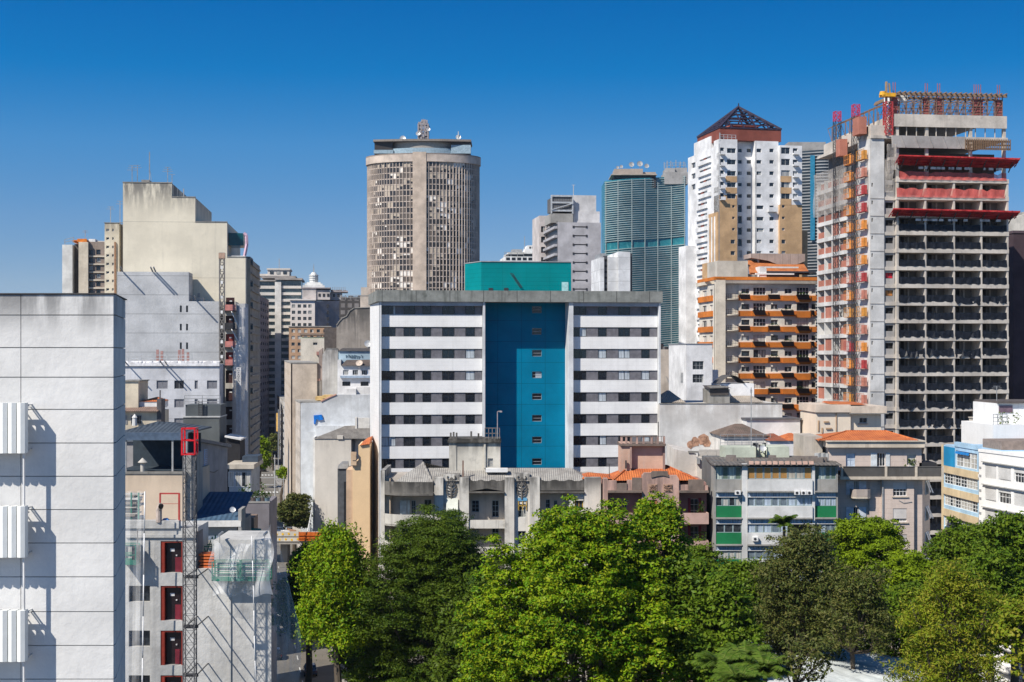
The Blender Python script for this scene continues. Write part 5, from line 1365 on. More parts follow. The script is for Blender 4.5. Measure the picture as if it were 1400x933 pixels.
 b = Bld('dark_shed', 'dark open shed with a white slanting roof edge behind the corner house', 'shed', 309, 212, 327.5, rot=.05)
 Z = lambda py: b.z(py, 318); m = MB().box(0, b.w, .5, 6, 0, Z(601)); b.part(m, 'wall', plain('d_dark', (.02, .02, .024), .8)); m = MB().hexa([(-.2, 0, Z(598)), (b.w + .2, 0, Z(602.5)), (b.w + .2, 6.2, Z(602.5)), (-.2, 6.2, Z(598)), (-.2, 0, Z(596)), (b.w + .2, 0, Z(600.5)), (b.w + .2, 6.2, Z(600.5)), (-.2, 6.2, Z(596))]); b.part(m, 'roof', M_WHITE)
 b = Bld('terrace_wall_house', 'low grey house with potted plants along its flat roof edge', 'house', 330, 185, 368, rot=.05)
 Z = lambda py: b.z(py, 350); m = MB().box(0, b.w, 0, 9, 0, Z(688)); b.part(m, 'wall', wall('d_terr', (.24, .225, .245), .1, .2));
 m = MB().box(-.1, b.w + .1, -.06, .3, Z(688), Z(686)); b.part(m, 'coping', M_CONC)
 for i, px in enumerate((333, 339, 347, 353, 360, 365)):
  p = at(px, 688, 186.5); t = tag(empty('potted_plant', (p.x, p.y, Z(688) + .0)), 'plant in a pot on the grey flat roof edge by the street', 'potted plant', 'potted plants on the grey roof')
  h = (1.6, 2.4, 1.0, 1.3, 2.6, .9)[i]; MB().cyl(0, 0, .0, .55, .3, .42, 10).build('pot', plain('pot%d' % (i % 2), ((.12, .10, .09), (.16, .24, .30))[i % 2], .6), t)
  m = MB(); rr = random.Random(i)
  for _ in range(60):
   c = Vector((rr.gauss(0, .28), rr.gauss(0, .28), .55 + rr.random() * h * .7)); v = [c + Vector((rr.uniform(-.2, .2), rr.uniform(-.2, .2), rr.uniform(-.2, .2))) for _ in range(3)]; m.quad(*v)
  m.build('leaves', leafmat('shrub_leaf', (.03, .08, .015), (.06, .12, .02), (.10, .14, .03)), t)
 b = Bld('brown_kiosk', 'small brown box hut with a green awning in front of the grey terrace wall', 'kiosk', 328, 176, 347, rot=.05)
 Z = lambda py: b.z(py, 337); m = MB().box(0, b.w, 0, 4, 0, Z(708)); b.part(m, 'wall', plain('d_brown', (.24, .17, .13), .8)); m = MB().hexa([(0, -1.6, Z(728)), (b.w + .9, -1.6, Z(730)), (b.w + .9, -.02, Z(724)), (0, -.02, Z(722)), (0, -1.6, Z(727)), (b.w + .9, -1.6, Z(729)), (b.w + .9, -.02, Z(723)), (0, -.02, Z(721))]); b.part(m, 'awning', plain('d_green', (.01, .20, .13), .6))
low_left()

# ================================================================ cream stepped tower and its grey painted wall
def cream_tower():
 b = Bld('cream_tower', 'cream blank stepped tower with stained top and aerials', 'tower', 168, 243, 336, rot=.1)
 U = b.u; Z = lambda py, px=230: b.z(py, px); D = 26
 cm = wall('f_cream', (.72, .66, .53), .10, .22, sc_col=(.20, .19, .17), top=(Z(250), 6, 1.), var=.06, panel=(90, 9.3, .05), pline=.18)
 zs = [(168, 235, 250), (235, 267, 270), (267, 310.5, 304), (310.5, 335.7, 352)]
 pts = [(0, 0)];
 for a, c, y in zs: pts += [(U(a), Z(y, a)), (U(c), Z(y, a))]
 pts += [(U(335.7), 0)]; m = MB().prismy(pts, 0, D); b.part(m, 'wall', cm)
 m = MB()
 for a, c, y in zs: z = Z(y, a); m.box(U(a) - .05, U(c) + .05, -.08, .3, z + .002, z + .16)
 b.part(m, 'coping', M_CONCD)
 m = MB().box(U(192), U(203), 1, 4, Z(250), Z(245.5)); b.part(m, 'roof_hatch', M_CONC)
 m = MB(); antenna(m, U(178), 2, Z(250), 3.0, .05, 3); antenna(m, U(184), 3, Z(250), 3.2, .05, 2); m.bar((U(202), 2, Z(248)), (U(202), 2, Z(206)), .07); antenna(m, U(227), 2, Z(250), 2.8, .05, 3); antenna(m, U(233), 2, Z(250), 1.6, .05, 1); m.bar((U(250), 1, Z(270)), (U(250), 1, Z(257)), .09); m.bar((U(202), 2, Z(228)), (U(205), 2, Z(246)), .03); b.part(m, 'tv_aerial', plain('f_ant', (.28, .30, .33), .5))
 m = MB().hexa([(U(311), 2, Z(334)), (U(332), 2, Z(334)), (U(332), 8, Z(334)), (U(311), 8, Z(334)), (U(311), 2, Z(316.5)), (U(331), 2, Z(317)), (U(331), 8, Z(317)), (U(311), 8, Z(316.5))]); b.part(m, 'glass_canopy', plain('f_tealglass', (.005, .07, .085), .15))
 m = MB(); m.path([(U(332), 1.8, Z(317)), (U(336), 1.8, Z(320)), (U(336.5), 1.8, Z(332)), (U(333), 1.8, Z(350))], .28); b.part(m, 'pink_post', plain('f_pink', (.62, .42, .52), .5), split=False)
 m = MB().box(U(311), U(335), .5, .8, Z(352), Z(349)); b.part(m, 'white_parapet', M_WHITE)
 X = U(335.7) + .01; m = MB(); m.box(X, X + .5, 3, D, 0, Z(352));
 for k in range(26):
  z = Z(358 + 12 * k)
  if z < 3: break
  m.box(X + .5, X + .8, 4 + (k % 2) * .0, D - 2, z - .25, z + .05)
 b.part(m, 'side_wall', wall('f_side_shade', (.42, .37, .30), .2, .3), split=False)  # face turned from the sun: its shade put in as a darker cream
 m = MB()
 for k in range(7): m.box(X + .1, X + .9, 4, 5, Z(360 + k * 30), Z(352 + k * 30))
 b.part(m, 'dark_balcony', plain('f_dk', (.06, .09, .10), .4))
 m = MB().box(X, X + .5, 4, D, Z(352), Z(351)).box(X - 6, X + .3, 6, 12, Z(352), Z(347)); b.part(m, 'roof_house', M_CONC)
 # wing with small windows on the left
 b2 = Bld('cream_wing', 'narrow cream building with two columns of tiny windows and a thin brown pipe', 'building', 143, 247.5, 168.5, rot=.1)
 U2 = b2.u; Z2 = lambda py: b2.z(py, 150); holes = []
 for k in range(14):
  for a, c in ((145, 149.2), (153, 155.5)):
   r = b2.R(a, c, 313 + 11.6 * k, 316.5 + 11.6 * k)
   if r[2] > 3: holes.append(r)
 m = MB(); m.facade(b2.tf('f'), 0, U2(163), 0, Z2(305), holes, .3); m.box(0, U2(163), .32, 6, 0, Z2(305.2)); b2.part(m, 'wall', wall('f_wing', (.68, .62, .50), .1, .25, top=(Z2(305), 3, .5)))
 for h in holes: b2.win(h, nx=1, fm=M_FRAMEW, child=False)
 m = MB().box(U2(163) + .01, b2.w - .1, 1.2, 6, 0, Z2(306)); b2.part(m, 'shaded_recess_wall', wall('f_shade_strip', (.17, .16, .15), .3, .3))  # strip of the wing in shadow, the shade put into its dark colour
 m = MB(); m.bar((U2(157.5), -.15, 0), (U2(157.5), -.15, Z2(331)), .12); b2.part(m, 'pipe', plain('f_brown', (.30, .16, .09), .6)); m = MB(); antenna(m, U2(147), 3, Z2(305), 3, .05, 2); antenna(m, U2(160), 3, Z2(305), 4, .05, 2); b2.part(m, 'tv_aerial', M_GREY)
 m = MB().box(-.1, b2.w, -.1, .3, Z2(305.2), Z2(304.4)); b2.part(m, 'coping', M_CONCD)
 # grey blue brick wall building in front
 g = Bld('grey_brick_building', 'pale blue-grey painted brick building with stepped top and slit windows', 'building', 160, 237, 336, rot=.1)
 U = g.u; Z = lambda py, px=230: g.z(py, px); slits = []
 for y0 in (418, 443, 468.5):
  for a in (245.8, 254.3): slits.append(g.R(a, a + 2.8, y0, y0 + 9))
 bm = wall('e_brick', (.52, .53, .54), .15, .18, sc_col=(.26, .30, .35), panel=(70, 3.1, .05), pline=.3, bump=.8, fine=3, var=.12)
 xs = U(300.5); m = MB(); zt1, zt2 = Z(372), Z(412); xst = U(258)
 zlow = Z(497)
 m.facade(g.tf('f'), 0, xst, zlow - 12, zt1, slits, .3); m.facade(g.tf('f'), xst, xs, zlow - 12, zt2, [], .3); m.box(0, xst, .32, 5.5, 0, zt1 - .002); m.box(xst + .003, xs, .32, 5.5, 0, zt2 - .002); m.quad((xst, 0, zt2), (xst, .32, zt2), (xst, .32, zt1), (xst, 0, zt1)); m.quad((0, 0, zt1), (xst, 0, zt1), (xst, .32, zt1), (0, .32, zt1)); m.quad((xst, 0, zt2), (xs, 0, zt2), (xs, .32, zt2), (xst, .32, zt2))
 g.part(m, 'wall', bm, split=False)
 for h in slits: g.win(h, nx=1, fm=M_FRAMED, pm=M_GLASSD, n=.2)
 m = MB().box(U(318), g.w, 1.0, 5.4, 0, Z(415, 318)); g.part(m, 'side_wall', bm)
 m = MB()
 for px, py in ((168, 372), (209, 372), (213, 372), (268, 410)): m.bar((U(px), -.1, Z(py)), (U(px) + .02, -2.6, Z(py) + .6), .09)
 g.part(m, 'roof_outrigger', plain('e_rod', (.12, .14, .18), .5)); m = MB().box(U(262), U(276), 2, 4, zt2, Z(406)); m.bar((U(269), 3, Z(406)), (U(269), 3, Z(400)), .2); g.part(m, 'roof_fan', M_CONC, split=False)
 # shaft with dark red doorways
 xa, xb = U(307.5), U(322); dr = []
 for k in range(8):
  y = 404 + 24.9 * k + 3; r = g.R(308.5, 320.5, y, y + 17.5, .6)
  if r[2] > 1: dr.append(r)
 m = MB(); m.facade(g.tf('f', .6), U(306.6), U(322.5), 0, Z(412), dr, .5); m.box(U(306.6), U(322.5), 1.4, 5.4, 0, Z(412.5)); g.part(m, 'shaft_wall', wall('e_shaft', (.52, .49, .44), .3, .3), split=False)
 for i, r in enumerate(dr):
  e = MB().box(r[0] + .02, r[1] - .02, .95, 1.05, r[2], r[3]); db = g.part(e, 'doorway', plain('e_red', (.22, .03, .025), .6) if 2 <= i <= 3 else plain('e_dkred', (.05, .02, .018), .5)); MB().box((r[0] + r[1]) / 2 - .1, (r[0] + r[1]) / 2 + .3, .9, .94, r[3] - .7, r[3] - .5).build('notice', M_WHITE, db)
  if i < 4: e = MB().box(r[0] - .3, r[1] + .5, -.5, .58, r[2] - .2, r[2] - .05); e.box(r[0] - .2, r[1] + .3, -.45, -.4, r[2] - .05, r[2] + .9, 1 if i in (0, 2, 3) else 0); g.part(e, 'landing', [M_DARKST, plain('e_pinkb', (.5, .2, .18), .7)], split=False)
 # ladder mast on the corner
 p = g.root.matrix_world @ Vector((0, 0, 0)); pm = at(303.5, HZ, 236.3); t = tag(empty('hoist_mast', (pm.x, pm.y, 0), .1), 'tall ladder-like hoist mast climbing the cream tower beside the red doorways', 'hoist mast')
 zt = CZ - (346 - HZ) / F * 236; m = MB().lattice(-.38, .38, -.38, .38, 0, zt, 1.5, .07, .045); m.build('mast', plain('e_mast', (.2, .19, .18), .6), t)
 m = MB().box(-.5, .5, -.5, .5, zt - .9, zt).build('mast_top', plain('e_masttop', (.45, .3, .22), .6), t)
 m = MB()
 for z in np.arange(4, zt - 2, 2.4): m.box(-.18, .18, -.44, -.40, z, z + .5)
 m.build('number_plates', M_WHITE, t)['kind'] = 'stuff'
 # second lattice strip, pale net on the corner
 pm = at(316 + 9, HZ, 236); t = tag(empty('chain_hoist', (at(326.5, HZ, 236).x, 236, 0), .1), 'pale zigzag lattice column right of the lowest dark doorways', 'hoist'); MB().lattice(-.3, .3, -.3, .3, 0, CZ - (503 - HZ) / F * 236, .9, .09, .07).build('lattice', plain('e_zig', (.6, .6, .6), .6), t)
 nt_ = netting('corner_net', (.72, .70, .68), .85, .25); m = MB(); n = 24
 za, zb = CZ - (420 - HZ) / F * 236, 9
 xr = lambda s, t: g.u(336) + .3 + (-1.4 if s < .15 else -2.2 - .6 * s) * (1 - t)
 for i in range(5):
  for j in range(n):
   q = []
   for di, dj in ((0, 0), (1, 0), (1, 1), (0, 1)):
    t, s = (i + di) / 5, (j + dj) / n; q.append((xr(s, t), -.3 - .5 * math.sin(math.pi * t) - .15 * math.sin(9 * s + 4 * t), za + (zb - za) * s))
   m.quad(*q)
 o = loc_obj(g, m, 'debris_net', nt_, 'pale grey folded net hanging down the street corner of the cream tower', 'debris net'); rebase(o)
 m = MB()
 for y0, y1 in ((438, 462), (462, 482), (485, 500)): m.bar((g.u(317), -.9, Z(y0 - 12)), (g.u(334), -.4, Z(y1)), .07)
 o = loc_obj(g, m, 'net_straps', plain('strap', (.7, .7, .7), .6), 'pale diagonal straps tying the corner net to the red landings', 'straps'); rebase(o)
 # white rear building in front with rows of windows
 wbl = Bld('white_flat_building', 'white building with grey paired windows and torn netting along its top', 'building', 160, 228, 300, rot=.1)
 U = wbl.u; Z = lambda py: wbl.z(py, 240); holes = []
 for k, y in enumerate((520.5, 546, 572, 597, 622)):
  for a, c in ((196.7, 202.7), (214, 229.5), (238.3, 251.5), (266, 270.5), (283, 297)):
   r = wbl.R(a, c, y, y + 11.5)
   if r[2] > 2: holes.append(r)
 m = MB(); m.facade(wbl.tf('f'), 0, wbl.w, 0, Z(498), holes, .25); m.box(0, wbl.w, .27, 6.5, 0, Z(498.1)); wbl.part(m, 'wall', wall('w_white', (.62, .63, .66), .08, .2, panel=(60, 3.0, .03), pline=.2), split=False)
 for h in holes: wbl.win(h, n=.12, nx=2 if h[1] - h[0] > 1 else 1, fm=M_FRAME, pm=glass('w_shut', dark=(.16, .16, .18), mid=(.22, .22, .24), share=.25, curtain=(.03, .03, .035), rough=.5))
 m = MB(); rr = random.Random(8); xs = np.linspace(0, wbl.w, 30); zt = Z(498)
 for a, c in zip(xs, xs[1:]): m.hexa([(a, -.25, zt - .3), (c, -.25, zt - .3), (c, .5, zt - .2), (a, .5, zt - .2), (a, -.2, zt + rr.uniform(.1, .5)), (c, -.2, zt + rr.uniform(.1, .5)), (c, .5, zt + .5), (a, .5, zt + .5)])
 o = wbl.part(m, 'torn_netting', plain('w_tear', (.66, .66, .68), .8), split=False)
 m = MB(); rail(m, [(U(174), 1, zt + .3), (U(262), 1, zt + .3)], 1.1, .05, 2, 2); wbl.part(m, 'roof_rail', M_POLE, split=False)
 m = MB()
 for px, h in ((211, 3.4), (217, 3.0), (241, 3.3), (246, 3.6), (253, 2.6)): m.box(U(px), U(px + 3.5), 2, 2.3, zt, zt + h * .55 + .4)
 wbl.part(m, 'roof_posts', plain('w_rust', (.38, .22, .20), .8))
 m = MB()
 for px in (174, 222, 228): m.bar((U(px), -.2, zt), (U(px) + .05, -2.8, zt + .5), .07)
 wbl.part(m, 'roof_outrigger', M_DARKST)
 # slate block with railing, and cream roofs beside the panel building
 s = Bld('slate_block', 'slate grey windowless block with railed top and roof stairs', 'building', 250.5, 212, 300, rot=.05)
 Z = lambda py: s.z(py, 275); U = s.u; m = MB().box(0, s.w, 0, 7, 0, Z(571)); s.part(m, 'wall', wall('sl_grey', (.125, .14, .145), .1, .2)); m = MB().box(-.1, s.w + .1, -.12, 7.1, Z(571), Z(569.5)); s.part(m, 'coping', plain('sl_cop', (.45, .46, .46), .6))
 m = MB().box(U(252), s.w, 1, 6.5, Z(569.5), Z(554)); s.part(m, 'stair_house', wall('sl_dk', (.10, .115, .125), .1, .1)); m = MB(); rail(m, [(U(251), .8, Z(553.5)), (s.w, .8, Z(553.5))], 1.3, .04, 2.4, 3); s.part(m, 'roof_rail', M_GREY, split=False); m = MB();
 for o in (0, .5): m.bar((U(271) + o, .5, Z(569)), (U(271) + o, .5, Z(548)), .05)
 for i in range(9): m.bar((U(271), .5, Z(569 - i * 2.3)), (U(271) + .5, .5, Z(569 - i * 2.3)), .04)
 s.part(m, 'roof_ladder', M_DARKST, split=False)
 h = Bld('tiled_house', 'cream house with brown tiled eave and small orange roof behind the blue roof', 'house', 160, 196, 217, rot=.05)
 Z = lambda py: h.z(py, 195); U = h.u; cr = wall('h_cream', (.66, .58, .45), .1, .2)
 m = MB().box(0, h.w - .3, .3, 9, 0, Z(563)).box(0, U(186), 1.5, 8, Z(563), Z(522)); h.part(m, 'wall', cr, split=False)
 m = MB().hexa([(-.1, -.5, Z(563)), (h.w, -.5, Z(563)), (h.w, 2, Z(558)), (-.1, 2, Z(558)), (-.1, -.5, Z(562)), (h.w, -.5, Z(562)), (h.w, 2, Z(557)), (-.1, 2, Z(557))]); h.part(m, 'eave', tiles('h_eave', (.26, .17, .13), (.16, .11, .09)))
 m = MB().box(U(183), h.w - .2, 2.1, 8, Z(558), Z(550)); h.part(m, 'upper_wall', M_WHITE); m = MB(); x0, x1 = U(183), h.w; m.quad((x0, 2.0, Z(550)), (x1, 2.0, Z(550)), (U(206), 5, Z(544))); m.quad((x1, 2.0, Z(550)), (x1, 8, Z(550)), (U(206), 5, Z(544))); m.quad((x0, 8, Z(550)), (x0, 2, Z(550)), (U(206), 5, Z(544))); m.quad((x0, 8, Z(550)), (x1, 8, Z(550)), (U(206), 5, Z(544))); h.part(m, 'roof', M_TERRA)
 m = MB().box(0, U(186) + .2, 1.3, 8.1, Z(522), Z(520.5)); h.part(m, 'coping', M_CONCD);
 m = MB().box(h.w - .29, h.w + .3, .2, 3, 0, Z(546)); m.bar((h.w, 1, Z(546)), (h.w, 1, Z(534)), .08); h.part(m, 'chimney_pier', plain('h_pier', (.10, .095, .10), .8), split=False)
 for a, c in ((171, 174), (179, 185), (186.5, 194)): h.win(h.R(a, c, 568, 580, .3), x=.3, n=-.07, nx=2)
 m = MB(); x = U(185); m.cyl(x, -.4, Z(582), Z(571), .35, .3, 8); m.cyl(x, -.4, Z(571), Z(566), .4, .02, 8); h.part(m, 'spire_vent', M_WHITE, split=False)
cream_tower()

# ================================================================ far left tower
def far_left():
 b = Bld('old_tower', 'old cream and brown tower with white end pier and orange roof clutter', 'tower', 85, 330, 152, rot=.1)
 U = b.u; Z = lambda py: b.z(py, 115); cr = wall('g_cream', (.66, .58, .46), .2, .4, sc_col=(.2, .17, .14)); br = wall('g_brown', (.30, .24, .20), .35, .4)
 m = MB().box(0, U(99), 0, 16, 0, Z(335)); b.part(m, 'end_pier', wall('g_white', (.75, .74, .70), .05, .1))
 m = MB().box(U(99) + .01, U(107), 2.2, 16, 0, Z(333)); b.part(m, 'dark_recess', wall('g_dk', (.12, .11, .105), .3, .3))
 m = MB().box(U(107) + .01, U(120), .3, 16, 0, Z(331)); b.part(m, 'cream_pier', cr); holes = []; k = 0
 while True:
  y = 341.5 + 10.9 * k
  if Z(y + 10) < 3: break
  for a, c in ((121.5, 127), (131.5, 137.5), (143.5, 149)): holes.append(b.R(a, c, y, y + 6.8, 1.4))
  k += 1
 m = MB(); m.facade(b.tf('f', 1.4), U(120) + .01, b.w, 0, Z(330), holes, .3); m.box(U(120) + .01, b.w, 1.72, 16, 0, Z(330.2)); b.part(m, 'wall', br, split=False)
 for h in holes[:60]: b.win(h, x=1.4, nx=2, fm=M_FRAMED, child=False)
 m = MB()
 for i in range(k): z = Z(349.5 + 10.9 * i); m.box(U(120) + .02, b.w, 1.1, 1.39, z - .25, z + .05)
 b.part(m, 'sill_band', cr); m = MB().box(U(98), U(119), 1, 10, Z(331), Z(328)).box(U(105), U(118), .5, 1, Z(331), Z(326.5)); b.part(m, 'orange_roof_sheet', M_ORANGE); m = MB().box(U(119), U(128), 2, 9, Z(330), Z(326)).box(U(128), U(142), 3, 9, Z(330), Z(328)); b.part(m, 'roof_house', M_WHITE); m = MB(); rail(m, [(U(88), .5, Z(335)), (U(100), .5, Z(332))], 1.2, .06, 1.5); antenna(m, U(113), 3, Z(330), 2.6, .06, 2); b.part(m, 'roof_rail', M_GREY, split=False)
far_left()
# ================================================================ the street canyon and the old centre
def side_block(name, label, cat, pa, da, pb, db, top, mat, rows, cols, depth=14, wy=(.35, .8), wx=.55, pm=None, side=1, rowh=3.0, z_first=None, fm=None, extra=None, limit=60):
 """a building whose long street face runs from pixel pa at da to pixel pb at db; side=1: body on the left of that face, -1: on the right"""
 a, c = at(pa, HZ, da), at(pb, HZ, db)
 L = (c - a).length; t = tag(empty(name, (a.x, a.y, 0), math.atan2(c.y - a.y, c.x - a.x)), label, cat)
 zt = CZ - (top - HZ) / F * da; y0, s = 0, side
 tfn = lambda u, z, n: (u, s * n, z)
 holes = []; z = (z_first or zt - 1.2)
 for k in range(rows):
  if z - rowh * .8 < 2: break
  for j in range(cols):
   w_ = L / cols; holes.append((w_ * (j + .5 - wx / 2), w_ * (j + .5 + wx / 2), z - rowh * wy[1] + .3, z - rowh * wy[0] + .3))
  z -= rowh
 m = MB(); m.facade(tfn, 0, L, 0, zt, holes, .3); y1 = s * depth
 m.box(0, L, min(s * .32, y1), max(s * .32, y1), 0, zt - .01); m.build('wall', mat, t)
 B_ = Bld.__new__(Bld); B_.root = t; B_.tf = lambda k='f', x=0: (lambda u, z, n: (u, s * n, z))
 for h in holes[:limit]: Bld.win(B_, h, n=.2 if s > 0 else .24, nx=2, fm=fm or M_FRAMED, pm=pm or M_GLASS, child=False)
 MB().box(-.1, L + .1, min(-.1 * s, y1 + .1 * s), max(-.1 * s, y1 + .1 * s), zt, zt + .3).build('parapet', M_CONC, t)
 return t, L, zt
def canyon():
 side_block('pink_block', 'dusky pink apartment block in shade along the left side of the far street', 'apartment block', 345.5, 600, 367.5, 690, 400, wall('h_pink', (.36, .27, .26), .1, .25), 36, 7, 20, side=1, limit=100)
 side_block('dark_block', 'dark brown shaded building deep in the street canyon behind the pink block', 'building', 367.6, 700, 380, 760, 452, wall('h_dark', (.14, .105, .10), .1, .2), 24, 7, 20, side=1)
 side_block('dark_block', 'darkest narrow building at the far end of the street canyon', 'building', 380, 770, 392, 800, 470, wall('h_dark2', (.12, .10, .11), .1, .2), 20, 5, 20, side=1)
 side_block('yellow_house', 'low mustard yellow house wall at the foot of the pink block', 'house', 346, 560, 352.5, 590, 515, wall('h_yellow', (.45, .38, .12), .1, .2), 4, 3, 6, side=1)
 side_block('grey_street_block', 'slim white and grey building with dark windows beyond the cream street facade', 'building', 379, 640, 391, 540, 541, wall('h_gr', (.50, .49, .49), .1, .2), 14, 6, 12, side=1)
 p = at(376.5, HZ, 500); t = tag(empty('hanging_sign', (p.x, p.y, 0)), 'tall yellow vertical sign board on the street side of the slim building', 'sign')
 MB().box(.3, 1.0, -.1, .1, CZ - (590 - HZ) / F * 500, CZ - (565 - HZ) / F * 500).build('board', plain('sign_y', (.75, .45, .12), .5), t); MB().bar((1.0, 0, 0), (1.0, 0, CZ - (560 - HZ) / F * 500), .12).build('post', M_GREY, t)
 # end of the street
 b = Bld('far_building', 'hazy grey-brown building closing the end of the street', 'building', 340, 900, 402, rot=0)
 m = MB().box(0, b.w, 0, 20, 0, b.z(560, 372)).box(b.w * .45, b.w, 1, 19, 0, b.z(500, 372)); b.part(m, 'wall', wall('h_far', (.22, .19, .18), .2, .2, panel=(3, 3, .5), pline=.5), split=False)
 MB().box(-.2, b.w * .44, -.3, 20.2, b.z(560, 372), b.z(558.5, 372)).build('parapet', M_CONC, b.root)
canyon()
def far_towers():
 b = Bld('stepped_tower', 'far white tower with glazed bands, stepped top and wide cornice', 'tower', 349, 700, 411.5, rot=.1)
 U = b.u; Z = lambda py: b.z(py, 380); wm = wall('i_cream', (.62, .58, .53), .1, .15, var=.05); gl = teal_glass('i_glass', (.06, .09, .10), (.10, .14, .15), (.25, .28, .28))
 m = MB().box(U(351), U(376), 1, 26, 0, Z(385)).box(U(376), U(385), -.6, 26, 0, Z(382.5)).box(U(385), b.w, .5, 26, 0, Z(384)); b.part(m, 'core', gl)
 for k in range(22):
  y = 391 + 9.0 * k
  if Z(y) < 3: break
  m = MB().box(U(350.5), U(376) - .02, .1, 2, Z(y + 4.0), Z(y)).box(U(385) + .02, b.w + .1, -.4, 2, Z(y + 3.6), Z(y)); b.part(m, 'floor_band', wm)
 m = MB().box(U(376), U(384.5), -1.2, .2, 0, Z(386)); b.part(m, 'pilaster', wall('i_white', (.72, .70, .66), .05, .1))
 m = MB().box(U(347.5), U(378), -1.0, 27, Z(385), Z(383)).box(U(376), U(413.5), -1.8, 27, Z(383), Z(380.5)).box(U(357), U(404), 2, 24, Z(380.4), Z(377)); b.part(m, 'cornice', wall('i_corn', (.34, .31, .29), .2, .2))
 m = MB().box(U(365), U(395), 4, 22, Z(377), Z(368.5)).box(U(364), U(396.5), 3.4, 22.6, Z(368.5), Z(366.5)).box(U(352), U(365), 5, 20, Z(377), Z(374)); ph = b.part(m, 'penthouse', wm, split=False)
 for a in (369, 378, 387): b.win(b.R(a, a + 5, 371, 375, 4), x=4, n=-.2, nx=1, fm=M_FRAMED, child=False)
 m = MB(); m.bar((U(380), 10, Z(366.5)), (U(380), 10, Z(352)), .15); b.part(m, 'aerial', M_GREY)
 b = Bld('lantern_tower', 'far white building with stepped art deco lantern and spire', 'tower', 397, 690, 469, rot=.12)
 U = b.u; Z = lambda py: b.z(py, 430); ws = wall('i2_white', (.76, .70, .66), .05, .1, var=.04); sh = wall('i2_shade_grey', (.40, .36, .37), .1, .15)  # grey stands for the white right face in shade; the upper cornice shares it
 uc = U(430.5); holes = []
 for k in range(12):
  for a in (399, 407, 414.5, 421.5):
   r = b.R(a, a + 4.6, 416.5 + 8.5 * k, 421 + 8.5 * k)
   if r[2] > 3: holes.append(r)
 m = MB(); m.facade(b.tf('f'), 0, uc, 0, Z(411), holes, .4); m.box(0, uc, .42, 24, 0, Z(411.2)); b.part(m, 'wall', ws, split=False)
 for h in holes: b.win(h, nx=2, child=False)
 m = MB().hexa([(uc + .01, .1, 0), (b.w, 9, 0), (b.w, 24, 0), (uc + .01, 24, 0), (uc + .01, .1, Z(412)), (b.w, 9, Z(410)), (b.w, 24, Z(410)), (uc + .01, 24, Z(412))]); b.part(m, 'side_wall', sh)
 m = MB()
 for k in range(9): z = Z(416 + 8.5 * k); m.box(U(446), U(449.5), 3.8, 4.6, z - 1.6, z)
 b.part(m, 'stair_windows', M_DARKST)
 m = MB().box(-.5, uc + .5, -.8, 24, Z(411), Z(409.3)); b.part(m, 'cornice', ws);
 m = MB().box(U(413), U(432), 5, 22, Z(409.3), Z(394)).box(U(432), U(451), 5.5, 22, Z(409.3), Z(396)).box(U(451), U(468), 9, 22, Z(409.3), Z(399)); b.part(m, 'upper_storey', wall('i2_up', (.52, .48, .46), .15, .2), split=False)
 m = MB()
 for a in (435, 441, 447, 455, 461): m.box(U(a), U(a + 3), 5.3 if a < 450 else 8.8, 5.5 if a < 450 else 9, Z(405), Z(401))
 b.part(m, 'upper_windows', M_DARKST); m = MB().box(U(412), U(452), 4.5, 22.5, Z(394), Z(392.6)).box(U(452), U(476), 8, 22, Z(398.5), Z(396.5)); b.part(m, 'upper_cornice', sh)
 cx = U(428.5); m = MB(); wl = ws
 for (z0, z1, r) in ((392.6, 389.5, 5.2), (389.5, 387, 4.2), (387, 385, 3.3)): m.box(cx - r, cx + r, 11 - r, 11 + r, Z(z0), Z(z1))
 m.cyl(cx, 11, Z(385), Z(374), 2.1, 2.0, 12);
 for z in (382, 379, 376): m.cyl(cx, 11, Z(z), Z(z - 1), 2.4, 2.4, 12)
 m.cyl(cx, 11, Z(374), Z(371), 1.5, 1.0, 12); b.part(m, 'lantern', wall('i2_lant', (.72, .72, .70), .05, .1), split=False); m = MB(); m.bar((cx, 11, Z(371)), (cx, 11, Z(359)), .3, r2=.08); b.part(m, 'spire', M_GREY)
 m = MB(); rr = random.Random(6)
 for i in range(9): x = U(452 + i * 2.5); m.box(x, x + rr.uniform(.8, 2), 12, 16, Z(399), Z(399 - rr.uniform(1, 5))); m.bar((x, 12, Z(399)), (x, 12, Z(391)), .1)
 b.part(m, 'roof_plant', plain('i2_plant', (.22, .20, .19), .7), split=False)
 b = Bld('tan_block', 'far tan brick block with rows of small pale windows below the lantern building', 'building', 395, 560, 452, rot=.1); holes = []
 for k in range(5):
  for a in (398.5, 407, 415.5, 424, 433, 442): holes.append(b.R(a, a + 4.6, 450.5 + 9 * k, 455 + 9 * k))
 m = MB(); m.facade(b.tf('f'), 0, b.w, 0, b.z(447, 420), holes, .3); m.box(0, b.w, .32, 16, 0, b.z(447.2, 420)); b.part(m, 'wall', wall('i3_tan', (.46, .29, .18), .1, .2), split=False)
 for h in holes: b.win(h, nx=1, fm=M_FRAMEW, pm=M_GLASSC, child=False)
 MB().box(-.2, b.w + .2, -.3, 16.1, b.z(447, 420), b.z(446, 420)).build('parapet', M_CONC, b.root)
 b = Bld('cluttered_roof_building', 'far dark building with cluttered roof plant left of the brown round tower', 'building', 464, 640, 494, rot=.1); Z = lambda py: b.z(py, 478); U = b.u
 m = MB().box(0, b.w, 0, 16, 0, Z(410)); b.part(m, 'wall', wall('i4', (.24, .22, .21), .3, .3, panel=(3, 3, .6), pline=.5)); m = MB(); rr = random.Random(12)
 for i in range(8): x = U(466 + i * 3.3); m.box(x, x + rr.uniform(1.5, 4), 2, 9, Z(410), Z(410 - rr.uniform(1, 6.5)))
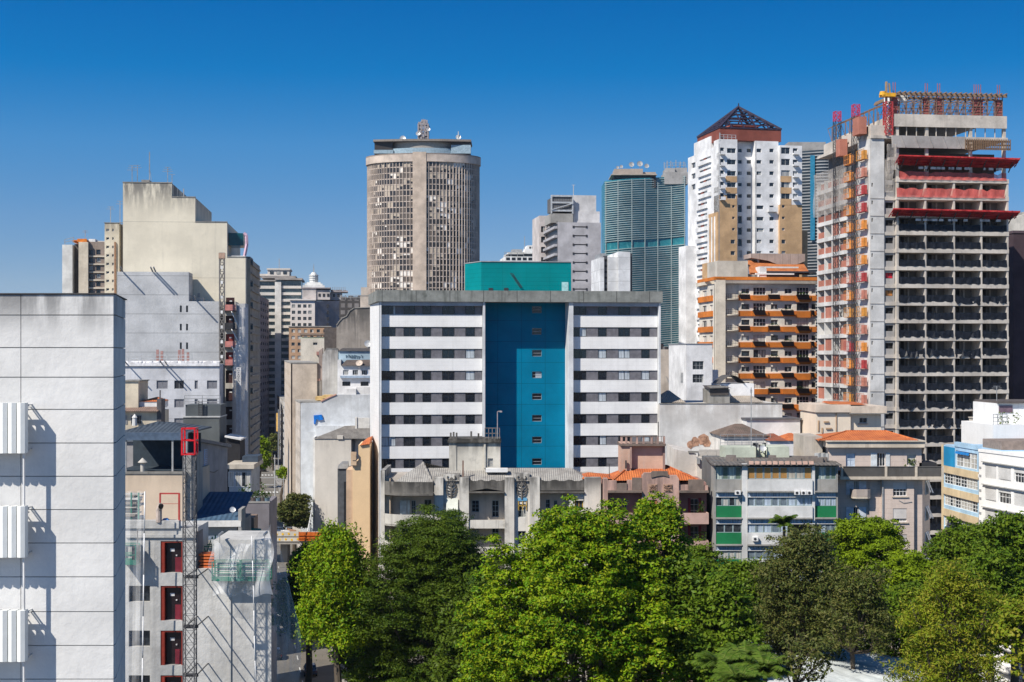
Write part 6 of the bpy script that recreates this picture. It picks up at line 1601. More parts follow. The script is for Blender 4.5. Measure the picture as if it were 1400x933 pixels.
 for i in range(3): m.box(U(466), b.w, 1, 3, Z(415 + 9 * i), Z(413 + 9 * i))
 b.part(m, 'roof_plant', plain('i4p', (.14, .13, .13), .7)); m = MB(); rail(m, [(U(465), .5, Z(410)), (b.w, .5, Z(410))], 2, .1, 2.5); b.part(m, 'roof_rail', M_GREY, split=False)
 b = Bld('white_annex', 'narrow cream annex at the foot of the brown round tower', 'building', 492.5, 560, 510, rot=.1)
 m = MB().box(0, b.w, 0, 12, 0, b.z(405, 500)).box(.3, 3.0, .5, 9, b.z(405, 500), b.z(393, 500)); b.part(m, 'wall', wall('i5', (.64, .55, .46), .05, .15), split=False); m = MB().box(-.1, b.w, -.1, .2, b.z(405, 500), b.z(404, 500)); b.part(m, 'coping', M_CONC)
far_towers()
def old_cluster():
 # arched old concrete wall
 b = Bld('old_wall_building', 'old building with a bare grey arched party wall', 'building', 460, 355, 507, rot=.1)
 U = b.u; Z = lambda py: b.z(py, 485); pts = [(0, 0), (0, Z(446)), (U(464), Z(440)), (U(468), Z(436)), (U(474), Z(433)), (U(478), Z(426)), (U(484), Z(422)), (U(507), Z(421)), (U(507), 0)]
 m = MB().prismy(pts, 0, 14); b.part(m, 'wall', wall('j1', (.36, .32, .28), .3, .7, sc_col=(.09, .085, .08), top=(Z(424), 7, .9)))
 m = MB(); m.path([(x, -.05, z + .1) for x, z in pts[1:-1]], .14); b.part(m, 'coping', M_CONCD, split=False)
 MB().box(-3, -.02, 2, 12, 0, Z(448)).build('dark_flank', plain('j1d', (.10, .085, .08), .9), b.root)
 m = MB(); dish(m, U(503), -.8, Z(470), .9); b.part(m, 'dish_aerial', M_POLE, split=False)
 b = Bld('cream_block', 'cream block with greenish terrace roof and a single dark window', 'building', 411, 410, 452, rot=.1)
 U = b.u; Z = lambda py: b.z(py, 430); r = b.R(428, 434, 468.5, 472); m = MB(); m.facade(b.tf('f'), 0, b.w, 0, Z(463), [r], .3); m.box(0, b.w, .32, 12, 0, Z(463.2)); b.part(m, 'wall', wall('j2', (.66, .61, .52), .1, .2), split=False); b.win(r)
 m = MB().box(U(411), U(452), 1, 11.5, Z(463), Z(461)); b.part(m, 'green_terrace', plain('j2g', (.46, .50, .36), .8)); m = MB().box(U(410), U(453), .5, 12, Z(458.5), Z(456));
 for px in (411, 424, 438, 451): m.box(U(px), U(px) + .4, 1, 1.4, Z(461), Z(458.5))
 b.part(m, 'pergola', wall('j2p', (.25, .19, .15), .3, .3), split=False)
 m = MB().box(U(433), U(440), -2, -.02, Z(486), Z(481)); b.part(m, 'water_tank', plain('j2t', (.35, .18, .15), .7))
 # pinkish grey wall building with long street face
 b = Bld('pink_wall_building', 'tall old building with a worn pinkish blank wall and cream street facade', 'building', 398, 340, 441, rot=.1)
 U = b.u; Z = lambda py: b.z(py, 415); pts = [(0, 0), (0, Z(497)), (U(436), Z(497)), (U(436), Z(480)), (U(441), Z(476)), (U(441), 0)]
 m = MB().prismy(pts, 0, 6); b.part(m, 'wall', wall('j3', (.46, .37, .33), .2, .6, sc_col=(.16, .13, .12), top=(Z(497), 5, .5)))
 m = MB(); pk = plain('j3p', (.46, .27, .22), .8); m.prismy([(U(411), Z(550)), (U(409), Z(532)), (U(418), Z(519)), (U(438), Z(518)), (U(437.5), Z(521)), (U(419), Z(522)), (U(412), Z(534)), (U(413), Z(550))], -.25, -.02); b.part(m, 'pink_gable_trim', pk)
 m = MB().prismy([(U(414), Z(560)), (U(413), Z(535)), (U(419), Z(522.5)), (U(440), Z(520)), (U(440), Z(560))], -.2, -.03); b.part(m, 'stained_patch', wall('j3s', (.30, .27, .24), .6, .6, sc_col=(.08, .075, .07)))
 t, L, zt = side_block('street_facade', 'cream street facade with rows of small dark windows turned to the sun', 'building', 397.8, 339, 389, 450, 497, wall('j3f', (.60, .51, .42), .15, .25), 26, 20, 6, side=-1, limit=100, wx=.35, wy=(.4, .75))
 b = Bld('grey_wall_building', 'weathered pale grey blank wall between the pink wall and the blue house', 'building', 440.5, 334, 462, rot=.1); Z = lambda py: b.z(py, 450); U = b.u
 m = MB().prismy([(0, 0), (0, Z(486)), (U(446), Z(477)), (b.w, Z(477)), (b.w, 0)], 0, 9); b.part(m, 'wall', wall('j4', (.50, .49, .47), .4, .5, sc_col=(.17, .16, .15), top=(Z(477), 6, .8))); MB().box(U(446), b.w, -.1, .3, Z(477), Z(476)).build('coping', M_CONCD, b.root)
 # pale blue house with terrace
 b = Bld('blue_house', 'pale blue house with dark roof, white terrace windows and scribbled wall', 'house', 461, 329, 506, rot=.06); U = b.u; Z = lambda py: b.z(py, 485); wh = wall('j5w', (.72, .72, .73), .1, .15)
 m = MB().box(0, b.w, 5, 12, 0, Z(480)); b.part(m, 'rear_wall', wall('j5', (.40, .53, .62), .08, .15)); m = MB().hexa([(-.1, 4.6, Z(480)), (b.w, 4.6, Z(480)), (b.w, 12.2, Z(480)), (-.1, 12.2, Z(480)), (U(466), 6, Z(476)), (b.w, 6, Z(476)), (b.w, 12, Z(476)), (U(466), 12, Z(476))]); b.part(m, 'rear_roof', plain('j5r', (.07, .065, .065), .8))
 m = MB(); rr = random.Random(3); px = 473
 while px < 497:
  a = b.f(px, 486 + rr.uniform(-1, 1.6), 4.96); c = b.f(px + rr.uniform(-1, 2), 489 + rr.uniform(-1, 1.5), 4.96); m.bar((a[0], 4.97, a[1]), (c[0], 4.97, c[1]), .09); px += 1.6
 b.part(m, 'wall_scribble', plain('j5s', (.09, .15, .2), .8), split=False)
 holes = [b.R(a, a + 7.5, 506, 513, 1) for a in (469, 482, 494.5)] + [b.R(a, a + 11, 522, 528, 1) for a in (468, 493)]
 m = MB(); m.facade(b.tf('f', 1), U(466, 1), b.w, 0, Z(500), holes, .35); m.box(U(466, 1), b.w, 1.37, 4.9, 0, Z(500.2)); m.box(.0, U(466, 1) - .01, 1.2, 4.9, 0, Z(492)); b.part(m, 'wall', wh, split=False)
 for i, h in enumerate(holes): b.win(h, x=1, nx=3, fm=M_FRAMEW if i < 3 else M_FRAMED, pm=M_GLASS)
 m = MB().hexa([(U(466), .4, Z(500)), (b.w, .4, Z(500)), (b.w, 4.9, Z(500)), (U(466), 4.9, Z(500)), (U(473), 2.4, Z(492.5)), (b.w, 2.4, Z(492)), (b.w, 4.6, Z(492)), (U(473), 4.6, Z(492.5))]); b.part(m, 'roof', tiles('j5roof', (.13, .10, .085), (.08, .065, .06))); m = MB().box(U(465), b.w, .2, .98, Z(517), Z(514)); b.part(m, 'balcony_slab', plain('j5b', (.30, .38, .48), .7)); m = MB(); dish(m, U(491), .2, Z(496.5), .8, (-.2, -1, .8)); b.part(m, 'dish_aerial', plain('j5d', (.6, .5, .42), .6), split=False)
 # big white stepped wall
 b = Bld('stepped_white_building', 'large pale blue-white blank wall stepping down to the street', 'building', 411, 323, 506, rot=.05); U = b.u; Z = lambda py: b.z(py, 460)
 pts = [(0, 0), (0, Z(551)), (U(439), Z(551)), (U(439), Z(548)), (U(450), Z(543)), (U(459), Z(540)), (b.w, Z(540)), (b.w, 0)]
 wm = wall('j6', (.64, .67, .70), .12, .35, sc_col=(.30, .30, .30), top=(Z(540), 4, .35)); m = MB().prismy(pts, 0, 12); b.part(m, 'wall', wm)
 m = MB().box(U(432), b.w, -1.2, -.01, 0, Z(582)).box(U(424), U(432) - .005, -.6, -.01, 0, Z(590)); b.part(m, 'front_wing', wm, split=False)
 m = MB(); m.prismy([(U(429), Z(568)), (U(440), Z(567)), (U(442), Z(574)), (U(436), Z(575)), (U(433), Z(573)), (U(431), Z(580)), (U(429.5), Z(580))], -.35, -.05); b.part(m, 'blue_tarpaulin', plain('j6t', (.01, .17, .62), .4)); m = MB().box(U(440), U(452), 1, 8, Z(545), Z(541)); m.box(U(430), U(449), 2, 8, Z(548), Z(543), 0); b.part(m, 'tan_roof', plain('j6r', (.55, .38, .16), .8), split=False); m = MB(); m.path([(U(439), -.06, Z(549)), (U(450), -.06, Z(543.5)), (U(460), -.06, Z(539.5))], .18); b.part(m, 'pink_coping', pk, split=False); m = MB().box(U(470), U(486), 2, 9, Z(540), Z(532)).box(U(486), b.w, 3, 9, Z(540), Z(530)); b.part(m, 'terrace_wall', wall('j6x', (.70, .69, .68), .2, .3), split=False)
 m = MB().box(U(487), b.w, -2.4, -1.22, 0, Z(571)); m.box(U(486.5), U(489), -2.6, -1.22, 0, Z(570)); b.part(m, 'roof_hut', wall('j8', (.74, .72, .68), .1, .2), split=False)
 t, L, zt = side_block('white_street_facade', 'narrow whitish street facade in front of the cream one with uneven small windows', 'building', 410.6, 323, 404, 338, 551, wall('j6f', (.58, .52, .46), .2, .3), 18, 4, 8, side=-1, limit=80, wx=.3)
 # beige gabled building
 b = Bld('beige_building', 'tall beige blank building with a grey hipped roof beside the orange house', 'building', 430.5, 317, 480, rot=.05); U = b.u; Z = lambda py: b.z(py, 455); bg_ = wall('j7', (.66, .62, .56), .08, .14, var=.05, top=(Z(600), 4, .2))
 m = MB().box(0, b.w, 0, 12, 0, Z(600)); b.part(m, 'wall', bg_); m = MB().box(-.45, -.01, .3, 11, 0, Z(598)); b.part(m, 'side_pilaster', M_WHITE)
 m = MB(); A = [(-.2, -.2, Z(600)), (b.u(505), -.2, Z(600)), (b.u(505), 12, Z(600)), (-.2, 12, Z(600))]; r0, r1 = (U(470), 5, Z(584)), (b.u(505), 5, Z(583)); m.quad(A[0], A[1], r1, r0); m.quad(A[0], r0, A[3]); m.quad(A[3], r0, r1, A[2]); m.quad(*A); m.quad(A[1], A[2], r1); b.part(m, 'hip_roof', tiles('j7r', (.22, .205, .19), (.14, .13, .12))); m = MB().box(U(461), U(469), -.3, 1.2, Z(600.5), Z(596)); b.part(m, 'roof_hatch', bg_)
 b = Bld('dark_glass_house', 'narrow charcoal building with a dark glazed front beside the orange house', 'building', 461.5, 209, 476, rot=.1); Z = lambda py: b.z(py, 468); m = MB().box(0, b.w, .2, 8, 0, Z(641)); b.part(m, 'wall', plain('j10', (.085, .095, .11), .6)); m = MB().box(.9, b.w - .2, .08, .19, 0, Z(659)); b.part(m, 'glazing', plain('j10g', (.03, .033, .04), .15)); m = MB().hexa([(0, 0, Z(641)), (b.w, 0, Z(641)), (b.w, 7, Z(641)), (0, 7, Z(641)), (.6, 1, Z(635)), (b.w, 1, Z(635)), (b.w, 6, Z(635)), (.6, 6, Z(635))]); b.part(m, 'roof', plain('j10r', (.2, .2, .2), .7))
 b = Bld('orange_house', 'tall narrow pale orange building with a terracotta roof corner beside the white block', 'building', 482, 204, 505.5, rot=.05); U = b.u; Z = lambda py: b.z(py, 495); om = wall('j9', (.76, .55, .33), .06, .12, var=.05)
 pts = [(0, 0), (0, Z(638)), (U(484.5), Z(634)), (U(490), Z(629)), (U(490), Z(609)), (b.w, Z(609)), (b.w, 0)]; m = MB().prismy(pts, 0, 9); b.part(m, 'wall', om); m = MB().hexa([(U(492), -.3, Z(609)), (b.w, -.3, Z(607)), (b.w, 9, Z(607)), (U(492), 9, Z(609)), (U(498), 2, Z(604)), (b.w, 2, Z(601)), (b.w, 9, Z(601)), (U(498), 9, Z(604))]); b.part(m, 'roof', M_TERRA)
 m = MB().box(-.9, -.01, .4, 8, 0, Z(643)); b.part(m, 'side_wall', wall('j9s', (.60, .44, .31), .1, .2)); m = MB().box(U(480), U(487.5), -.5, -.01, Z(636), Z(618)).box(U(482), U(487), -.6, -.51, Z(629), Z(621)); b.part(m, 'bay_window', wall('j9b', (.66, .48, .32), .1, .2), split=False)
 for k in range(6): z = Z(648 + 15 * k); m = MB().box(-.97, -.91, 1.5, 2.6, z - 1.2, z); m.box(-.97, -.91, 4.5, 5.6, z - 1.2, z); b.part(m, 'side_window', M_DARKST)
old_cluster()

# ================================================================ flyover
def flyover():
 d = 300; z = CZ - (737 - HZ) / F * d; x0, x1 = at(300, HZ, d).x, at(480, HZ, d).x
 t = tag(empty('flyover', (at(400, HZ, d).x, d, 0)), 'concrete road flyover crossing the street with yellow-dotted white parapet', 'flyover')
 o = at(400, HZ, d).x; m = MB().box(x0 - o, x1 - o, 0, 11, z - 1.1, z); m.build('deck', wall('fly_c', (.34, .32, .29), .3, .4), t)
 m = MB().box(x0 - o, x1 - o, -.15, .15, z - .6, z + 1.55).box(x0 - o, x1 - o, 10.8, 11.1, z, z + .9);
 MB().box(x0 - o, x1 - o, -.18, .12, z - .5, z + .25).build('parapet', wall('fly_p', (.66, .62, .54), .2, .3), t); MB().box(x0 - o, x1 - o, -.16, .1, z + .55, z + 1.5).build('parapet', wall('fly_p', (.66, .62, .54)), t); MB().box(x0 - o, x1 - o, -.1, .04, z + .251, z + .549).build('parapet_gap', M_CONCD, t)
 dm = MB(); a = at(366, HZ, d).x - o; rr = random.Random(1); yd = plain('fly_dot', (.75, .45, .03), .6)
 for i in range(16):
  x = a + i * .62; zz = z + (1.0 if i % 2 else -.1) + rr.uniform(-.1, .1); e = MB(); e.bar((x, -.21, zz), (x, -.165, zz), .24, 8); e.build('yellow_dot', yd, t)
 for px in (340, 385, 440, 475):
  x = at(px, HZ, d).x - o; MB().box(x - .7, x + .7, 3, 7, 0, z - 1.1).build('pier', M_CONC, t)
 t2 = tag(empty('site_hoarding', (at(432, HZ, d).x, d - .6, z - .3)), 'orange plastic hoarding rolled along the flyover parapet', 'hoarding')
 a, c = at(409, HZ, d).x - at(432, HZ, d).x, at(455, HZ, d).x - at(432, HZ, d).x; n = 12; m = MB()
 for i in range(n):
  xa, xb = a + (c - a) * i / n, a + (c - a) * (i + 1) / n; f = lambda t: .4 * math.sin(9 * t)
  m.hexa([(xa, -.3, .0 + .1 * f(i)), (xb, -.3, .1 * f(i + 1)), (xb, .2, 0), (xa, .2, 0), (xa, -.15 + .1 * f(i), 1.75 + .12 * f(i)), (xb, -.15 + .1 * f(i + 1), 1.75 + .12 * f(i + 1)), (xb, .2, 1.75), (xa, .2, 1.75)])
 for zz in (.5, 1.1): m.bar((a, -.35, zz), (c, -.35, zz), .05)
 m.build('sheeting', wall('hoard', (.55, .13, .02), .15, .2, sc_col=(.2, .05, .02)), t2); m = MB()
 for i in range(5): x = a + (c - a) * i / 4; m.box(x - .05, x + .05, .21, .3, 0, 1.9); MB().box(x - .05, x + .05, .21, .3, 0, 1.9).build('stake', M_DARKST, t2)
 # overhead tram style pole
 p = at(375.8, HZ, 294); t3 = tag(empty('street_pole', (p.x, p.y, 0)), 'slim pale street pole with stacked cross arms and wires in front of the flyover', 'street pole', 'street poles')
 zt = CZ - (622 - HZ) / F * 294; MB().bar((0, 0, 0), (0, 0, zt), .13, 8, r2=.09).build('pole', M_POLE, t3)
 for zz in (zt - 4.6, zt - 6.0, zt - 6.4): MB().bar((-3.6 if zz > zt - 6.2 else -.3, 0, zz), (.3, 0, zz), .05).build('cross_arm', M_POLE, t3)
 p2 = at(388, HZ, 340); t4 = tag(empty('street_pole', (p2.x, p2.y, 0)), 'thin dark street pole behind the round street tree', 'street pole', 'street poles'); zt2 = CZ - (652 - HZ) / F * 340
 MB().bar((0, 0, 0), (0, 0, zt2), .12, 8).build('pole', M_GREY, t4); MB().bar((-1, 0, zt2 - .6), (1, 0, zt2 - .6), .06).build('cross_arm', M_GREY, t4)
 m = MB()
 for i in range(4):
  a = Vector((p.x, p.y, zt - 3.4 - i * .9)); c = Vector((p2.x, p2.y, zt2 - .5 - i * .5)); m.path([a.lerp(c, k / 8) - Vector((0, 0, .8 * math.sin(math.pi * k / 8))) for k in range(9)], .035)
 o = m.build('overhead_wires', plain('wire', (.45, .45, .45), .6)); tag(o, 'sagging overhead wires strung between the two street poles', 'wires'); rebase(o)
 # crane jib pole beside the tree
 q = at(421, HZ, 308); t5 = tag(empty('leaning_post', (q.x, q.y, z)), 'white leaning post on the flyover beside the round street tree', 'post'); MB().bar((-.1, 0, 0), (.9, 0, CZ - (695 - HZ) / F * 308 - z), .2, 6, r2=.12).build('post', M_WHITE, t5); MB().box(-.6, .6, -.4, .4, 0, .5).build('base', M_DARKST, t5)
 for i, (px, dx) in enumerate(((383, 0), (390, .3), (399, .0), (406, .2))):
  q = at(px, HZ, 302.5 + i * .8); t6 = tag(empty('barrier', (q.x, q.y, z)), ('grey', 'white', 'rusty', 'pale')[i] + (' low barrier lying on the flyover deck behind the dotted parapet' if i % 2 else ' tilted barrier on the flyover deck behind the dotted parapet'), 'barrier', 'barriers on the flyover')
  m = MB().hexa([(-1, -.3, 0), (1, -.3, 0), (1, .3, 0), (-1, .3, 0), (-.9, -.1, 1.1 + .3 * i % 2), (.9, -.1, 1.3), (.9, .1, 1.3), (-.9, .1, 1.1 + .3 * i % 2)]); m.build('panel', plain('bar%d' % i, ((.3, .3, .32), (.7, .7, .68), (.35, .2, .12), (.55, .5, .42))[i], .7), t6); MB().box(-1.1, 1.1, .35, .5, 0, .25).build('foot', M_CONC, t6)
flyover()
# ================================================================ front row above the park trees
def cloth_quad(m, P, n=6): m.quad(*P)
def deco_house():
 b = Bld('deco_house', 'weathered grey art deco apartment house with curved balconies and grey tiled roof', 'apartment house', 520, 176, 822, rot=.0)
 U = b.u; Z = lambda py, y=0: b.z(py, 650, y); W = b.w
 st = wall('u1', (.68, .65, .59), .42, .75, sc_col=(.10, .095, .09), top=(Z(650), 3.2, .9), var=.08, blotch=.5); dk = wall('u1dk', (.17, .16, .145), .8, .9, sc_col=(.03, .029, .027), top=(Z(655), 2.5, .8), blotch=.7); inn = wall('u1in', (.52, .47, .41), .15, .3)
 fl = 3.25; zf = [Z(716), Z(754)]; zf = [zf[0] - fl * k for k in range(7)]   # floor levels of the balcony storeys
 # core body
 rec = 2.0; zc = Z(660)
 win_r = []
 for k in range(6):
  z0 = zf[k] + .15 if k else zf[0] + .1
  for a, c, lo, hi in ((562.5, 568.5, .1, 2.3), (580, 590, .1, 2.4), (645, 655, .9, 2.3), (672.5, 682, .3, 2.3), (746, 752, .9, 2.4), (757, 762, .2, 2.3)):
   win_r.append((U(a, rec), U(c, rec), zf[k] + lo + .25, zf[k] + hi + .3, k))
 win_r = [w_ for w_ in win_r if w_[2] > .5]
 m = MB(); m.facade(b.tf('f', rec), U(533), W - .5, 0, Z(655), [w_[:4] for w_ in win_r], .3); m.box(.3, W - .3, rec + .32, 12, 0, Z(655) - .1); b.part(m, 'back_wall', inn, split=False)
 for w_ in win_r[:24]:
  b.win(w_[:4], x=rec, n=.15, nx=2, nz=3, fm=plain('u1frame', (.25, .33, .38), .5), pm=M_GLASS)
 # piers
 for a, c in ((593.5, 606), (628, 641), (690, 703), (724, 738), (799, 821.5)):
  m = MB().box(U(a), U(c), -.1, rec + .3, 0, Z(653)); b.part(m, 'pier', st)
 for a, c in ((606, 628), (703, 724)):   # window bays with ornament
  x0, x1 = U(a), U(c); m = MB(); zt = Z(649 if a < 650 else 648); hs = []
  for k in range(6):
   h = (x0 + .45, x1 - .45, zf[k] + .7, zf[k] + 2.3)
   if h[2] > .5: hs.append(h)
  m.facade(b.tf('f', .35), x0, x1, 0, zt, hs, .3); m.box(x0, x1, .67, rec + .3, 0, zt - .01); b.part(m, 'bay_wall', st, split=False)
  for h in hs: b.win(h, x=.35, n=.15, nx=2, nz=2, fm=plain('u1frame2', (.45, .48, .46), .5), pm=M_GLASS)
  xm = (x0 + x1) / 2; zb, zt_ = Z(683), Z(651); m = MB(); rr = random.Random(int(a))
  m.bar((xm, .28, zb), (xm, .28, zt_ - .2), .13, 6)
  for k in range(7):
   z = zb + .3 + k * (zt_ - zb - .6) / 7
   for s in (-1, 1):
    r = .55 + .12 * math.sin(k); m.path([(xm + s * .1, .3, z), (xm + s * r * .7, .26, z + .12), (xm + s * r, .28, z + .4), (xm + s * r * .8, .28, z + .6)], .07, 5)
  for k in range(3): m.bar((xm, .15, zb + 1.2 + k * .6), (xm, .33, zb + 1.2 + k * .6), .22, 8)
  b.part(m, 'ornament', dk, split=False)
 # awning, window colours
 m = MB(); x0, x1 = U(610), U(626.5); zt, zb = Z(682), Z(699); m.hexa([(x0, -.55, zb), (x1, -.55, zb), (x1, -.5, zb), (x0, -.5, zb), (x0 + .05, .2, zt), (x1 - .05, .2, zt), (x1 - .05, .25, zt), (x0 + .05, .25, zt)]); m.quad((x0, -.55, zb), (x0 + .05, .2, zt), (x0 + .05, .3, zb)); m.quad((x1, -.55, zb), (x1 - .05, .2, zt), (x1 - .05, .3, zb)); b.part(m, 'awning', wall('u1aw', (.66, .68, .60), .1, .15), split=False)
 m = MB(); r = b.R(708, 720.5, 681, 685, .3); m.box(r[0], r[1], .25, .33, r[2], r[3]); b.part(m, 'blue_blind', plain('u1bb', (.12, .32, .5), .6)); m = MB(); r = b.R(709, 720, 685.5, 698, .3)
 for t in (0, .5, 1): x = r[0] + (r[1] - r[0]) * t; m.box(x - .05, x + .05, .24, .33, r[2], r[3])
 m.box(r[0], r[1], .24, .33, (r[2] + r[3]) / 2 - .05, (r[2] + r[3]) / 2 + .05); b.part(m, 'yellow_frame', plain('u1y', (.45, .30, .06), .5), split=False)
 # loggias: slabs and parapets at each floor between piers, dark stained upper parapet
 for a, c in ((641, 690), (738, 799)):
  x0, x1 = U(a) + .01, U(c) - .01
  for k in range(6):
   z = zf[k] + .35
   if z < 1: break
   m = MB().box(x0, x1, .05, .25, z - 1.0 if k else z - .95, z + .05); m.box(x0, x1, .26, rec - .02, z - .95, z - .75); b.part(m, 'loggia_parapet', st, split=False)
  n = 14; zt = lambda t: Z(656) - .25 * math.sin(math.pi * t * 3) ** 2; zb = lambda t: Z(672) + (.35 * (1 - abs(2 * t - 1)) if a < 700 else .1)
  m = MB(); pts = [(x0 + (x1 - x0) * i / n, zb(i / n)) for i in range(n + 1)] + [(x1 - (x1 - x0) * i / n, zt(1 - i / n)) for i in range(n + 1)]; m.prismy(pts, -.02, .25); b.part(m, 'top_parapet', dk)
  m = MB().box(x0, x1, -.35, rec - .01, Z(674), Z(672.2)); b.part(m, 'canopy_slab', dk)
 # window wall in the last bay (dark window with yellow frame)
 x0, x1 = U(778), U(799) - .02; h = b.R(785.5, 797.5, 679.5, 698, .3); m = MB(); m.facade(b.tf('f', .3), x0, x1, 0, Z(672.3), [h], .3); m.box(x0, x1, .62, rec - .01, 0, Z(672.4)); b.part(m, 'bay_wall', st, split=False); w_ = b.win(h, x=.3, n=.15, nx=2, nz=1, fm=plain('u1y', (.45, .30, .06)), pm=M_GLASSD, fr=.1); m = MB().box(h[0], h[1], .2, .4, h[3] - .45, h[3]); b.part(m, 'blind_box', st)
 # curved balconies on the left end
 def arcp(r0x, n=14, out=1.5):
  x0, x1 = U(526), U(593); return [(x0 + (x1 - x0) * i / n, -out * min(1, (1 - (1 - min(1, i / n * 1.9)) ** 2.2)) + .0) for i in range(n + 1)]
 P = arcp(0);
 for k in range(7):
  z = zf[k] + .1 if k else zf[0] + .05
  if z < 1: break
  m = MB()
  for (xa, ya), (xb, yb) in zip(P, P[1:]):
   m.hexa([(xa, ya, z - .25), (xb, yb, z - .25), (xb, yb + .2, z - .25), (xa, ya + .2, z - .25), (xa, ya, z + 1.15), (xb, yb, z + 1.15), (xb, yb + .2, z + 1.15), (xa, ya + .2, z + 1.15)])
  m.prism(P + [(P[-1][0], rec), (P[0][0], rec)], z - .2, z - .03); b.part(m, 'curved_balcony', wall('u1b', (.58, .56, .51), .35, .6, sc_col=(.12, .11, .105)), split=False)
 m = MB(); zb, zt = Z(674), Z(658)
 for (xa, ya), (xb, yb) in zip(P, P[1:]): m.hexa([(xa, ya, zb), (xb, yb, zb), (xb, yb + .25, zb), (xa, ya + .25, zb), (xa, ya, zt), (xb, yb, zt), (xb, yb + .25, zt), (xa, ya + .25, zt)])
 m.prism([(x, y - .2) for x, y in P] + [(P[-1][0], rec), (P[0][0], rec)], zb - .2, zb); b.part(m, 'curved_parapet', dk, split=False)
 m = MB().box(0, U(525.5), .3, 10, 0, Z(644)); b.part(m, 'end_pier', st); m = MB().box(U(525.5), U(533), .8, 10, 0, Z(655)); b.part(m, 'end_wall', wall('u1e', (.60, .48, .36), .1, .2))
 for k in range(5):
  for a, c in ((547, 556), (557, 560.5)):
   z = zf[k] + .2
   if z > 1: m = MB().box(U(a, rec), U(c, rec), rec - .12, rec - .02, z + .1, z + 2.4); b.part(m, 'shutter', plain('u1sh', (.5, .56, .56), .6))
 # roof
 rt = tiles('u1roof', (.36, .345, .315), (.25, .235, .215), pitch=.26)
 ze, zr = Z(658, 0), Z(640, 5); x0, x1 = U(592), U(806); xr = U(783); m = MB()
 m.quad((x0, .1, ze), (x1, .1, ze), (xr, 5, zr), (x0 - 1.2, 5, zr)); m.quad((x1, .1, ze), (x1, 10, ze), (xr, 5, zr)); m.quad((x0 - 1.2, 10, ze), (x1, 10, ze), (xr, 5, zr), (x0 - 1.2, 5, zr)); b.part(m, 'tiled_roof', rt)
 ax, az = U(578, 5), Z(632.5, 5); m = MB(); c0, c1 = (U(540, .5), .5, Z(659)), (U(592), -.3, Z(660)); m.quad(c0, c1, (ax, 5, az)); m.quad(c1, (x0 + 1, 1.4, ze), (x0 - 1.2, 5, zr), (ax, 5, az)); m.quad(c0, (ax, 5, az), (ax - 2, 11, Z(655)), (c0[0], 9, c0[2])); m.quad((ax, 5, az), (ax + 3, 11, Z(650)), (ax - 2, 11, Z(655))); m.bar(c1, (ax, 5, az), .14, 5); b.part(m, 'hip_roof', rt, split=False)
 # roof tower
 tw = wall('u1tw', (.60, .57, .50), .25, .5, sc_col=(.12, .115, .11), top=(Z(604, 4), 2.0, .7)); y = 4.0; m = MB(); r = b.R(667, 674, 627, 638.5, y); m.facade(b.tf('f', y), U(624, y), U(684, y), Z(648, y), Z(606, y), [r], .25); m.box(U(624, y), U(684, y), y + .27, y + 4, Z(648, y), Z(606, y) - .01); m.box(U(614, y), U(624, y) - .005, y - .1, y + 3.6, Z(648, y), Z(605, y)); b.part(m, 'roof_tower', tw, split=False); b.win(r, x=y, nx=1, nz=2)
 m = MB().box(U(661.5, y), U(664, y), y - .2, y - .02, Z(640, y), Z(606, y)); b.part(m, 'tower_pilaster', tw); m = MB().box(U(612, y), U(685, y), y - .35, y + 4.2, Z(605.2, y), Z(602.5, y)).box(U(613, y), U(684, y), y - .2, y + 4, Z(602.5, y), Z(600, y)); b.part(m, 'tower_cornice', dk, split=False)
 for px, h in ((615, 9), (619, 10), (623, 9), (643, 11), (653, 8)): m = MB().box(U(px, y), U(px + 2.4, y), y, y + .3, Z(600, y), Z(600 - h * .9, y)); b.part(m, 'tower_post', dk)
 m = MB(); rail(m, [(U(663, y), y + .1, Z(600, y)), (U(683, y), y + .1, Z(600, y))], 1.3, .04, .45, 2); b.part(m, 'tower_rail', M_CONCD, split=False); m = MB(); m.bar((U(680, y), y, Z(600, y)), (U(680, y), y, Z(563, y)), .05); m.bar((U(680, y), y, Z(563, y)), (U(685, y), y, Z(562, y)), .05); m.box(U(683, y), U(686.5, y), y - .1, y + .1, Z(564, y), Z(562, y)); b.part(m, 'lamp_pole', M_GREY, split=False)
 m = MB().box(U(632, 1), U(634, 1), 1, 1.2, Z(652, 1), Z(630, 1)); b.part(m, 'roof_pipe', plain('u1pp', (.2, .12, .09), .6)); m = MB().box(U(664, 2), U(694, 2), 2, 3.4, Z(646, 2), Z(641, 2)); b.part(m, 'white_box_gutter', M_WHITE)
deco_house()
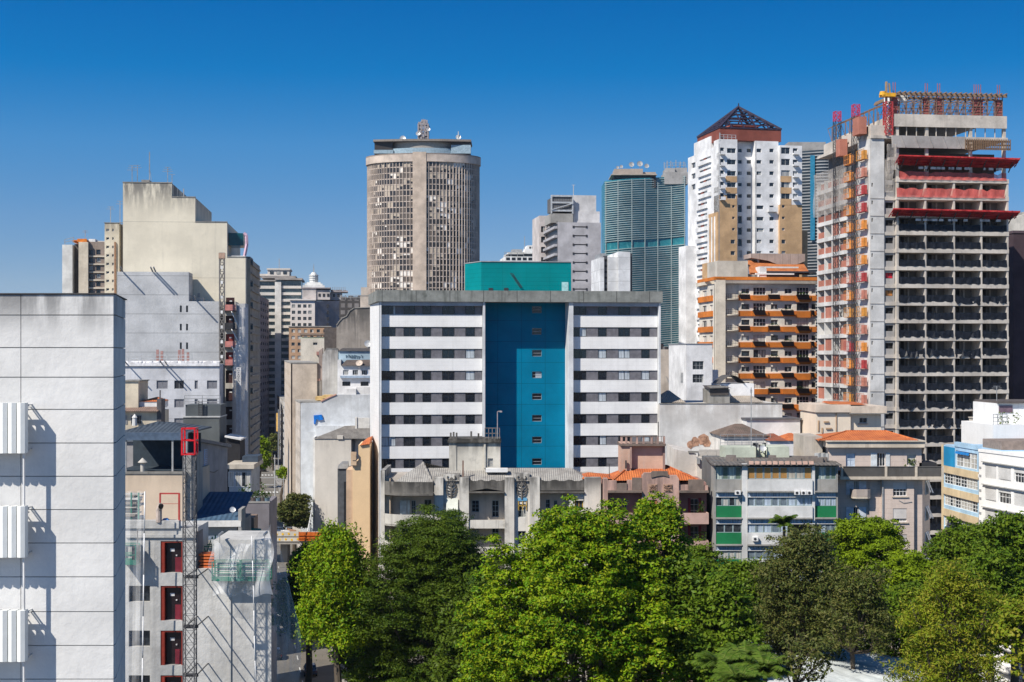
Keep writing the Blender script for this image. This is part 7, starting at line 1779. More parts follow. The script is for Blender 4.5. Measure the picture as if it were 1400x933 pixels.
def pink_house():
 b = Bld('pink_house', 'faded pink art deco house with orange tiled roof and balustraded roof tower', 'apartment house', 825.5, 173, 970, rot=.0)
 U = b.u; Z = lambda py, y=0: b.z(py, 900, y); W = b.w; pk = wall('u2', (.57, .37, .305), .25, .45, sc_col=(.14, .105, .095), top=(Z(665), 3, .6), var=.1, blotch=.5); dk = wall('u2dk', (.20, .155, .13), .6, .7, sc_col=(.07, .06, .055), blotch=.7); inn = wall('u2in', (.36, .21, .19), .2, .3)
 fl = 3.3; zf = [Z(712) - fl * k for k in range(8)]; rec = 1.8; wr = []
 for k in range(7):
  for a, c, lo in ((851, 857, .1), (943.5, 954.5, .2)):
   r = (U(a, rec), U(c, rec), zf[k] + lo + .1, zf[k] + 2.4); wr.append(r) if r[2] > .3 else 0
 m = MB(); m.facade(b.tf('f', rec), .3, W - .1, 0, Z(672), wr, .3); m.box(.3, W - .1, rec + .32, 11, 0, Z(662)); b.part(m, 'back_wall', inn, split=False)
 for i, r in enumerate(wr[:14]): b.win(r, x=rec, n=.12, nx=2, nz=3, fm=plain('u2f', (.42, .45, .42), .5), pm=M_GLASS)
 for k in range(5):
  for x in (940.5, 955):
   z = zf[k] + .2; m = MB().box(U(x, rec), U(x + 3.5, rec), rec - .1, rec - .02, z, z + 2.3); b.part(m, 'red_shutter', plain('u2sh', (.20, .012, .025), .6)) if z > .5 else 0
 m = MB().box(0, U(831), -.05, rec + .3, 0, Z(655)); b.part(m, 'pier', pk)
 # frontispiece
 xa, xb = U(877.5), U(928); hs = [];
 for k in range(7):
  for a, c in ((885.5, 898), (907, 919)):
   r = (U(a), U(c), zf[k] + .9, zf[k] + 2.5); hs.append(r) if r[2] > .3 else 0
 pts = [(xa, Z(650)), (xa + .3, Z(646.5)), (U(889), Z(646.5)), (U(891), Z(646)), (U(912), Z(645.5)), (U(914), Z(650)), (U(925), Z(650)), (xb, Z(655))]
 m = MB(); m.facade(b.tf('f', -.3), xa, xb, 0, Z(668), hs, .35); m.box(xa, xb, .07, rec + .3, 0, Z(668)); m.prismy([(xa, Z(668))] + pts + [(xb, Z(668))], -.3, .5); b.part(m, 'frontispiece', pk, split=False)
 for i, r in enumerate(hs):
  if i % 2 == 0: m = MB().box(r[0], r[1], -.18, -.1, r[2] - .5 * (i == 0), r[3]); b.part(m, 'roller_shutter', plain('u2rs', (.40, .13, .065), .7))
  else: b.win(r, x=-.3, n=.15, nx=3, nz=2, fm=M_FRAMEW, pm=M_GLASSD)
 for a, c in ((885.5, 898.5), (906.5, 919.5)):
  r = b.R(a, c, 662, 673.5, -.32); m = MB().box(r[0], r[1], -.36, -.305, r[2], r[3]); o = b.part(m, 'relief_panel', wall('u2rp', (.46, .30, .22), .3, .3)); m = MB(); rr = random.Random(int(a))
  for i in range(9): m.path([(rr.uniform(r[0] + .1, r[1] - .1), -.39, rr.uniform(r[2] + .1, r[3] - .1)) for _ in range(3)], .07, 5)
  m.build('relief', wall('u2rl', (.26, .16, .115), .4, .4), o)
 m = MB().prismy([(U(889), Z(647)), (U(891), Z(644)), (U(912), Z(644)), (U(914), Z(652)), (U(906), Z(650)), (U(898), Z(651)), (U(890), Z(653))], -.42, -.303); b.part(m, 'crest', dk)
 # balconies and top parapets
 for a, c, o in ((831, 877.2, 0), (928.2, 968, 1)):
  x0, x1 = U(a), U(c); zz = Z(673)
  m = MB().box(x0, x1, -.7, rec + .3, zz - .02, zz + .22); b.part(m, 'canopy_slab', dk)
  step = ((831, 843, 657), (843.2, 857, 661), (857.2, 864, 656.5), (864.2, 877.2, 653.5)) if not o else ((928.2, 941, 663), (941.2, 962, 656), (962.2, 968, 664))
  for i, (p, q, y) in enumerate(step): m = MB().box(U(p), U(q), -.1 - .1 * (i % 2), .3, zz + .23, Z(y)); b.part(m, 'stepped_parapet', pk if i % 2 == 0 else dk)
  for k in range(7):
   z = zf[k]
   if z < 1: break
   m = MB().box(x0, x1, -.6, -.4, z - .35, z + .95); m.box(x0, x1, -.39, rec - .02, z - .3, z - .1); m.box(x1 - .2, x1, -.39, rec - .02, z - .09, z + .95) if o else m.box(x0, x0 + .2, -.39, rec - .02, z - .09, z + .95); b.part(m, 'balcony', wall('u2b', (.52, .35, .30), .2, .35, sc_col=(.15, .11, .1)), split=False)
 # roof and tower
 ze = Z(657, 1); m = MB(); e0, e1 = U(838, .6), U(955, 1); r0, r1 = U(861, 5), U(912, 5); zr = Z(637.5, 5)
 m.quad((e0, .6, ze), (e1, 1, ze), (r1, 5, zr), (r0, 5, zr)); m.quad((e1, 1, ze), (e1, 10, ze), (r1, 5, zr)); m.quad((e0, .6, ze), (r0, 5, zr), (e0, 10, ze)); m.quad((e0, 10, ze), (e1, 10, ze), (r1, 5, zr), (r0, 5, zr)); m.bar((e0, .6, ze + .05), (r0, 5, zr + .05), .12, 5); m.bar((r0, 5, zr + .05), (r1, 5, zr + .05), .12, 5); m.bar((e1, 1, ze + .05), (r1, 5, zr + .05), .12, 5); b.part(m, 'tiled_roof', M_TERRA, split=False)
 m = MB(); a0, a1 = U(795, 5), U(842, 5); m.quad((a0, 3, ze), (a1, 3, ze), (U(804, 6), 6, Z(646, 6))); m.quad((a1, 3, ze), (a1, 10, ze), (U(804, 6), 6, Z(646, 6)), ); m.quad((a0, 3, ze), (a0, 10, ze), (U(804, 6), 6, Z(646, 6))); b.part(m, 'side_roof', M_TERRA)
 y = 4.2; tw = wall('u2tw', (.62, .41, .31), .45, .4, sc_col=(.42, .40, .36)); m = MB().box(U(862.5, y), U(907, y), y, y + 4, Z(650, y), Z(607, y)); m.box(U(848, y), U(862.5, y) - .01, y - .6, y + 3.5, Z(650, y), Z(606, y)); b.part(m, 'roof_tower', tw, split=False); m = MB().box(U(906, y), U(909, y), y - .25, y + .2, Z(645, y), Z(607, y)).box(U(860.5, y), U(863, y), y - .75, y - .61, Z(640, y), Z(607, y)); b.part(m, 'tower_pilaster', pk)
 m = MB().box(U(847, y), U(909.5, y), y - .85, y + 4.2, Z(609.5, y), Z(606.5, y)); b.part(m, 'tower_cornice', dk); zt = Z(606.5, y)
 for px in (848, 854.5, 861, 869, 878, 889, 897.5, 906): m = MB().box(U(px, y), U(px + 2.6, y), y - .7, y - .4, zt, Z(597, y)); b.part(m, 'baluster_post', pk)
 m = MB().box(U(848, y), U(890, y), y - .75, y - .35, Z(597, y), Z(595.6, y)); rail(m, [(U(892, y), y - .5, zt), (U(908, y), y - .5, zt)], .9, .03, .35, 1); b.part(m, 'top_rail', dk, split=False); m = MB(); m.bar((U(900, y), y, zt), (U(900, y), y, Z(577, y)), .05); antenna(m, U(833, 2), 2, Z(655), 1.6, .04, 1); m.bar((U(855, y), y - .9, Z(640, y)), (U(855, y), y - .9, Z(629, y)), .09); b.part(m, 'aerial', M_DARKST)
 # balcony plants
 for i, (a, py, hh) in enumerate(((837, 710, 1.6), (958, 711, 1.7), (933, 750, 2.4), (960, 750, 1.6))):
  x = U(a, -.1); z = Z(py + 1, -.1) if i else zf[0] - .1; z = zf[0] - .1 if i < 2 else zf[1] - .1; p = b.root.matrix_world; q = Vector((b.o.x + x, b.o.y + .3, z))
  t = tag(empty('potted_plant', q), ('potted plant with reddish leaves on the left balcony of the pink house', 'spiky potted plant on the upper right balcony of the pink house', 'tall climbing plant on the lower right balcony of the pink house', 'small bushy plant on the lower right balcony of the pink house')[i], 'potted plant', 'potted plants on the pink house')
  MB().cyl(0, 0, 0, .6, .25, .32, 9).build('pot', plain('pot_tc', (.35, .13, .06), .8), t); m = MB(); rr = random.Random(i + 20)
  for _ in range(90):
   c = Vector((rr.gauss(0, .25), rr.gauss(0, .2), .6 + rr.random() * hh)); v = [c + Vector((rr.uniform(-.22, .22), rr.uniform(-.2, .2), rr.uniform(-.22, .22))) for _ in range(3)]; m.quad(*v)
  m.build('leaves', leafmat('shrub_leaf', (.03, .08, .015), (.06, .12, .02), (.10, .14, .03)), t)
pink_house()
def green_balcony_block():
 b = Bld('balcony_block', 'apartment block with glazed balconies, green panels and grey asbestos roof sheets', 'apartment block', 976, 172, 1145, rot=.0)
 U = b.u; Z = lambda py, y=0: b.z(py, 1060, y); W = b.w; wt = wall('u3w', (.66, .66, .65), .12, .3, sc_col=(.28, .27, .26)); gr = wall('u3g', (.34, .33, .31), .2, .5); gn = wall('u3green', (.012, .19, .07), .12, .2, sc_col=(.02, .06, .03)); pitch = (707 - 671.5) / 1
 blind = glass('u3blind', dark=(.10, .13, .16), mid=(.20, .25, .30), share=.9, curtain=(.46, .55, .66), rough=.12); tan = glass('u3tan', dark=(.30, .16, .05), mid=(.38, .22, .08), share=.35, curtain=(.45, .42, .36), rough=.15); grn = glass('u3gr', dark=(.10, .14, .11), mid=(.16, .22, .19), share=.6, curtain=(.55, .62, .56), rough=.12)
 m = MB().box(0, W, 2.4, 11, 0, Z(632)); b.part(m, 'wall', wall('u3in', (.14, .145, .15), .1, .1))
 for a, c in ((1013.8, 1021), (1109.5, 1113)): m = MB().box(U(a), U(c), -.5, 2.38, 0, Z(634)); b.part(m, 'pier', wt)
 m = MB().box(0, U(978.5), -.2, 2.38, 0, Z(634)).box(U(1143), W, -.2, 2.38, 0, Z(634)); b.part(m, 'edge_wall', gr)
 fm = plain('u3f', (.30, .38, .40), .5); rows = []
 k = 0
 while True:
  dy = 36.5 * k;
  if Z(656 + dy) < 2: break
  # left, centre, right glazing strips
  for nm, a, c, n, y in (('l', 978.6, 1013.6, 4, -.1), ('c', 1021.2, 1109.3, 8, -.35), ('r', 1113.2, 1142.8, 4, -.1)):
   x0, x1 = U(a), U(c); zt, zb, zp = Z(638.5 + dy, y), Z(655.5 + dy, y), Z(671.5 + dy, y); slab = Z(637 + dy, y)
   if k and nm == 'l' and k == 2: n = 3
   pm = (grn, tan, grn)[('l', 'c', 'r').index(nm)] if k == 0 else (blind if nm != 'l' else (M_GLASSD, M_GLASSC)[k % 2])
   h0 = zt - (.45 if k else 0)
   for i in range(n):
    w_ = (x1 - x0) / n
    if k == 2 and nm == 'c' and i > 4: continue
    b.win((x0 + w_ * i, x0 + w_ * (i + 1), zb, h0), x=y, n=.02, nx=1, nz=1, fm=fm, pm=pm, fr=.07)
   e = MB().box(x0, x1, y - (.35 if nm == 'c' else .05), y + .2, zp + .05, zb - .005); pmn = {'l': gr if k == 0 else gn, 'r': gr if k == 0 else gn, 'c': wt}[nm]; b.part(e, 'balcony_panel', pmn)
   e = MB().box(x0, x1, y - .5, 2.38, zp - .12, zp + .04); b.part(e, 'balcony_slab', gr)
   if k: e = MB().box(x0, x1, y - .12, y + .1, h0 + .005, h0 + .1); e.box(x0, x1, y - .02, y + .1, h0 + .1, zt + .3, 1); b.part(e, 'upper_sash', [wt, blind], split=False)
  k += 1
 for (a, y0, y1, d_) in ((1005, 671, 676.5, .5), (1086, 671.5, 676.5, .4), (1095, 671.5, 676.5, .4), (1103, 671.5, 676.5, .4), (1029, 734, 740, .4)):
  r = b.R(a, a + 8.5, y0, y1, -.9); m = MB().box(r[0], r[1] - .1, -1.1, -.6, r[2], r[3]); m.bar(((r[0] + r[1]) / 2 - .1, -1.12, (r[2] + r[3]) / 2), ((r[0] + r[1]) / 2 - .1, -1.1, (r[2] + r[3]) / 2), .17, 10, 1); b.part(m, 'air_conditioner', [M_FRAMEW, M_DARKST], split=False)
 m = MB().box(U(1088, .5), U(1108, .5), .6, .7, Z(715, .5), Z(709, .5)); b.part(m, 'laundry', plain('u3l', (.35, .16, .14), .8))
 # roof sheets
 zr0, zr1 = Z(637, -.9), Z(627, 5); m = MB(); rt = tiles('u3roof', (.17, .155, .14), (.09, .08, .075), pitch=.5); xs = np.linspace(-.3, W + .3, 9)
 m.hexa([(-.3, -.9, zr0), (W + .3, -.9, zr0), (W + .3, 6, zr1), (-.3, 6, zr1), (-.3, -.9, zr0 + .12), (W + .3, -.9, zr0 + .12), (W + .3, 6, zr1 + .12), (-.3, 6, zr1 + .12)]); b.part(m, 'roof_sheets', rt); m = MB()
 for i in range(11): x = U(1022 + 8.2 * i); m.hexa([(x, -1.0, zr0 + .13), (x + .55, -1.0, zr0 + .13), (x + .75, .3, zr0 + .42), (x + .2, .3, zr0 + .42), (x, -1.0, zr0 + .18), (x + .55, -1.0, zr0 + .18), (x + .75, .3, zr0 + .47), (x + .2, .3, zr0 + .47)])
 b.part(m, 'patch_boards', plain('u3p', (.42, .28, .22), .8)); m = MB(); rr = random.Random(9)
 for i in range(16): x = U(rr.uniform(980, 1140)); y = rr.uniform(1, 5); s = rr.uniform(.2, .6); m.box(x, x + s * 2, y, y + s, zr1 - .2, zr1 + s * .9)
 b.part(m, 'roof_junk', plain('u3j', (.20, .17, .15), .8))
 m = MB()
 for i in range(7):
  x = U(1118 + 3.3 * i, 3); m.cyl(x, 3 + (i % 2), zr1 - .6, zr1 + .75, .42, .42, 10);
 b.part(m, 'roof_ducts', wall('u3duct', (.42, .43, .43), .2, .2), split=False)
 # pale green roof house
 y = 5.5; m = MB().box(U(991, y), U(1035, y), y, 10, Z(634, y), Z(612, y)); m.box(U(1049, y), U(1079, y), y, 10, Z(634, y), Z(611, y)); m.box(U(1035, y) + .01, U(1049, y) - .01, y + 1, 10, Z(634, y), Z(616, y)); b.part(m, 'roof_house', wall('u3rh', (.52, .56, .46), .3, .35), split=False); m = MB();
 for px in (1034, 1038, 1046): m.bar((U(px, y), y - .2, Z(632, y)), (U(px, y), y - .2, Z(608, y)), .07)
 m.path([(U(1034, y), y - .2, Z(622, y)), (U(1042, y), y - .2, Z(618, y)), (U(1048, y), y - .2, Z(624, y))], .06); b.part(m, 'roof_pipes', M_DARKST, split=False); m = MB(); dish(m, U(1112, 4), 4, Z(625, 4), .5); dish(m, U(1043, 5), 5, Z(613, 5), .4); b.part(m, 'dish_aerial', M_POLE); m = MB(); m.bar((U(1027, 6), 6, Z(612, 6)), (U(1027, 6), 6, Z(530, 6)), .05); m.bar((U(1026, 6), 6, Z(535, 6)), (U(1028, 6), 6, Z(535, 6)), .2); b.part(m, 'radio_mast', M_GREY)
 # old rendered wing left
 q = Bld('rendered_annex', 'rough white rendered annex with peeling wall left of the green balconies', 'building', 921, 184, 980, rot=.0); Z2 = lambda py: q.z(py, 950); U2 = q.u
 m = MB().hexa([(0, 0, 0), (q.w, 0, 0), (q.w, 8, 0), (0, 8, 0), (0, 0, Z2(614)), (U2(952), 0, Z2(621)), (U2(952), 8, Z2(618)), (0, 8, Z2(612))]); m.box(U2(952) + .01, q.w, -.3, 8, 0, Z2(628)); q.part(m, 'wall', wall('u3q', (.66, .62, .57), .35, .6, sc_col=(.24, .19, .16)), split=False); m = MB().box(U2(958), q.w + 6, 1.5, 1.7, Z2(626), Z2(616)); rail(m, [(U2(955), .2, Z2(628)), (q.w, .2, Z2(628))], 1.0, .05, 1.0, 2); q.part(m, 'terrace_rail', wall('u3r', (.5, .47, .43), .3, .3), split=False); m = MB().box(U2(952), U2(956), -.75, -.31, Z2(634), Z2(626)); q.part(m, 'air_conditioner', M_GREY); m = MB().box(U2(941), U2(954), -.15, .4, Z2(619.5), Z2(617)); q.part(m, 'dark_ledge', M_CONCD)
green_balcony_block()
def beige_block():
 b = Bld('corner_apartment_house', 'pinkish beige corner apartment house with terracotta roof and dark roof terrace balustrade', 'apartment house', 1145, 173.5, 1262, rot=.0)
 U = b.u; Z = lambda py, y=0: b.z(py, 1200, y); W = b.w; bg_ = wall('u4', (.60, .50, .44), .08, .2, sc_col=(.22, .18, .16), panel=(2.2, .55, .015, .5), pline=.15, var=.06); dk = wall('u4dk', (.10, .095, .09), .5, .6, sc_col=(.05, .045, .04)); cr = wall('u4cr', (.62, .54, .44), .35, .5, sc_col=(.2, .16, .13))
 # top floor set back
 y = 1.0; hs = [b.R(1156.5, 1169.5, 620, 638, y), b.R(1199, 1210.5, 619.5, 638, y), b.R(1240, 1252.5, 621, 636, y)]
 m = MB(); m.facade(b.tf('f', y), -.8, U(1260, y), Z(645), Z(611.5, y), hs, .3); m.box(-.8, U(1260, y), y + .32, 11, Z(645), Z(611.6, y)); b.part(m, 'top_floor_wall', bg_, split=False)
 b.win(hs[0], x=y, nx=2, nz=2, fm=plain('u4bl', (.42, .50, .60), .5), pm=plain('u4shut', (.50, .58, .68), .5)); b.win(hs[1], x=y, nx=3, nz=1, fm=M_FRAMEW, pm=M_GLASSD); b.win(hs[2], x=y, nx=2, nz=1, fm=M_FRAMEW, pm=M_GLASSC)
 for h, s in ((hs[1], -1), (hs[1], 1)): m = MB().box(h[0] - .75 if s < 0 else h[1] + .02, h[0] - .02 if s < 0 else h[1] + .5, y - .1, y - .02, h[2], h[3]); b.part(m, 'shutter', plain('u4sh', (.60, .64, .66), .6))
 m = MB().box(-1.2, U(1262, 1), .3, 11, Z(612, .5), Z(604, .5)); m.box(-1.3, U(1263, 1), .1, 11.1, Z(604, .5), Z(602.5, .5)); b.part(m, 'cornice', cr, split=False)
 m = MB(); ze, zr = Z(602.5, .5) + .01, Z(589.5, 5); x0, x1 = U(1119, .5), U(1255, .5); a, c = U(1157, 5), U(1211, 5); m.quad((x0, .5, ze), (x1, .5, ze), (c, 5, zr), (a, 5, zr)); m.quad((x1, .5, ze), (x1, 10, ze), (c, 5, zr)); m.quad((x0, .5, ze), (a, 5, zr), (x0, 10, ze)); m.quad((x0, 10, ze), (x1, 10, ze), (c, 5, zr), (a, 5, zr));
 for p, q in (((x0, .5, ze), (a, 5, zr)), ((a, 5, zr), (c, 5, zr)), ((x1, .5, ze), (c, 5, zr))): m.bar(p, q, .11, 5)
 b.part(m, 'tiled_roof', M_TERRA, split=False)
 # terrace slab and balustrade
 zs = Z(651); xe = U(1286); m = MB().box(U(1146), xe, -1.0, 11, zs - .35, zs); b.part(m, 'terrace_slab', cr); m = MB().box(U(1147), xe - .1, -.9, -.72, zs, zs + 1.1); m.box(xe - .3, xe - .1, -.71, 9, zs, zs + 1.1); bl = b.part(m, 'balustrade', dk, split=False); m = MB()
 for px in (1147, 1207, 1248, 1284): m.box(U(px), U(px) + .28, -1.0, -.91, zs, zs + 1.2)
 b.part(m, 'balustrade_post', cr, bl); m = MB().box(U(1147), xe, -.95, -.68, zs + 1.1, zs + 1.2); m.build('coping', dk, bl)
 m = MB().box(U(1260), U(1284), 1, 5, zs, zs + 1.5); b.part(m, 'black_tarpaulin', plain('u4t', (.03, .03, .033), .6)); m = MB(); rr = random.Random(5)
 for _ in range(70):
  c_ = Vector((U(1247, 1) + rr.gauss(0, .35), 1.0 + rr.gauss(0, .15), zs + 1.2 + rr.random() * .7)); m.quad(*[c_ + Vector((rr.uniform(-.2, .2), rr.uniform(-.2, .2), rr.uniform(-.2, .2))) for _ in range(3)])
 m.box(U(1241, 1), U(1252, 1), .8, 1.2, zs, zs + 1.15, 1); b.part(m, 'planter', [leafmat('shrub_leaf2', (.06, .11, .015), (.10, .15, .02), (.14, .18, .03)), M_WHITE], split=False)
 # storeys below
 zt = zs - .36; ph = 35.5; parts = ((1145, 1190, .8), (1190, 1206, .5), (1206.2, 1249, -.2), (1249.2, 1262, .3))
 for (a, c, y) in parts:
  hs = []; k = 0
  while True:
   o = ph * k
   if a == 1145: hs.append(b.R(1163, 1178, 658 + o, 676.5 + o, y))
   if a == 1206.2: hs.append(b.R(1221, 1240, 660 + o, 678.5 + o, y))
   if hs and hs[-1][2] < 1.5: hs.pop(); break
   k += 1
   if k > 6: break
  m = MB(); m.facade(b.tf('f', y), U(a), U(c), 0, zt, hs, .3); m.box(U(a), U(c), y + .32, 11, 0, zt - .01); b.part(m, 'wall', bg_, split=False)
  for i, h in enumerate(hs):
   if a == 1145:
    b.win((h[0] + .35, h[1] - .35, h[2], h[3]), x=y, nx=2, nz=1, fm=M_FRAMEW, pm=M_GLASSD)
    for s in (h[0] - .55, h[1] - .35): m = MB().box(s, s + .88, y - .1, y - .02, h[2], h[3]); b.part(m, 'shutter', plain('u4sh2', (.52, .57, .64), .6))
    if i == 0:
     x0, x1 = U(1161.5, y), U(1188, y); z = h[2]; e = MB(); e.prism([(x0, y - .02), (x0 + .1, -.3), (x0 + .5, -.6), (x1 - .5, -.6), (x1 - .1, -.3), (x1, y - .02)], z - .35, z - .15); e.prism([(x0 + .3, y - .02), (x0 + .5, -.2), (x1 - .5, -.2), (x1 - .3, y - .02)], z - .6, z - .35); bp = b.part(e, 'balcony', cr, split=False); e = MB(); pts = [(x0, y), (x0 + .1, -.3), (x0 + .5, -.58), (x1 - .5, -.58), (x1 - .1, -.3), (x1, y)]
     for p, q in zip(pts, pts[1:]): e.hexa([(p[0], p[1], z - .14), (q[0], q[1], z - .14), (q[0], q[1] + .08, z - .14), (p[0], p[1] + .08, z - .14), (p[0], p[1], z + .75), (q[0], q[1], z + .75), (q[0], q[1] + .08, z + .75), (p[0], p[1] + .08, z + .75)])
     e.build('balustrade', wall('u4bal', (.42, .36, .32), .4, .4), bp)
   else:
    b.win(h, x=y, nx=4, nz=3, fm=M_FRAMEW, pm=M_GLASSC); m = MB().box(h[0] + .02, h[1] - .02, y + .06, y + .14, h[2] + (h[3] - h[2]) * (.5, .25, .4)[i % 3], h[3] - .02); b.part(m, 'roller_blind', wall('u4rb', (.60, .57, .55), .05, .05)); m = MB().box(h[0] - .15, h[1] + .15, y - .15, y - .01, h[2] - .15, h[2] - .02); b.part(m, 'sill', cr)
 # corner turned to the right
 m = MB().hexa([(U(1262), .3, 0), (U(1283), 3.5, 0), (U(1283), 11, 0), (U(1262), 11, 0), (U(1262), .3, zt), (U(1283), 3.5, zt), (U(1283), 11, zt), (U(1262), 11, zt)]); b.part(m, 'corner_wall', bg_)
 a, c = Vector((U(1262), .3, 0)), Vector((U(1283), 3.5, 0)); dr = (c - a).normalized(); nrm_ = Vector((dr.y, -dr.x, 0))
 for k in range(5):
  z1 = Z(659 + ph * k); z0 = z1 - 1.7
  if z0 < 1: break
  e = MB()
  P = lambda t, z, o=0: tuple(a + dr * t + nrm_ * o + Vector((0, 0, z)))
  e.quad(P(1.3, z0, .02), P(2.7, z0, .02), P(2.7, z1, .02), P(1.3, z1, .02)); w_ = b.part(e, 'window', M_GLASSD); e = MB()
  for t in (1.3, 2.0, 2.7): e.bar(P(t, z0, .04), P(t, z1, .04), .05)
  e.quad(P(1.35, z1, .06), P(1.95, z1, .06), P(1.95, z0 + .3, .6), P(1.35, z0 + .3, .6)); e.quad(P(2.1, z1, .06), P(2.65, z1, .06), P(2.65, z0 + .2, .7), P(2.1, z0 + .2, .7)); e.build('open_sash', M_FRAMEW, w_)
 m = MB(); m.bar((U(1206), -.3, 0), (U(1206), -.3, zt), .07); m.path([(U(1228), -.25, Z(684)), (U(1234), -.3, Z(687)), (U(1246), -.25, Z(686))], .03); b.part(m, 'downpipe', M_GREY)
 m = MB().box(U(1100, 3), -1.25, 2.5, 10, 0, Z(597, 2.5)); b.part(m, 'side_wing', wall('u4s', (.50, .45, .385), .2, .4))
 # cream house behind
 h = Bld('cream_house', 'cream flat-roofed house with deep eaves behind the terracotta roof', 'house', 1116, 196, 1208, rot=.04); U2 = h.u; Z2 = lambda py: h.z(py, 1160); cm = wall('u4c', (.72, .62, .50), .06, .2, var=.04); r = h.R(1175, 1185.5, 571.5, 578.5, .5)
 m = MB(); m.facade(h.tf('f', .5), U2(1163), h.w - .2, 0, Z2(566), [r], .3); m.box(U2(1163), h.w - .2, .82, 9, 0, Z2(566)); m.box(0, U2(1163) - .01, 0, 9, 0, Z2(565)); h.part(m, 'wall', cm, split=False); h.win(r, x=.5, nx=2, pm=M_GLASSD); m = MB().box(U2(1162), h.w + .3, -.5, 9.2, Z2(565), Z2(555.5)); m.box(U2(1160), h.w + .5, -.7, 9.3, Z2(566), Z2(564.8), 1); m.box(-.2, U2(1162) - .01, -.4, 9.1, Z2(564), Z2(553.5)); h.part(m, 'parapet', [wall('u4p', (.66, .56, .46), .3, .4, sc_col=(.25, .19, .15)), M_CONCD], split=False)
 m = MB().hexa([(U2(1138), .5, Z2(553)), (U2(1188), .5, Z2(554.5)), (U2(1188), 6, Z2(554)), (U2(1138), 6, Z2(552)), (U2(1140), 3, Z2(550.5)), (U2(1180), 3, Z2(551.5)), (U2(1180), 5, Z2(551)), (U2(1140), 5, Z2(550))]); h.part(m, 'tiled_roof', M_TERRA); m = MB().box(U2(1174.5), U2(1188), .35, .48, Z2(580.5), Z2(579.7)); h.part(m, 'sill', plain('u4sill', (.4, .15, .08), .8)); m = MB(); m.bar((U2(1143), -.1, 0), (U2(1143), -.1, Z2(552)), .05); m.box(U2(1126), U2(1133), -.2, -.02, Z2(578), Z2(576)); m.box(U2(1129), U2(1137), -.2, -.02, Z2(587), Z2(585)); m.box(U2(1118), U2(1120), -.1, -.01, Z2(590), Z2(575)); m.box(U2(1123), U2(1125), -.1, -.01, Z2(592), Z2(585)); h.part(m, 'wall_fixtures', plain('u4fx', (.45, .30, .18), .7))
beige_block()
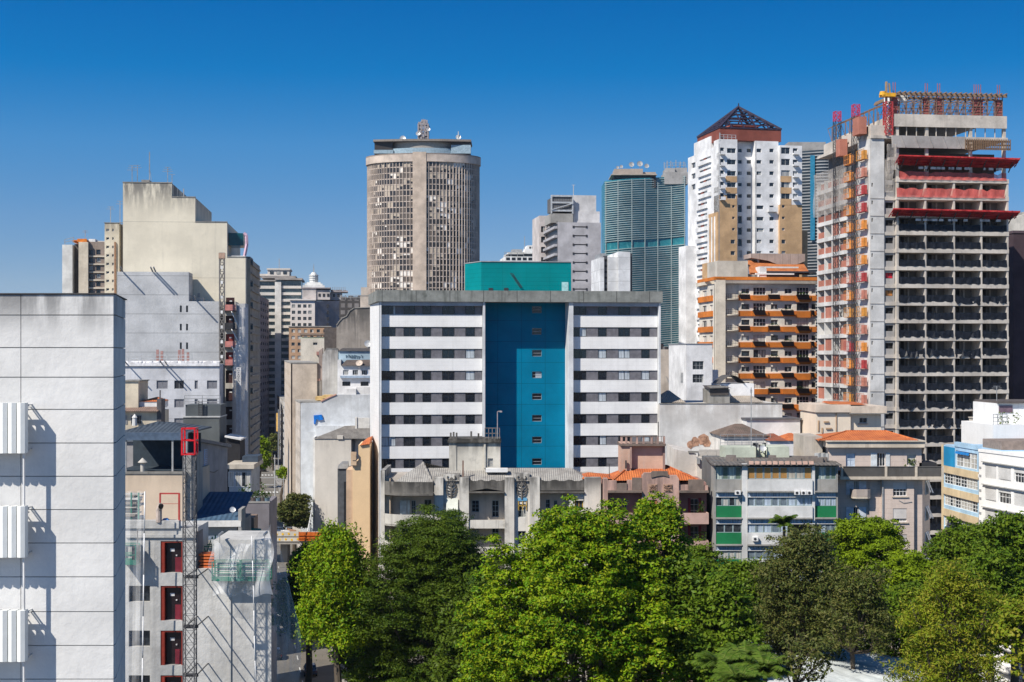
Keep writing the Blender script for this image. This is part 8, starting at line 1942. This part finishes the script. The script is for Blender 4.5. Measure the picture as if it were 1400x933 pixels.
def sunny_pair():
 # two buildings whose long sunlit sides recede to the left
 def frame(name, label, pa, da, pb, db):
  a, c = at(pa, HZ, da), at(pb, HZ, db); L = (c - a).length; t = tag(empty(name, (a.x, a.y, 0), math.atan2(c.y - a.y, c.x - a.x)), label, 'building')
  B_ = Bld.__new__(Bld); B_.root = t; B_.o = Vector((a.x, a.y)); B_.ang = math.atan2(c.y - a.y, c.x - a.x); B_.w = L; return B_
 b = frame('blue_office_house', 'light blue building with cream floor bands and long steel window strips', 1288.5, 194, 1338, 182)
 L = b.w; zt = b.z(608, 1290); Zl = lambda py: b.z(py, 1290); cm = wall('v_cream', (.64, .52, .34), .1, .25); lb = wall('v_blue', (.40, .60, .78), .12, .25); wf = plain('v_frame', (.72, .74, .74), .5)
 pit = 29.2; rows = []
 k = 0
 while Zl(646 + pit * k + 16) > 1: rows.append((.5, L - .3, Zl(646 + pit * k + 14.5), Zl(646 + pit * k))); k += 1
 top = (L * .38, L - .5, Zl(634), Zl(613))
 m = MB(); m.facade(b.tf('f'), 0, L, 0, zt, rows + [top], .35); m.box(0, L, .37, 12, 0, zt - .01); b.part(m, 'wall', lb, split=False)
 for i, r in enumerate(rows + [top]):
  n = 6 if i < len(rows) else 3; w_ = (r[1] - r[0]) / n
  if i < 5 or i == len(rows):
   for j in range(n): b.win((r[0] + w_ * j, r[0] + w_ * (j + 1), r[2], r[3]), n=.12, nx=2, nz=3, fm=wf, pm=M_GLASSC if (i + j) % 3 else M_GLASS, fr=.09)
  if i < len(rows):
   m = MB().box(-.05, L + .02, -.12, -.005, r[3] + .02, r[3] + .95); b.part(m, 'floor_band', cm)
 m = MB().box(0, .5, -.15, -.004, 0, zt); b.part(m, 'corner_pier', cm); m = MB().box(.6, L * .36, -.06, -.004, Zl(636), Zl(610)); b.part(m, 'bright_blue_panel', wall('v_bright', (.015, .26, .52), .1, .1)); m = MB().box(L * .36, L + .02, -.1, .4, zt, zt + .6); b.part(m, 'parapet', lb); m = MB().box(L * .5, L, 3, 10, zt, zt + 1.1); b.part(m, 'roof_cover', plain('v_rc', (.25, .2, .17), .8)); m = MB()
 rr = random.Random(2)
 for i in range(9): x = .7 + rr.uniform(0, L - 1.4); m.box(x, x + rr.uniform(.4, 1.0), -.07, -.004, Zl(643), Zl(637 + rr.uniform(0, 3)))
 b.part(m, 'pale_stencils', plain('v_st', (.66, .68, .7), .8)); r = (L * .42, L * .75, Zl(617), Zl(614)); m = MB().box(r[0], r[1], -.25, -.01, r[2], r[3]); b.part(m, 'blue_awning', plain('v_aw', (.01, .22, .62), .5))
 b2 = frame('white_house', 'bright white building with roller-shuttered windows at the right edge', 1338.3, 181.8, 1440, 166)
 L = b2.w; Zl = lambda py: b2.z(py, 1340); zt = Zl(618); wm = wall('v_white', (.80, .80, .79), .05, .15, var=.04); hs = []; k = 0
 wx = [(1346.5, 1362, 0), (1364.5, 1382, 1), (1386, 1402, 2), (1407, 1424, 3)]
 while Zl(636 + 30.6 * k + 18) > 1:
  for a, c, j in wx: hs.append((b2.u(a), b2.u(c), Zl(634.5 + 30.6 * k + 18), Zl(634.5 + 30.6 * k), k, j))
  k += 1
 m = MB(); m.facade(b2.tf('f'), 0, L, 0, zt, [h[:4] for h in hs], .35); m.box(0, L, .37, 12, 0, zt - .01); b2.part(m, 'wall', wm, split=False)
 for h in hs:
  if h[4] > 6: continue
  b2.win(h[:4], n=.2, nx=4, nz=2, fm=M_FRAMEW, pm=M_GLASS, fr=.08)
  f = ((.0, .12, .85), (.12, .95, .0), (.3, 1, .2))[h[4] % 3][h[5] % 3]
  m = MB().box(h[0] + .02, h[1] - .02, .08, .17, h[2] + (h[3] - h[2]) * f * .85, h[3] - .02); b2.part(m, 'roller_shutter', wall('v_sh', (.70, .70, .69), .03, .05, panel=(60, .11, .012), pline=.4)) if f < .98 else 0
 for kk in range(k): m = MB().box(1.0, L, -.28, -.005, Zl(631.2 + 30.6 * kk), Zl(630 + 30.6 * kk)); b2.part(m, 'drip_ledge', wall('v_ledge', (.5, .5, .48), .4, .5))
 m = MB().box(-.02, L + .1, -.1, .4, zt, zt + .35); b2.part(m, 'parapet', wm); m = MB();
 for i in range(3): m.box(.15, .6, -.06, -.005, Zl(641 + 31 * i), Zl(638 + 31 * i)); m.box(.15, .6, -.06, -.005, Zl(652 + 31 * i), Zl(649 + 31 * i))
 b2.part(m, 'small_grille', M_GREY)
 # upper terraces behind
 u = Bld('terraced_house', 'white stepped house with plant terrace and maroon tiled lean-to roof', 'house', 1358, 196, 1460, rot=.05); U = u.u; Z = lambda py: u.z(py, 1380); m = MB().box(0, u.w, 0, 12, 0, Z(581)).box(U(1375), u.w, 4, 12, Z(581), Z(553)); u.part(m, 'wall', wm, split=False); m = MB(); A = [(U(1366), -1.6, Z(612)), (U(1430), -1.6, Z(612)), (U(1430), -.02, Z(600)), (U(1388), -.02, Z(600))]; m.quad(*A); m.quad(*[(x, y, z - .12) for x, y, z in A]); u.part(m, 'maroon_roof', tiles('v_mar', (.28, .03, .035), (.2, .025, .03)), split=False); m = MB().box(U(1371), U(1392), -.9, -.01, 0, Z(617)); u.part(m, 'lean_to_wall', wm); m = MB().box(U(1378), u.w, 3.5, 12.4, Z(553), Z(550)); u.part(m, 'dark_roof', plain('v_dk', (.10, .085, .08), .8)); m = MB().box(U(1381), U(1400), 3.9, 3.99, Z(566), Z(556)); u.part(m, 'window_strip', plain('v_ws', (.16, .11, .14), .3)); m = MB(); rail(m, [(U(1359), .3, Z(581)), (U(1378), .3, Z(581))], 1.4, .04, .6, 3); u.part(m, 'terrace_rail', M_GREY, split=False)
 m = MB(); rr = random.Random(4)
 for _ in range(120):
  c = Vector((U(rr.choice((1376, 1379, 1393))) + rr.gauss(0, .4), 1 + rr.random(), Z(581) + rr.random() * 1.6)); m.quad(*[c + Vector((rr.uniform(-.2, .2), rr.uniform(-.2, .2), rr.uniform(-.2, .2))) for _ in range(3)])
 u.part(m, 'terrace_plants', leafmat('shrub_leaf2', (.06, .11, .015), (.10, .15, .02), (.14, .18, .03)), split=False); m = MB(); antenna(m, U(1386), 6, Z(550), 2, .04, 2); u.part(m, 'tv_aerial', M_GREY, split=False)
 s = Bld('small_beige_hut', 'small beige roof building between the unfinished tower and the terraced house', 'building', 1346, 205, 1362, rot=.05); m = MB().box(0, s.w, 0, 6, 0, s.z(574, 1350)).box(-.1, s.w + .1, -.1, 6.1, s.z(574, 1350), s.z(572.5, 1350)); s.part(m, 'wall', wall('v_hut', (.55, .5, .42), .2, .3), split=False); m = MB().box(s.w * .2, s.w * .7, -.06, -.005, s.z(592, 1350), s.z(580, 1350)); s.part(m, 'door', M_GREY)
sunny_pair()
# ================================================================ trees
L_BRIGHT = leafmat('leaf_bright', (.05, .14, .004), (.16, .28, .006), (.27, .30, .012), .16)
L_YELL = leafmat('leaf_yellow', (.09, .16, .008), (.20, .26, .014), (.28, .24, .03), .25)
L_DARK = leafmat('leaf_dark', (.03, .07, .007), (.08, .125, .009), (.10, .14, .014), .2)
L_OLIVE = leafmat('leaf_olive', (.05, .075, .018), (.09, .115, .026), (.15, .14, .04), .2)
L_LIGHT = leafmat('leaf_light', (.11, .19, .006), (.20, .28, .008), (.15, .22, .012), .22)
L_MID = leafmat('leaf_mid', (.05, .11, .008), (.10, .17, .010), (.14, .19, .014), .2)
L_PALM = leafmat('leaf_palm', (.05, .11, .012), (.10, .17, .018), (.16, .20, .04), .25)
BARK = wall('bark', (.10, .08, .06), .4, .3, bump=.8)
def leaf_mesh(name, mat, clumps, per, crad, leaf, seed, flat=.7, up=.55, asp=.5, parent=None):
 """clumps: (N,3) clump centres; leaf-shaped quads scattered round every clump, denser on its upper outer side"""
 r = np.random.default_rng(seed); N = len(clumps); n = N * per
 cr = crad * r.uniform(.6, 1.35, N)
 d = r.normal(size=(n, 3)); d /= np.linalg.norm(d, axis=1)[:, None]; d[:, 2] = np.where(r.random(n) < .75, np.abs(d[:, 2]), d[:, 2])
 rad = (r.random(n) ** .45)[:, None] * np.repeat(cr, per)[:, None]
 p = np.repeat(clumps, per, 0) + d * rad * np.array([1, 1, flat])
 nrm = d * .7 + r.normal(size=(n, 3)) * .55 + np.array([0, 0, up]); nrm /= np.linalg.norm(nrm, axis=1)[:, None]
 t = r.normal(size=(n, 3)); t -= (t * nrm).sum(1)[:, None] * nrm; t /= np.linalg.norm(t, axis=1)[:, None]; b = np.cross(nrm, t)
 s = (leaf * r.uniform(.6, 1.35, n))[:, None]
 v = np.empty((n, 4, 3)); v[:, 0] = p - t * s; v[:, 1] = p + b * s * asp - nrm * s * .15; v[:, 2] = p + t * s; v[:, 3] = p - b * s * asp - nrm * s * .15
 me = bpy.data.meshes.new(name); me.vertices.add(n * 4); me.loops.add(n * 4); me.polygons.add(n)
 me.vertices.foreach_set('co', v.ravel()); me.loops.foreach_set('vertex_index', np.arange(n * 4, dtype=np.int32)); me.polygons.foreach_set('loop_start', np.arange(0, n * 4, 4, dtype=np.int32))
 me.materials.append(mat); me.update(calc_edges=True)
 o = bpy.data.objects.new(name, me); COL.objects.link(o)
 if parent is not None: o.parent = parent
 return o
def crown_clumps(lobes, dens, seed, shell=.62, low=-.45):
 """clump centres on the outer shell of a union of ellipsoid lobes, leaving gaps"""
 r = np.random.default_rng(seed); out = []
 for (cx, cy, cz, rx, ry, rz) in lobes:
  area = 4 * math.pi * ((rx * ry) ** 1.6 + (rx * rz) ** 1.6 + (ry * rz) ** 1.6) ** (1 / 1.6) / 3 ** (1 / 1.6); n = int(area * dens)
  d = r.normal(size=(n * 2, 3)); d /= np.linalg.norm(d, axis=1)[:, None]; d = d[d[:, 2] > low][:n]
  rr = (shell + (1.04 - shell) * r.random(len(d)) ** .6)
  ph = np.sin(d[:, 0] * 7 + cx) * np.sin(d[:, 1] * 7 + cy) * np.sin(d[:, 2] * 6 + cz) * .26
  p = d * (rr + ph)[:, None] * np.array([rx, ry, rz]) + np.array([cx, cy, cz]); out.append(p)
 P = np.concatenate(out)
 keep = np.ones(len(P), bool)
 for (cx, cy, cz, rx, ry, rz) in lobes:
  q = (P - np.array([cx, cy, cz])) / np.array([rx, ry, rz]); keep &= (q ** 2).sum(1) > .28
 P = P[keep]; I = []
 for (cx, cy, cz, rx, ry, rz) in lobes:      # sparse inner foliage that keeps the light out of the middle
  n = max(3, int(len(P) / len(lobes) * .22)); d = r.normal(size=(n, 3)); d /= np.linalg.norm(d, axis=1)[:, None]
  I.append(d * (r.random(n) ** .4 * .6)[:, None] * np.array([rx, ry, rz]) + np.array([cx, cy, cz]))
 return np.concatenate([P] + I)
def tree(name, label, px, py_top, rpx, d, mat, hh=1.0, seed=1, dens=.5, per=46, crad=.95, leaf=.24, lobes=7, flat=.7, spread=1.0, trunk=.45, shell=.62, up=.55, asp=.5, crown_low=None, group='trees of the park', low=-.45):
 """px, py_top: crown centre and top in the photo; rpx: crown half width there; d: distance"""
 rnd_ = random.Random(seed); R = rpx / F * d; base = at(px, HZ, d); zt = CZ - (py_top - HZ) / F * d; H = R * 1.25 * hh
 t = tag(empty(name, (base.x, base.y, 0), rnd_.uniform(-.2, .2)), label, 'tree', group)
 zc = zt - H * .52; L = []
 L.append((0, 0, zc, R * .66, R * .66, H * .5))
 for i in range(lobes):
  a = 2 * math.pi * i / lobes + rnd_.uniform(-.3, .3); k = rnd_.uniform(.36 if lobes < 11 else .3, .64) * spread; s = rnd_.uniform(.34, .5) if lobes < 11 else rnd_.uniform(.24, .38)
  L.append((math.cos(a) * R * k, math.sin(a) * R * k, zc + H * rnd_.uniform(-.26, .24), R * s, R * s, H * s * .62))
 for i in range(lobes // 2):
  a = rnd_.uniform(0, 6.28); k = rnd_.uniform(.1, .4); s = rnd_.uniform(.26, .4); L.append((math.cos(a) * R * k, math.sin(a) * R * k, zt - H * s * .62, R * s, R * s, H * s * .6))
 C = crown_clumps(L, dens, seed, shell, low)
 leaf_mesh('crown', mat, C, per, crad, leaf, seed, flat, up, asp, t)
 m = MB(); zf = zc - H * .3; tw = trunk
 pts = [Vector((0, 0, 0)), Vector((rnd_.uniform(-.4, .4), rnd_.uniform(-.4, .4), zf * .5)), Vector((rnd_.uniform(-.6, .6), rnd_.uniform(-.6, .6), zf))]
 m.bar(pts[0], pts[1], tw * 1.15, 9, r2=tw * .9); m.bar(pts[1], pts[2], tw * .9, 9, r2=tw * .75)
 for l in L[1:]:
  e = Vector(l[:3]); mid = pts[2].lerp(e, .5) + Vector((rnd_.uniform(-.5, .5), rnd_.uniform(-.5, .5), -.3)); m.bar(pts[2], mid, tw * .45, 6, r2=tw * .3); m.bar(mid, e, tw * .3, 6, r2=tw * .1)
  for q in range(4):
   f = e + Vector((rnd_.uniform(-1, 1) * l[3], rnd_.uniform(-1, 1) * l[4], rnd_.uniform(.1, 1) * l[5])) * .75; m.bar(mid.lerp(e, .6), f, tw * .13, 4, r2=tw * .04)
 m.build('trunk', BARK, t)
 return t
def palm(name, label, px, py, d, rl, mat, n=22, seed=1, group='palms'):
 r = random.Random(seed); p = at(px, HZ, d); zt = CZ - (py - HZ) / F * d - rl * .35; t = tag(empty(name, (p.x, p.y, 0)), label, 'palm', group)
 m = MB()
 for k in range(8): m.bar((0, 0, zt * k / 8), (0, 0, zt * (k + 1) / 8), .2 - .006 * k, 8, r2=.2 - .006 * (k + 1))
 m.build('trunk', wall('palm_bark', (.16, .13, .10), .3, .3, panel=(3, .25, .05), pline=.5), t)
 for i in range(n):
  az = 2.4 * i + r.uniform(-.3, .3); el = r.uniform(.75, 1.5); L = rl * r.uniform(.8, 1.1); N = 12; m = MB(); pts = []
  p = Vector((0, 0, zt)); e = el; st = L / N
  for k in range(N + 1):
   pts.append(p.copy()); p = p + Vector((math.cos(az) * math.cos(e), math.sin(az) * math.cos(e), math.sin(e))) * st; e -= .10 * (1 + .6 * k / N)
  side = Vector((-math.sin(az), math.cos(az), 0))
  m.path(pts, .03, 4)
  for k in range(1, N):
   for q in range(4):
    a = pts[k].lerp(pts[k + 1], q / 4); tg = (pts[k + 1] - pts[k]).normalized(); ll = L * .2 * math.sin(math.pi * (k + .6) / (N + .8)) + .12
    for s in (-1, 1):
     tip = a + side * s * ll + tg * ll * .55 - Vector((0, 0, ll * r.uniform(.25, .6))); w_ = tg * .028
     m.quad(a - w_, a + w_, tip.lerp(a, .4) + w_ * 1.2, tip)
  m.build('frond', mat, t)
 return t
def park():
 T = tree
 T('broadleaf_tree', 'biggest bright yellow-green tree in the middle of the park front', 790, 696, 175, 128, L_BRIGHT, hh=2.0, seed=3, dens=.42, per=110, crad=.9, leaf=.165, shell=.38, lobes=17, trunk=.6, spread=1.2, flat=.62, up=.8)
 T('broadleaf_tree', 'bright green tree top reaching up in front of the pink house', 900, 684, 52, 134, L_BRIGHT, hh=2.4, seed=14, dens=.6, per=100, crad=.85, leaf=.165, shell=.4, lobes=7)
 T('broadleaf_tree', 'dark shaded tree right of the biggest bright tree', 935, 765, 66, 130, L_MID, hh=2.4, seed=4, dens=.6, per=50, crad=1.0, leaf=.24)
 T('fine_leaved_tree', 'wide dark green fine-leaved tree in front of the deco house', 598, 705, 125, 150, L_DARK, hh=2.3, seed=5, dens=.7, per=120, crad=1.15, leaf=.13, lobes=16, flat=.36, up=.9, spread=1.2, asp=.4)
 T('drooping_tree', 'light green drooping tree beside the sunlit street', 460, 730, 63, 148, L_BRIGHT, hh=2.3, seed=6, dens=.45, per=120, crad=1.2, leaf=.17, lobes=13, flat=1.3, up=.1, shell=.5)
 T('broadleaf_tree', 'dark tree in shade under the flyover left of the drooping tree', 418, 748, 42, 176, L_MID, hh=2.6, seed=16, dens=.9, per=40, crad=.8, leaf=.22, lobes=6)
 T('fine_leaved_tree', 'flat-topped dark tree under the pink house balconies', 965, 748, 66, 160, L_MID, hh=1.3, seed=7, dens=1.0, per=60, crad=.9, leaf=.15, flat=.36, up=.9, lobes=9)
 T('olive_tree', 'greyish olive tree with thin crown before the green balcony block', 1092, 724, 84, 132, L_OLIVE, hh=2.1, seed=8, dens=.7, per=52, crad=.95, leaf=.16, lobes=12, shell=.4, asp=.4, trunk=.4, spread=1.1)
 T('olive_tree', 'thinner olive tree with visible dark trunks right of the greyish olive tree', 1172, 772, 60, 126, L_OLIVE, hh=2.0, seed=21, dens=.6, per=44, crad=.8, leaf=.15, lobes=9, shell=.35, asp=.4, trunk=.26)
 T('domed_tree', 'light green dome-shaped tree before the corner apartment house', 1190, 711, 80, 156, L_LIGHT, hh=1.6, seed=9, dens=1.0, per=74, crad=.85, leaf=.15, lobes=11, flat=.5, up=.7)
 T('domed_tree', 'low light green tree right below the dome-shaped tree', 1240, 764, 66, 146, L_LIGHT, hh=1.4, seed=10, dens=1.0, per=60, crad=.85, leaf=.16, lobes=9, flat=.45, up=.8)
 T('broadleaf_tree', 'dark green tree before the light blue building', 1318, 720, 62, 160, L_MID, hh=2.0, seed=11, dens=.8, per=56, crad=.95, leaf=.18, lobes=9)
 T('yellowing_tree', 'yellowish feathery tree in the right foreground of the park', 1298, 774, 92, 112, L_YELL, hh=2.0, seed=12, dens=.75, per=48, crad=.9, leaf=.15, lobes=12, shell=.4, asp=.3, trunk=.35, spread=1.1)
 T('broadleaf_tree', 'tall green tree at the right edge before the white building', 1388, 704, 54, 140, L_MID, hh=2.6, seed=13, dens=.8, per=52, crad=.9, leaf=.19, lobes=9)
 T('broadleaf_tree', 'bright yellow-green tree at the lower right corner', 1404, 812, 46, 96, L_YELL, hh=2.4, seed=15, dens=1.1, per=50, crad=.65, leaf=.16, lobes=7)
 T('slender_tree', 'slender dark tree standing in front of the white canopy roof', 1100, 868, 46, 98, L_OLIVE, hh=1.5, seed=17, dens=.5, per=26, crad=.6, leaf=.14, lobes=7, shell=.3, asp=.4, trunk=.22)
 T('broadleaf_tree', 'dark bushy tree between the biggest tree and the feathery palms', 985, 795, 62, 124, L_MID, hh=2.2, seed=18, dens=.7, per=50, crad=.95, leaf=.22, lobes=8)
 T('broadleaf_tree', 'dense dark tree low in the gap behind the fine-leaved tree', 500, 790, 52, 165, L_DARK, hh=2.4, seed=19, dens=.8, per=48, crad=.95, leaf=.2, lobes=8)
 T('broadleaf_tree', 'mid green tree behind the yellowish feathery tree', 1236, 800, 62, 136, L_MID, hh=2.0, seed=22, dens=.8, per=48, crad=.9, leaf=.18, lobes=8)
 T('broadleaf_tree', 'dark green tree between the yellowish tree and the right edge', 1358, 752, 56, 132, L_MID, hh=2.4, seed=23, dens=.8, per=48, crad=.85, leaf=.18, lobes=9)
 T('broadleaf_tree', 'green tree filling the gap behind the greyish olive tree', 1020, 768, 62, 150, L_MID, hh=1.9, seed=24, dens=.8, per=48, crad=.9, leaf=.19, lobes=8)
 T('broadleaf_tree', 'dark green tree low behind the white canopy roof', 1110, 800, 90, 156, L_DARK, hh=1.3, seed=25, dens=.8, per=46, crad=.95, leaf=.19, lobes=9)
 T('broadleaf_tree', 'dark tree under the biggest bright tree on its left side', 660, 800, 70, 140, L_DARK, hh=2.0, seed=26, dens=.7, per=46, crad=.95, leaf=.2, lobes=8)
 # street trees
 tree('street_tree', 'round dark street tree behind the flyover', 403, 677, 25.5, 314.5, L_OLIVE, hh=1.5, seed=30, dens=.8, per=46, crad=.9, leaf=.24, lobes=7, group='street trees', low=-.9)
 tree('street_tree', 'bright green tree down the street beside the cream tower', 356, 600, 15, 470, L_LIGHT, hh=2.2, seed=31, dens=.5, per=36, crad=1.3, leaf=.4, lobes=6, group='street trees', low=-.9)
 tree('street_tree', 'small brownish tree farther down the shaded street', 374, 594, 8, 540, L_OLIVE, hh=2.2, seed=32, dens=.5, per=30, crad=1.2, leaf=.4, lobes=5, group='street trees', low=-.9)
 tree('street_tree', 'small light green tree at the foot of the cream street facade', 386, 640, 8, 395, L_LIGHT, hh=1.6, seed=33, dens=.8, per=36, crad=.9, leaf=.3, lobes=5, group='street trees', low=-.9)
 # palms
 palm('palm_tree', 'small fan palm rising before the green balcony block', 1072, 712, 150, 1.9, L_PALM, 26, 1)
 for i, (px, py, d, lab) in enumerate(((985, 905, 100, 'left feathery palm at the bottom beside the white canopy'), (1018, 896, 104, 'tallest feathery palm of the clump beside the white canopy'), (1046, 910, 98, 'right feathery palm of the clump touching the white canopy'), (1008, 928, 94, 'lowest front feathery palm of the clump by the canopy'))):
  palm('palm_tree', lab, px, py, d, 2.5, L_PALM, 38, 40 + i)
park()
def canopy():
 # white membrane roof
 P = [at(962, 905, 133), at(1035, 877, 143), at(1255, 915, 130), at(1300, 960, 118), at(1010, 975, 114)]
 z = 15.7; q = [(v.x, v.y) for v in P]; c = (sum(x for x, _ in q) / 5, sum(y for _, y in q) / 5)
 t = tag(empty('canopy_roof', (c[0], c[1], 0)), 'broad white market canopy roof half hidden by trees', 'canopy')
 zs = [z, z, z, z - .2, z - .2]; m = MB(); n = 10
 top = (c[0], c[1], z + .9)
 for i in range(5):
  a = Vector((*q[i], zs[i])); b_ = Vector((*q[(i + 1) % 5], zs[(i + 1) % 5])); T = Vector(top)
  g_ = lambda s, k: T.lerp(a.lerp(b_, s), k) - Vector((0, 0, .5 * math.sin(math.pi * k))) - Vector((0, 0, .05 * math.sin(40 * s * k)))
  for k in range(6):
   for j in range(n):
    m.quad(*[tuple(g_(s, kk) - Vector((*c, 0))) for s, kk in ((j / n, k / 6), ((j + 1) / n, k / 6), ((j + 1) / n, (k + 1) / 6), (j / n, (k + 1) / 6))])
 m.build('membrane', wall('canopy', (.58, .62, .62), .45, .3, panel=(1.6, 90, .03), pline=.3, sc_col=(.35, .42, .42), blotch=.4), t)
 m = MB()
 for i in range(5):
  a = Vector((*q[i], zs[i])) - Vector((*c, 0)); b_ = Vector((*q[(i + 1) % 5], zs[(i + 1) % 5])) - Vector((*c, 0)); m.bar(a, b_, .09, 6)
 m.build('edge_pipe', M_STEEL, t)
 for i in range(5): a = Vector((*q[i], zs[i])) - Vector((*c, 0)); MB().bar((a.x, a.y, 0), tuple(a), .14, 8).build('post', M_STEEL, t)
canopy()

# ================================================================ cars
def car_proto(name, label, body, x, y, rz, kind='hatch'):
 t = tag(empty(name, (x, y, .004), rz), label, 'car', 'cars parked along the street')
 van = kind == 'van'
 # side outline (length along local y), rounded by cross sections
 if van: sec = [(-2.3, .45, .95, .78), (-2.25, .35, 1.9, .86), (.9, .35, 1.98, .88), (1.5, .35, 1.25, .88), (2.2, .38, 1.05, .82), (2.35, .5, .8, .7)]
 else: sec = [(-2.05, .5, .85, .66), (-1.95, .32, 1.0, .80), (-1.2, .28, 1.02, .86), (.8, .28, .98, .87), (1.6, .3, .88, .84), (2.0, .4, .72, .68)]
 m = MB(); rings = []
 for (yy, z0, z1, hw) in sec: rings.append([(-hw, yy, z0 + .1), (-hw * .92, yy, z0), (hw * .92, yy, z0), (hw, yy, z0 + .1), (hw, yy, z1 - .16), (hw * .9, yy, z1), (-hw * .9, yy, z1), (-hw, yy, z1 - .16)])
 for a, b_ in zip(rings, rings[1:]):
  for i in range(8): m.quad(a[i], a[(i + 1) % 8], b_[(i + 1) % 8], b_[i])
 m.quad(*rings[0]); m.quad(*rings[-1]); m.build('body', body, t, True)
 gl = plain('car_glass', (.015, .018, .022), .05, spec=.8)
 if not van:
  c = MB(); lo = [(-.78, -1.85, .98), (.78, -1.85, .98), (.78, 1.0, .96), (-.78, 1.0, .96)]; hi = [(-.60, -1.35, 1.42), (.60, -1.35, 1.42), (.60, .25, 1.44), (-.60, .25, 1.44)]; c.hexa(lo + hi); c.build('windows', gl, t)
  MB().hexa([(-.62, -1.40, 1.425), (.62, -1.40, 1.425), (.62, .28, 1.445), (-.62, .28, 1.445), (-.55, -1.2, 1.47), (.55, -1.2, 1.47), (.55, .1, 1.49), (-.55, .1, 1.49)]).build('roof', body, t)
  p = MB()
  for sx_ in (-1, 1):
   for yy in (-1.35, -.5, .3): p.bar((sx_ * .79, yy * 1.15, .97), (sx_ * .61, yy, 1.44), .035)
  p.build('pillars', body, t)
 else:
  MB().hexa([(-.8, 1.0, 1.25), (.8, 1.0, 1.25), (.76, 1.52, 1.24), (-.76, 1.52, 1.24), (-.74, .86, 1.85), (.74, .86, 1.85), (.74, .96, 1.85), (-.74, .96, 1.85)]).build('windscreen', gl, t); MB().box(-.885, .885, .1, .8, 1.2, 1.7).build('windows', gl, t)
 for sx_ in (-1, 1):
  for yy in (-1.3, 1.3):
   w_ = MB().bar((sx_ * .66, yy, .32), (sx_ * .88, yy, .32), .32, 14).build('wheel', plain('tyre', (.02, .02, .02), .8), t); MB().bar((sx_ * .87, yy, .32), (sx_ * .895, yy, .32), .19, 10).build('rim', M_STEEL, w_)
  MB().box(sx_ * .62 - .14, sx_ * .62 + .14, sec[-1][0] - .12, sec[-1][0] - .02, .55, .68).build('headlight', plain('lamp_glass', (.7, .7, .68), .1), t)
  MB().box(sx_ * .64 - .1, sx_ * .64 + .1, sec[0][0] + .02, sec[0][0] + .1, .62, .78).build('tail_lamp', plain('tail', (.35, .01, .01), .2), t)
 return t
def cars():
 wh, sv, bl, dk = plain('car_white', (.72, .72, .72), .25, spec=.6, var=.02), plain('car_silver', (.42, .44, .46), .25, .6, var=.02), plain('car_blue', (.05, .08, .14), .2, spec=.6, var=.02), plain('car_black', (.018, .018, .02), .2, spec=.6, var=.02)
 def put(px, py, lab, mat, kind='hatch', off=0):
  d = CZ * F / (py - HZ); p = at(px, HZ, d); car_proto('parked_car', lab, mat, p.x, p.y, math.atan(-SDX) + off, kind)
 put(377, 852, 'farther white car behind the hanging net beside the grey block', wh)
 put(376, 868, 'silver car behind the hanging net beside the grey block', sv)
 put(377, 900, 'dark car behind the hanging net nearest the bottom of the picture', dk)
 put(424, 922, 'blue-grey car in the shade of the drooping tree', bl)
 put(446, 866, 'white car half hidden under the drooping tree', wh)
 z = CZ - (737 - HZ) / F * 300
 for i, (px, m_, lab) in enumerate(((378, bl, 'dark blue car on the flyover left of the round street tree'), (394, sv, 'silver car on the flyover under the round street tree'))):
  p = at(px, HZ, 308); t = car_proto('parked_car', lab, m_, p.x, p.y, math.pi / 2); t.location.z = z + .004
 for i, (px, py, m_, lab) in enumerate(((352, 640, wh, 'distant white car at the far crossing of the street'), (361, 645, dk, 'distant dark car waiting at the far crossing of the street'))): put(px, py, lab, m_)
cars()
# ================================================================ clear city air with a trace of haze
def haze():
 m = bpy.data.materials.new('haze'); m.use_nodes = True; nt = m.node_tree
 for n in list(nt.nodes):
  if n.type == 'BSDF_PRINCIPLED': nt.nodes.remove(n)
 v = nt.nodes.new("ShaderNodeVolumePrincipled"); v.inputs['Color'].default_value = (.80, .88, 1, 1); v.inputs['Density'].default_value = .000045; v.inputs['Anisotropy'].default_value = .2
 nt.links.new(v.outputs[0], nt.nodes["Material Output"].inputs['Volume'])
 o = MB().box(-4100, 4100, -4100, 6100, -1, 160).build('haze', m); o['kind'] = 'stuff'
haze()
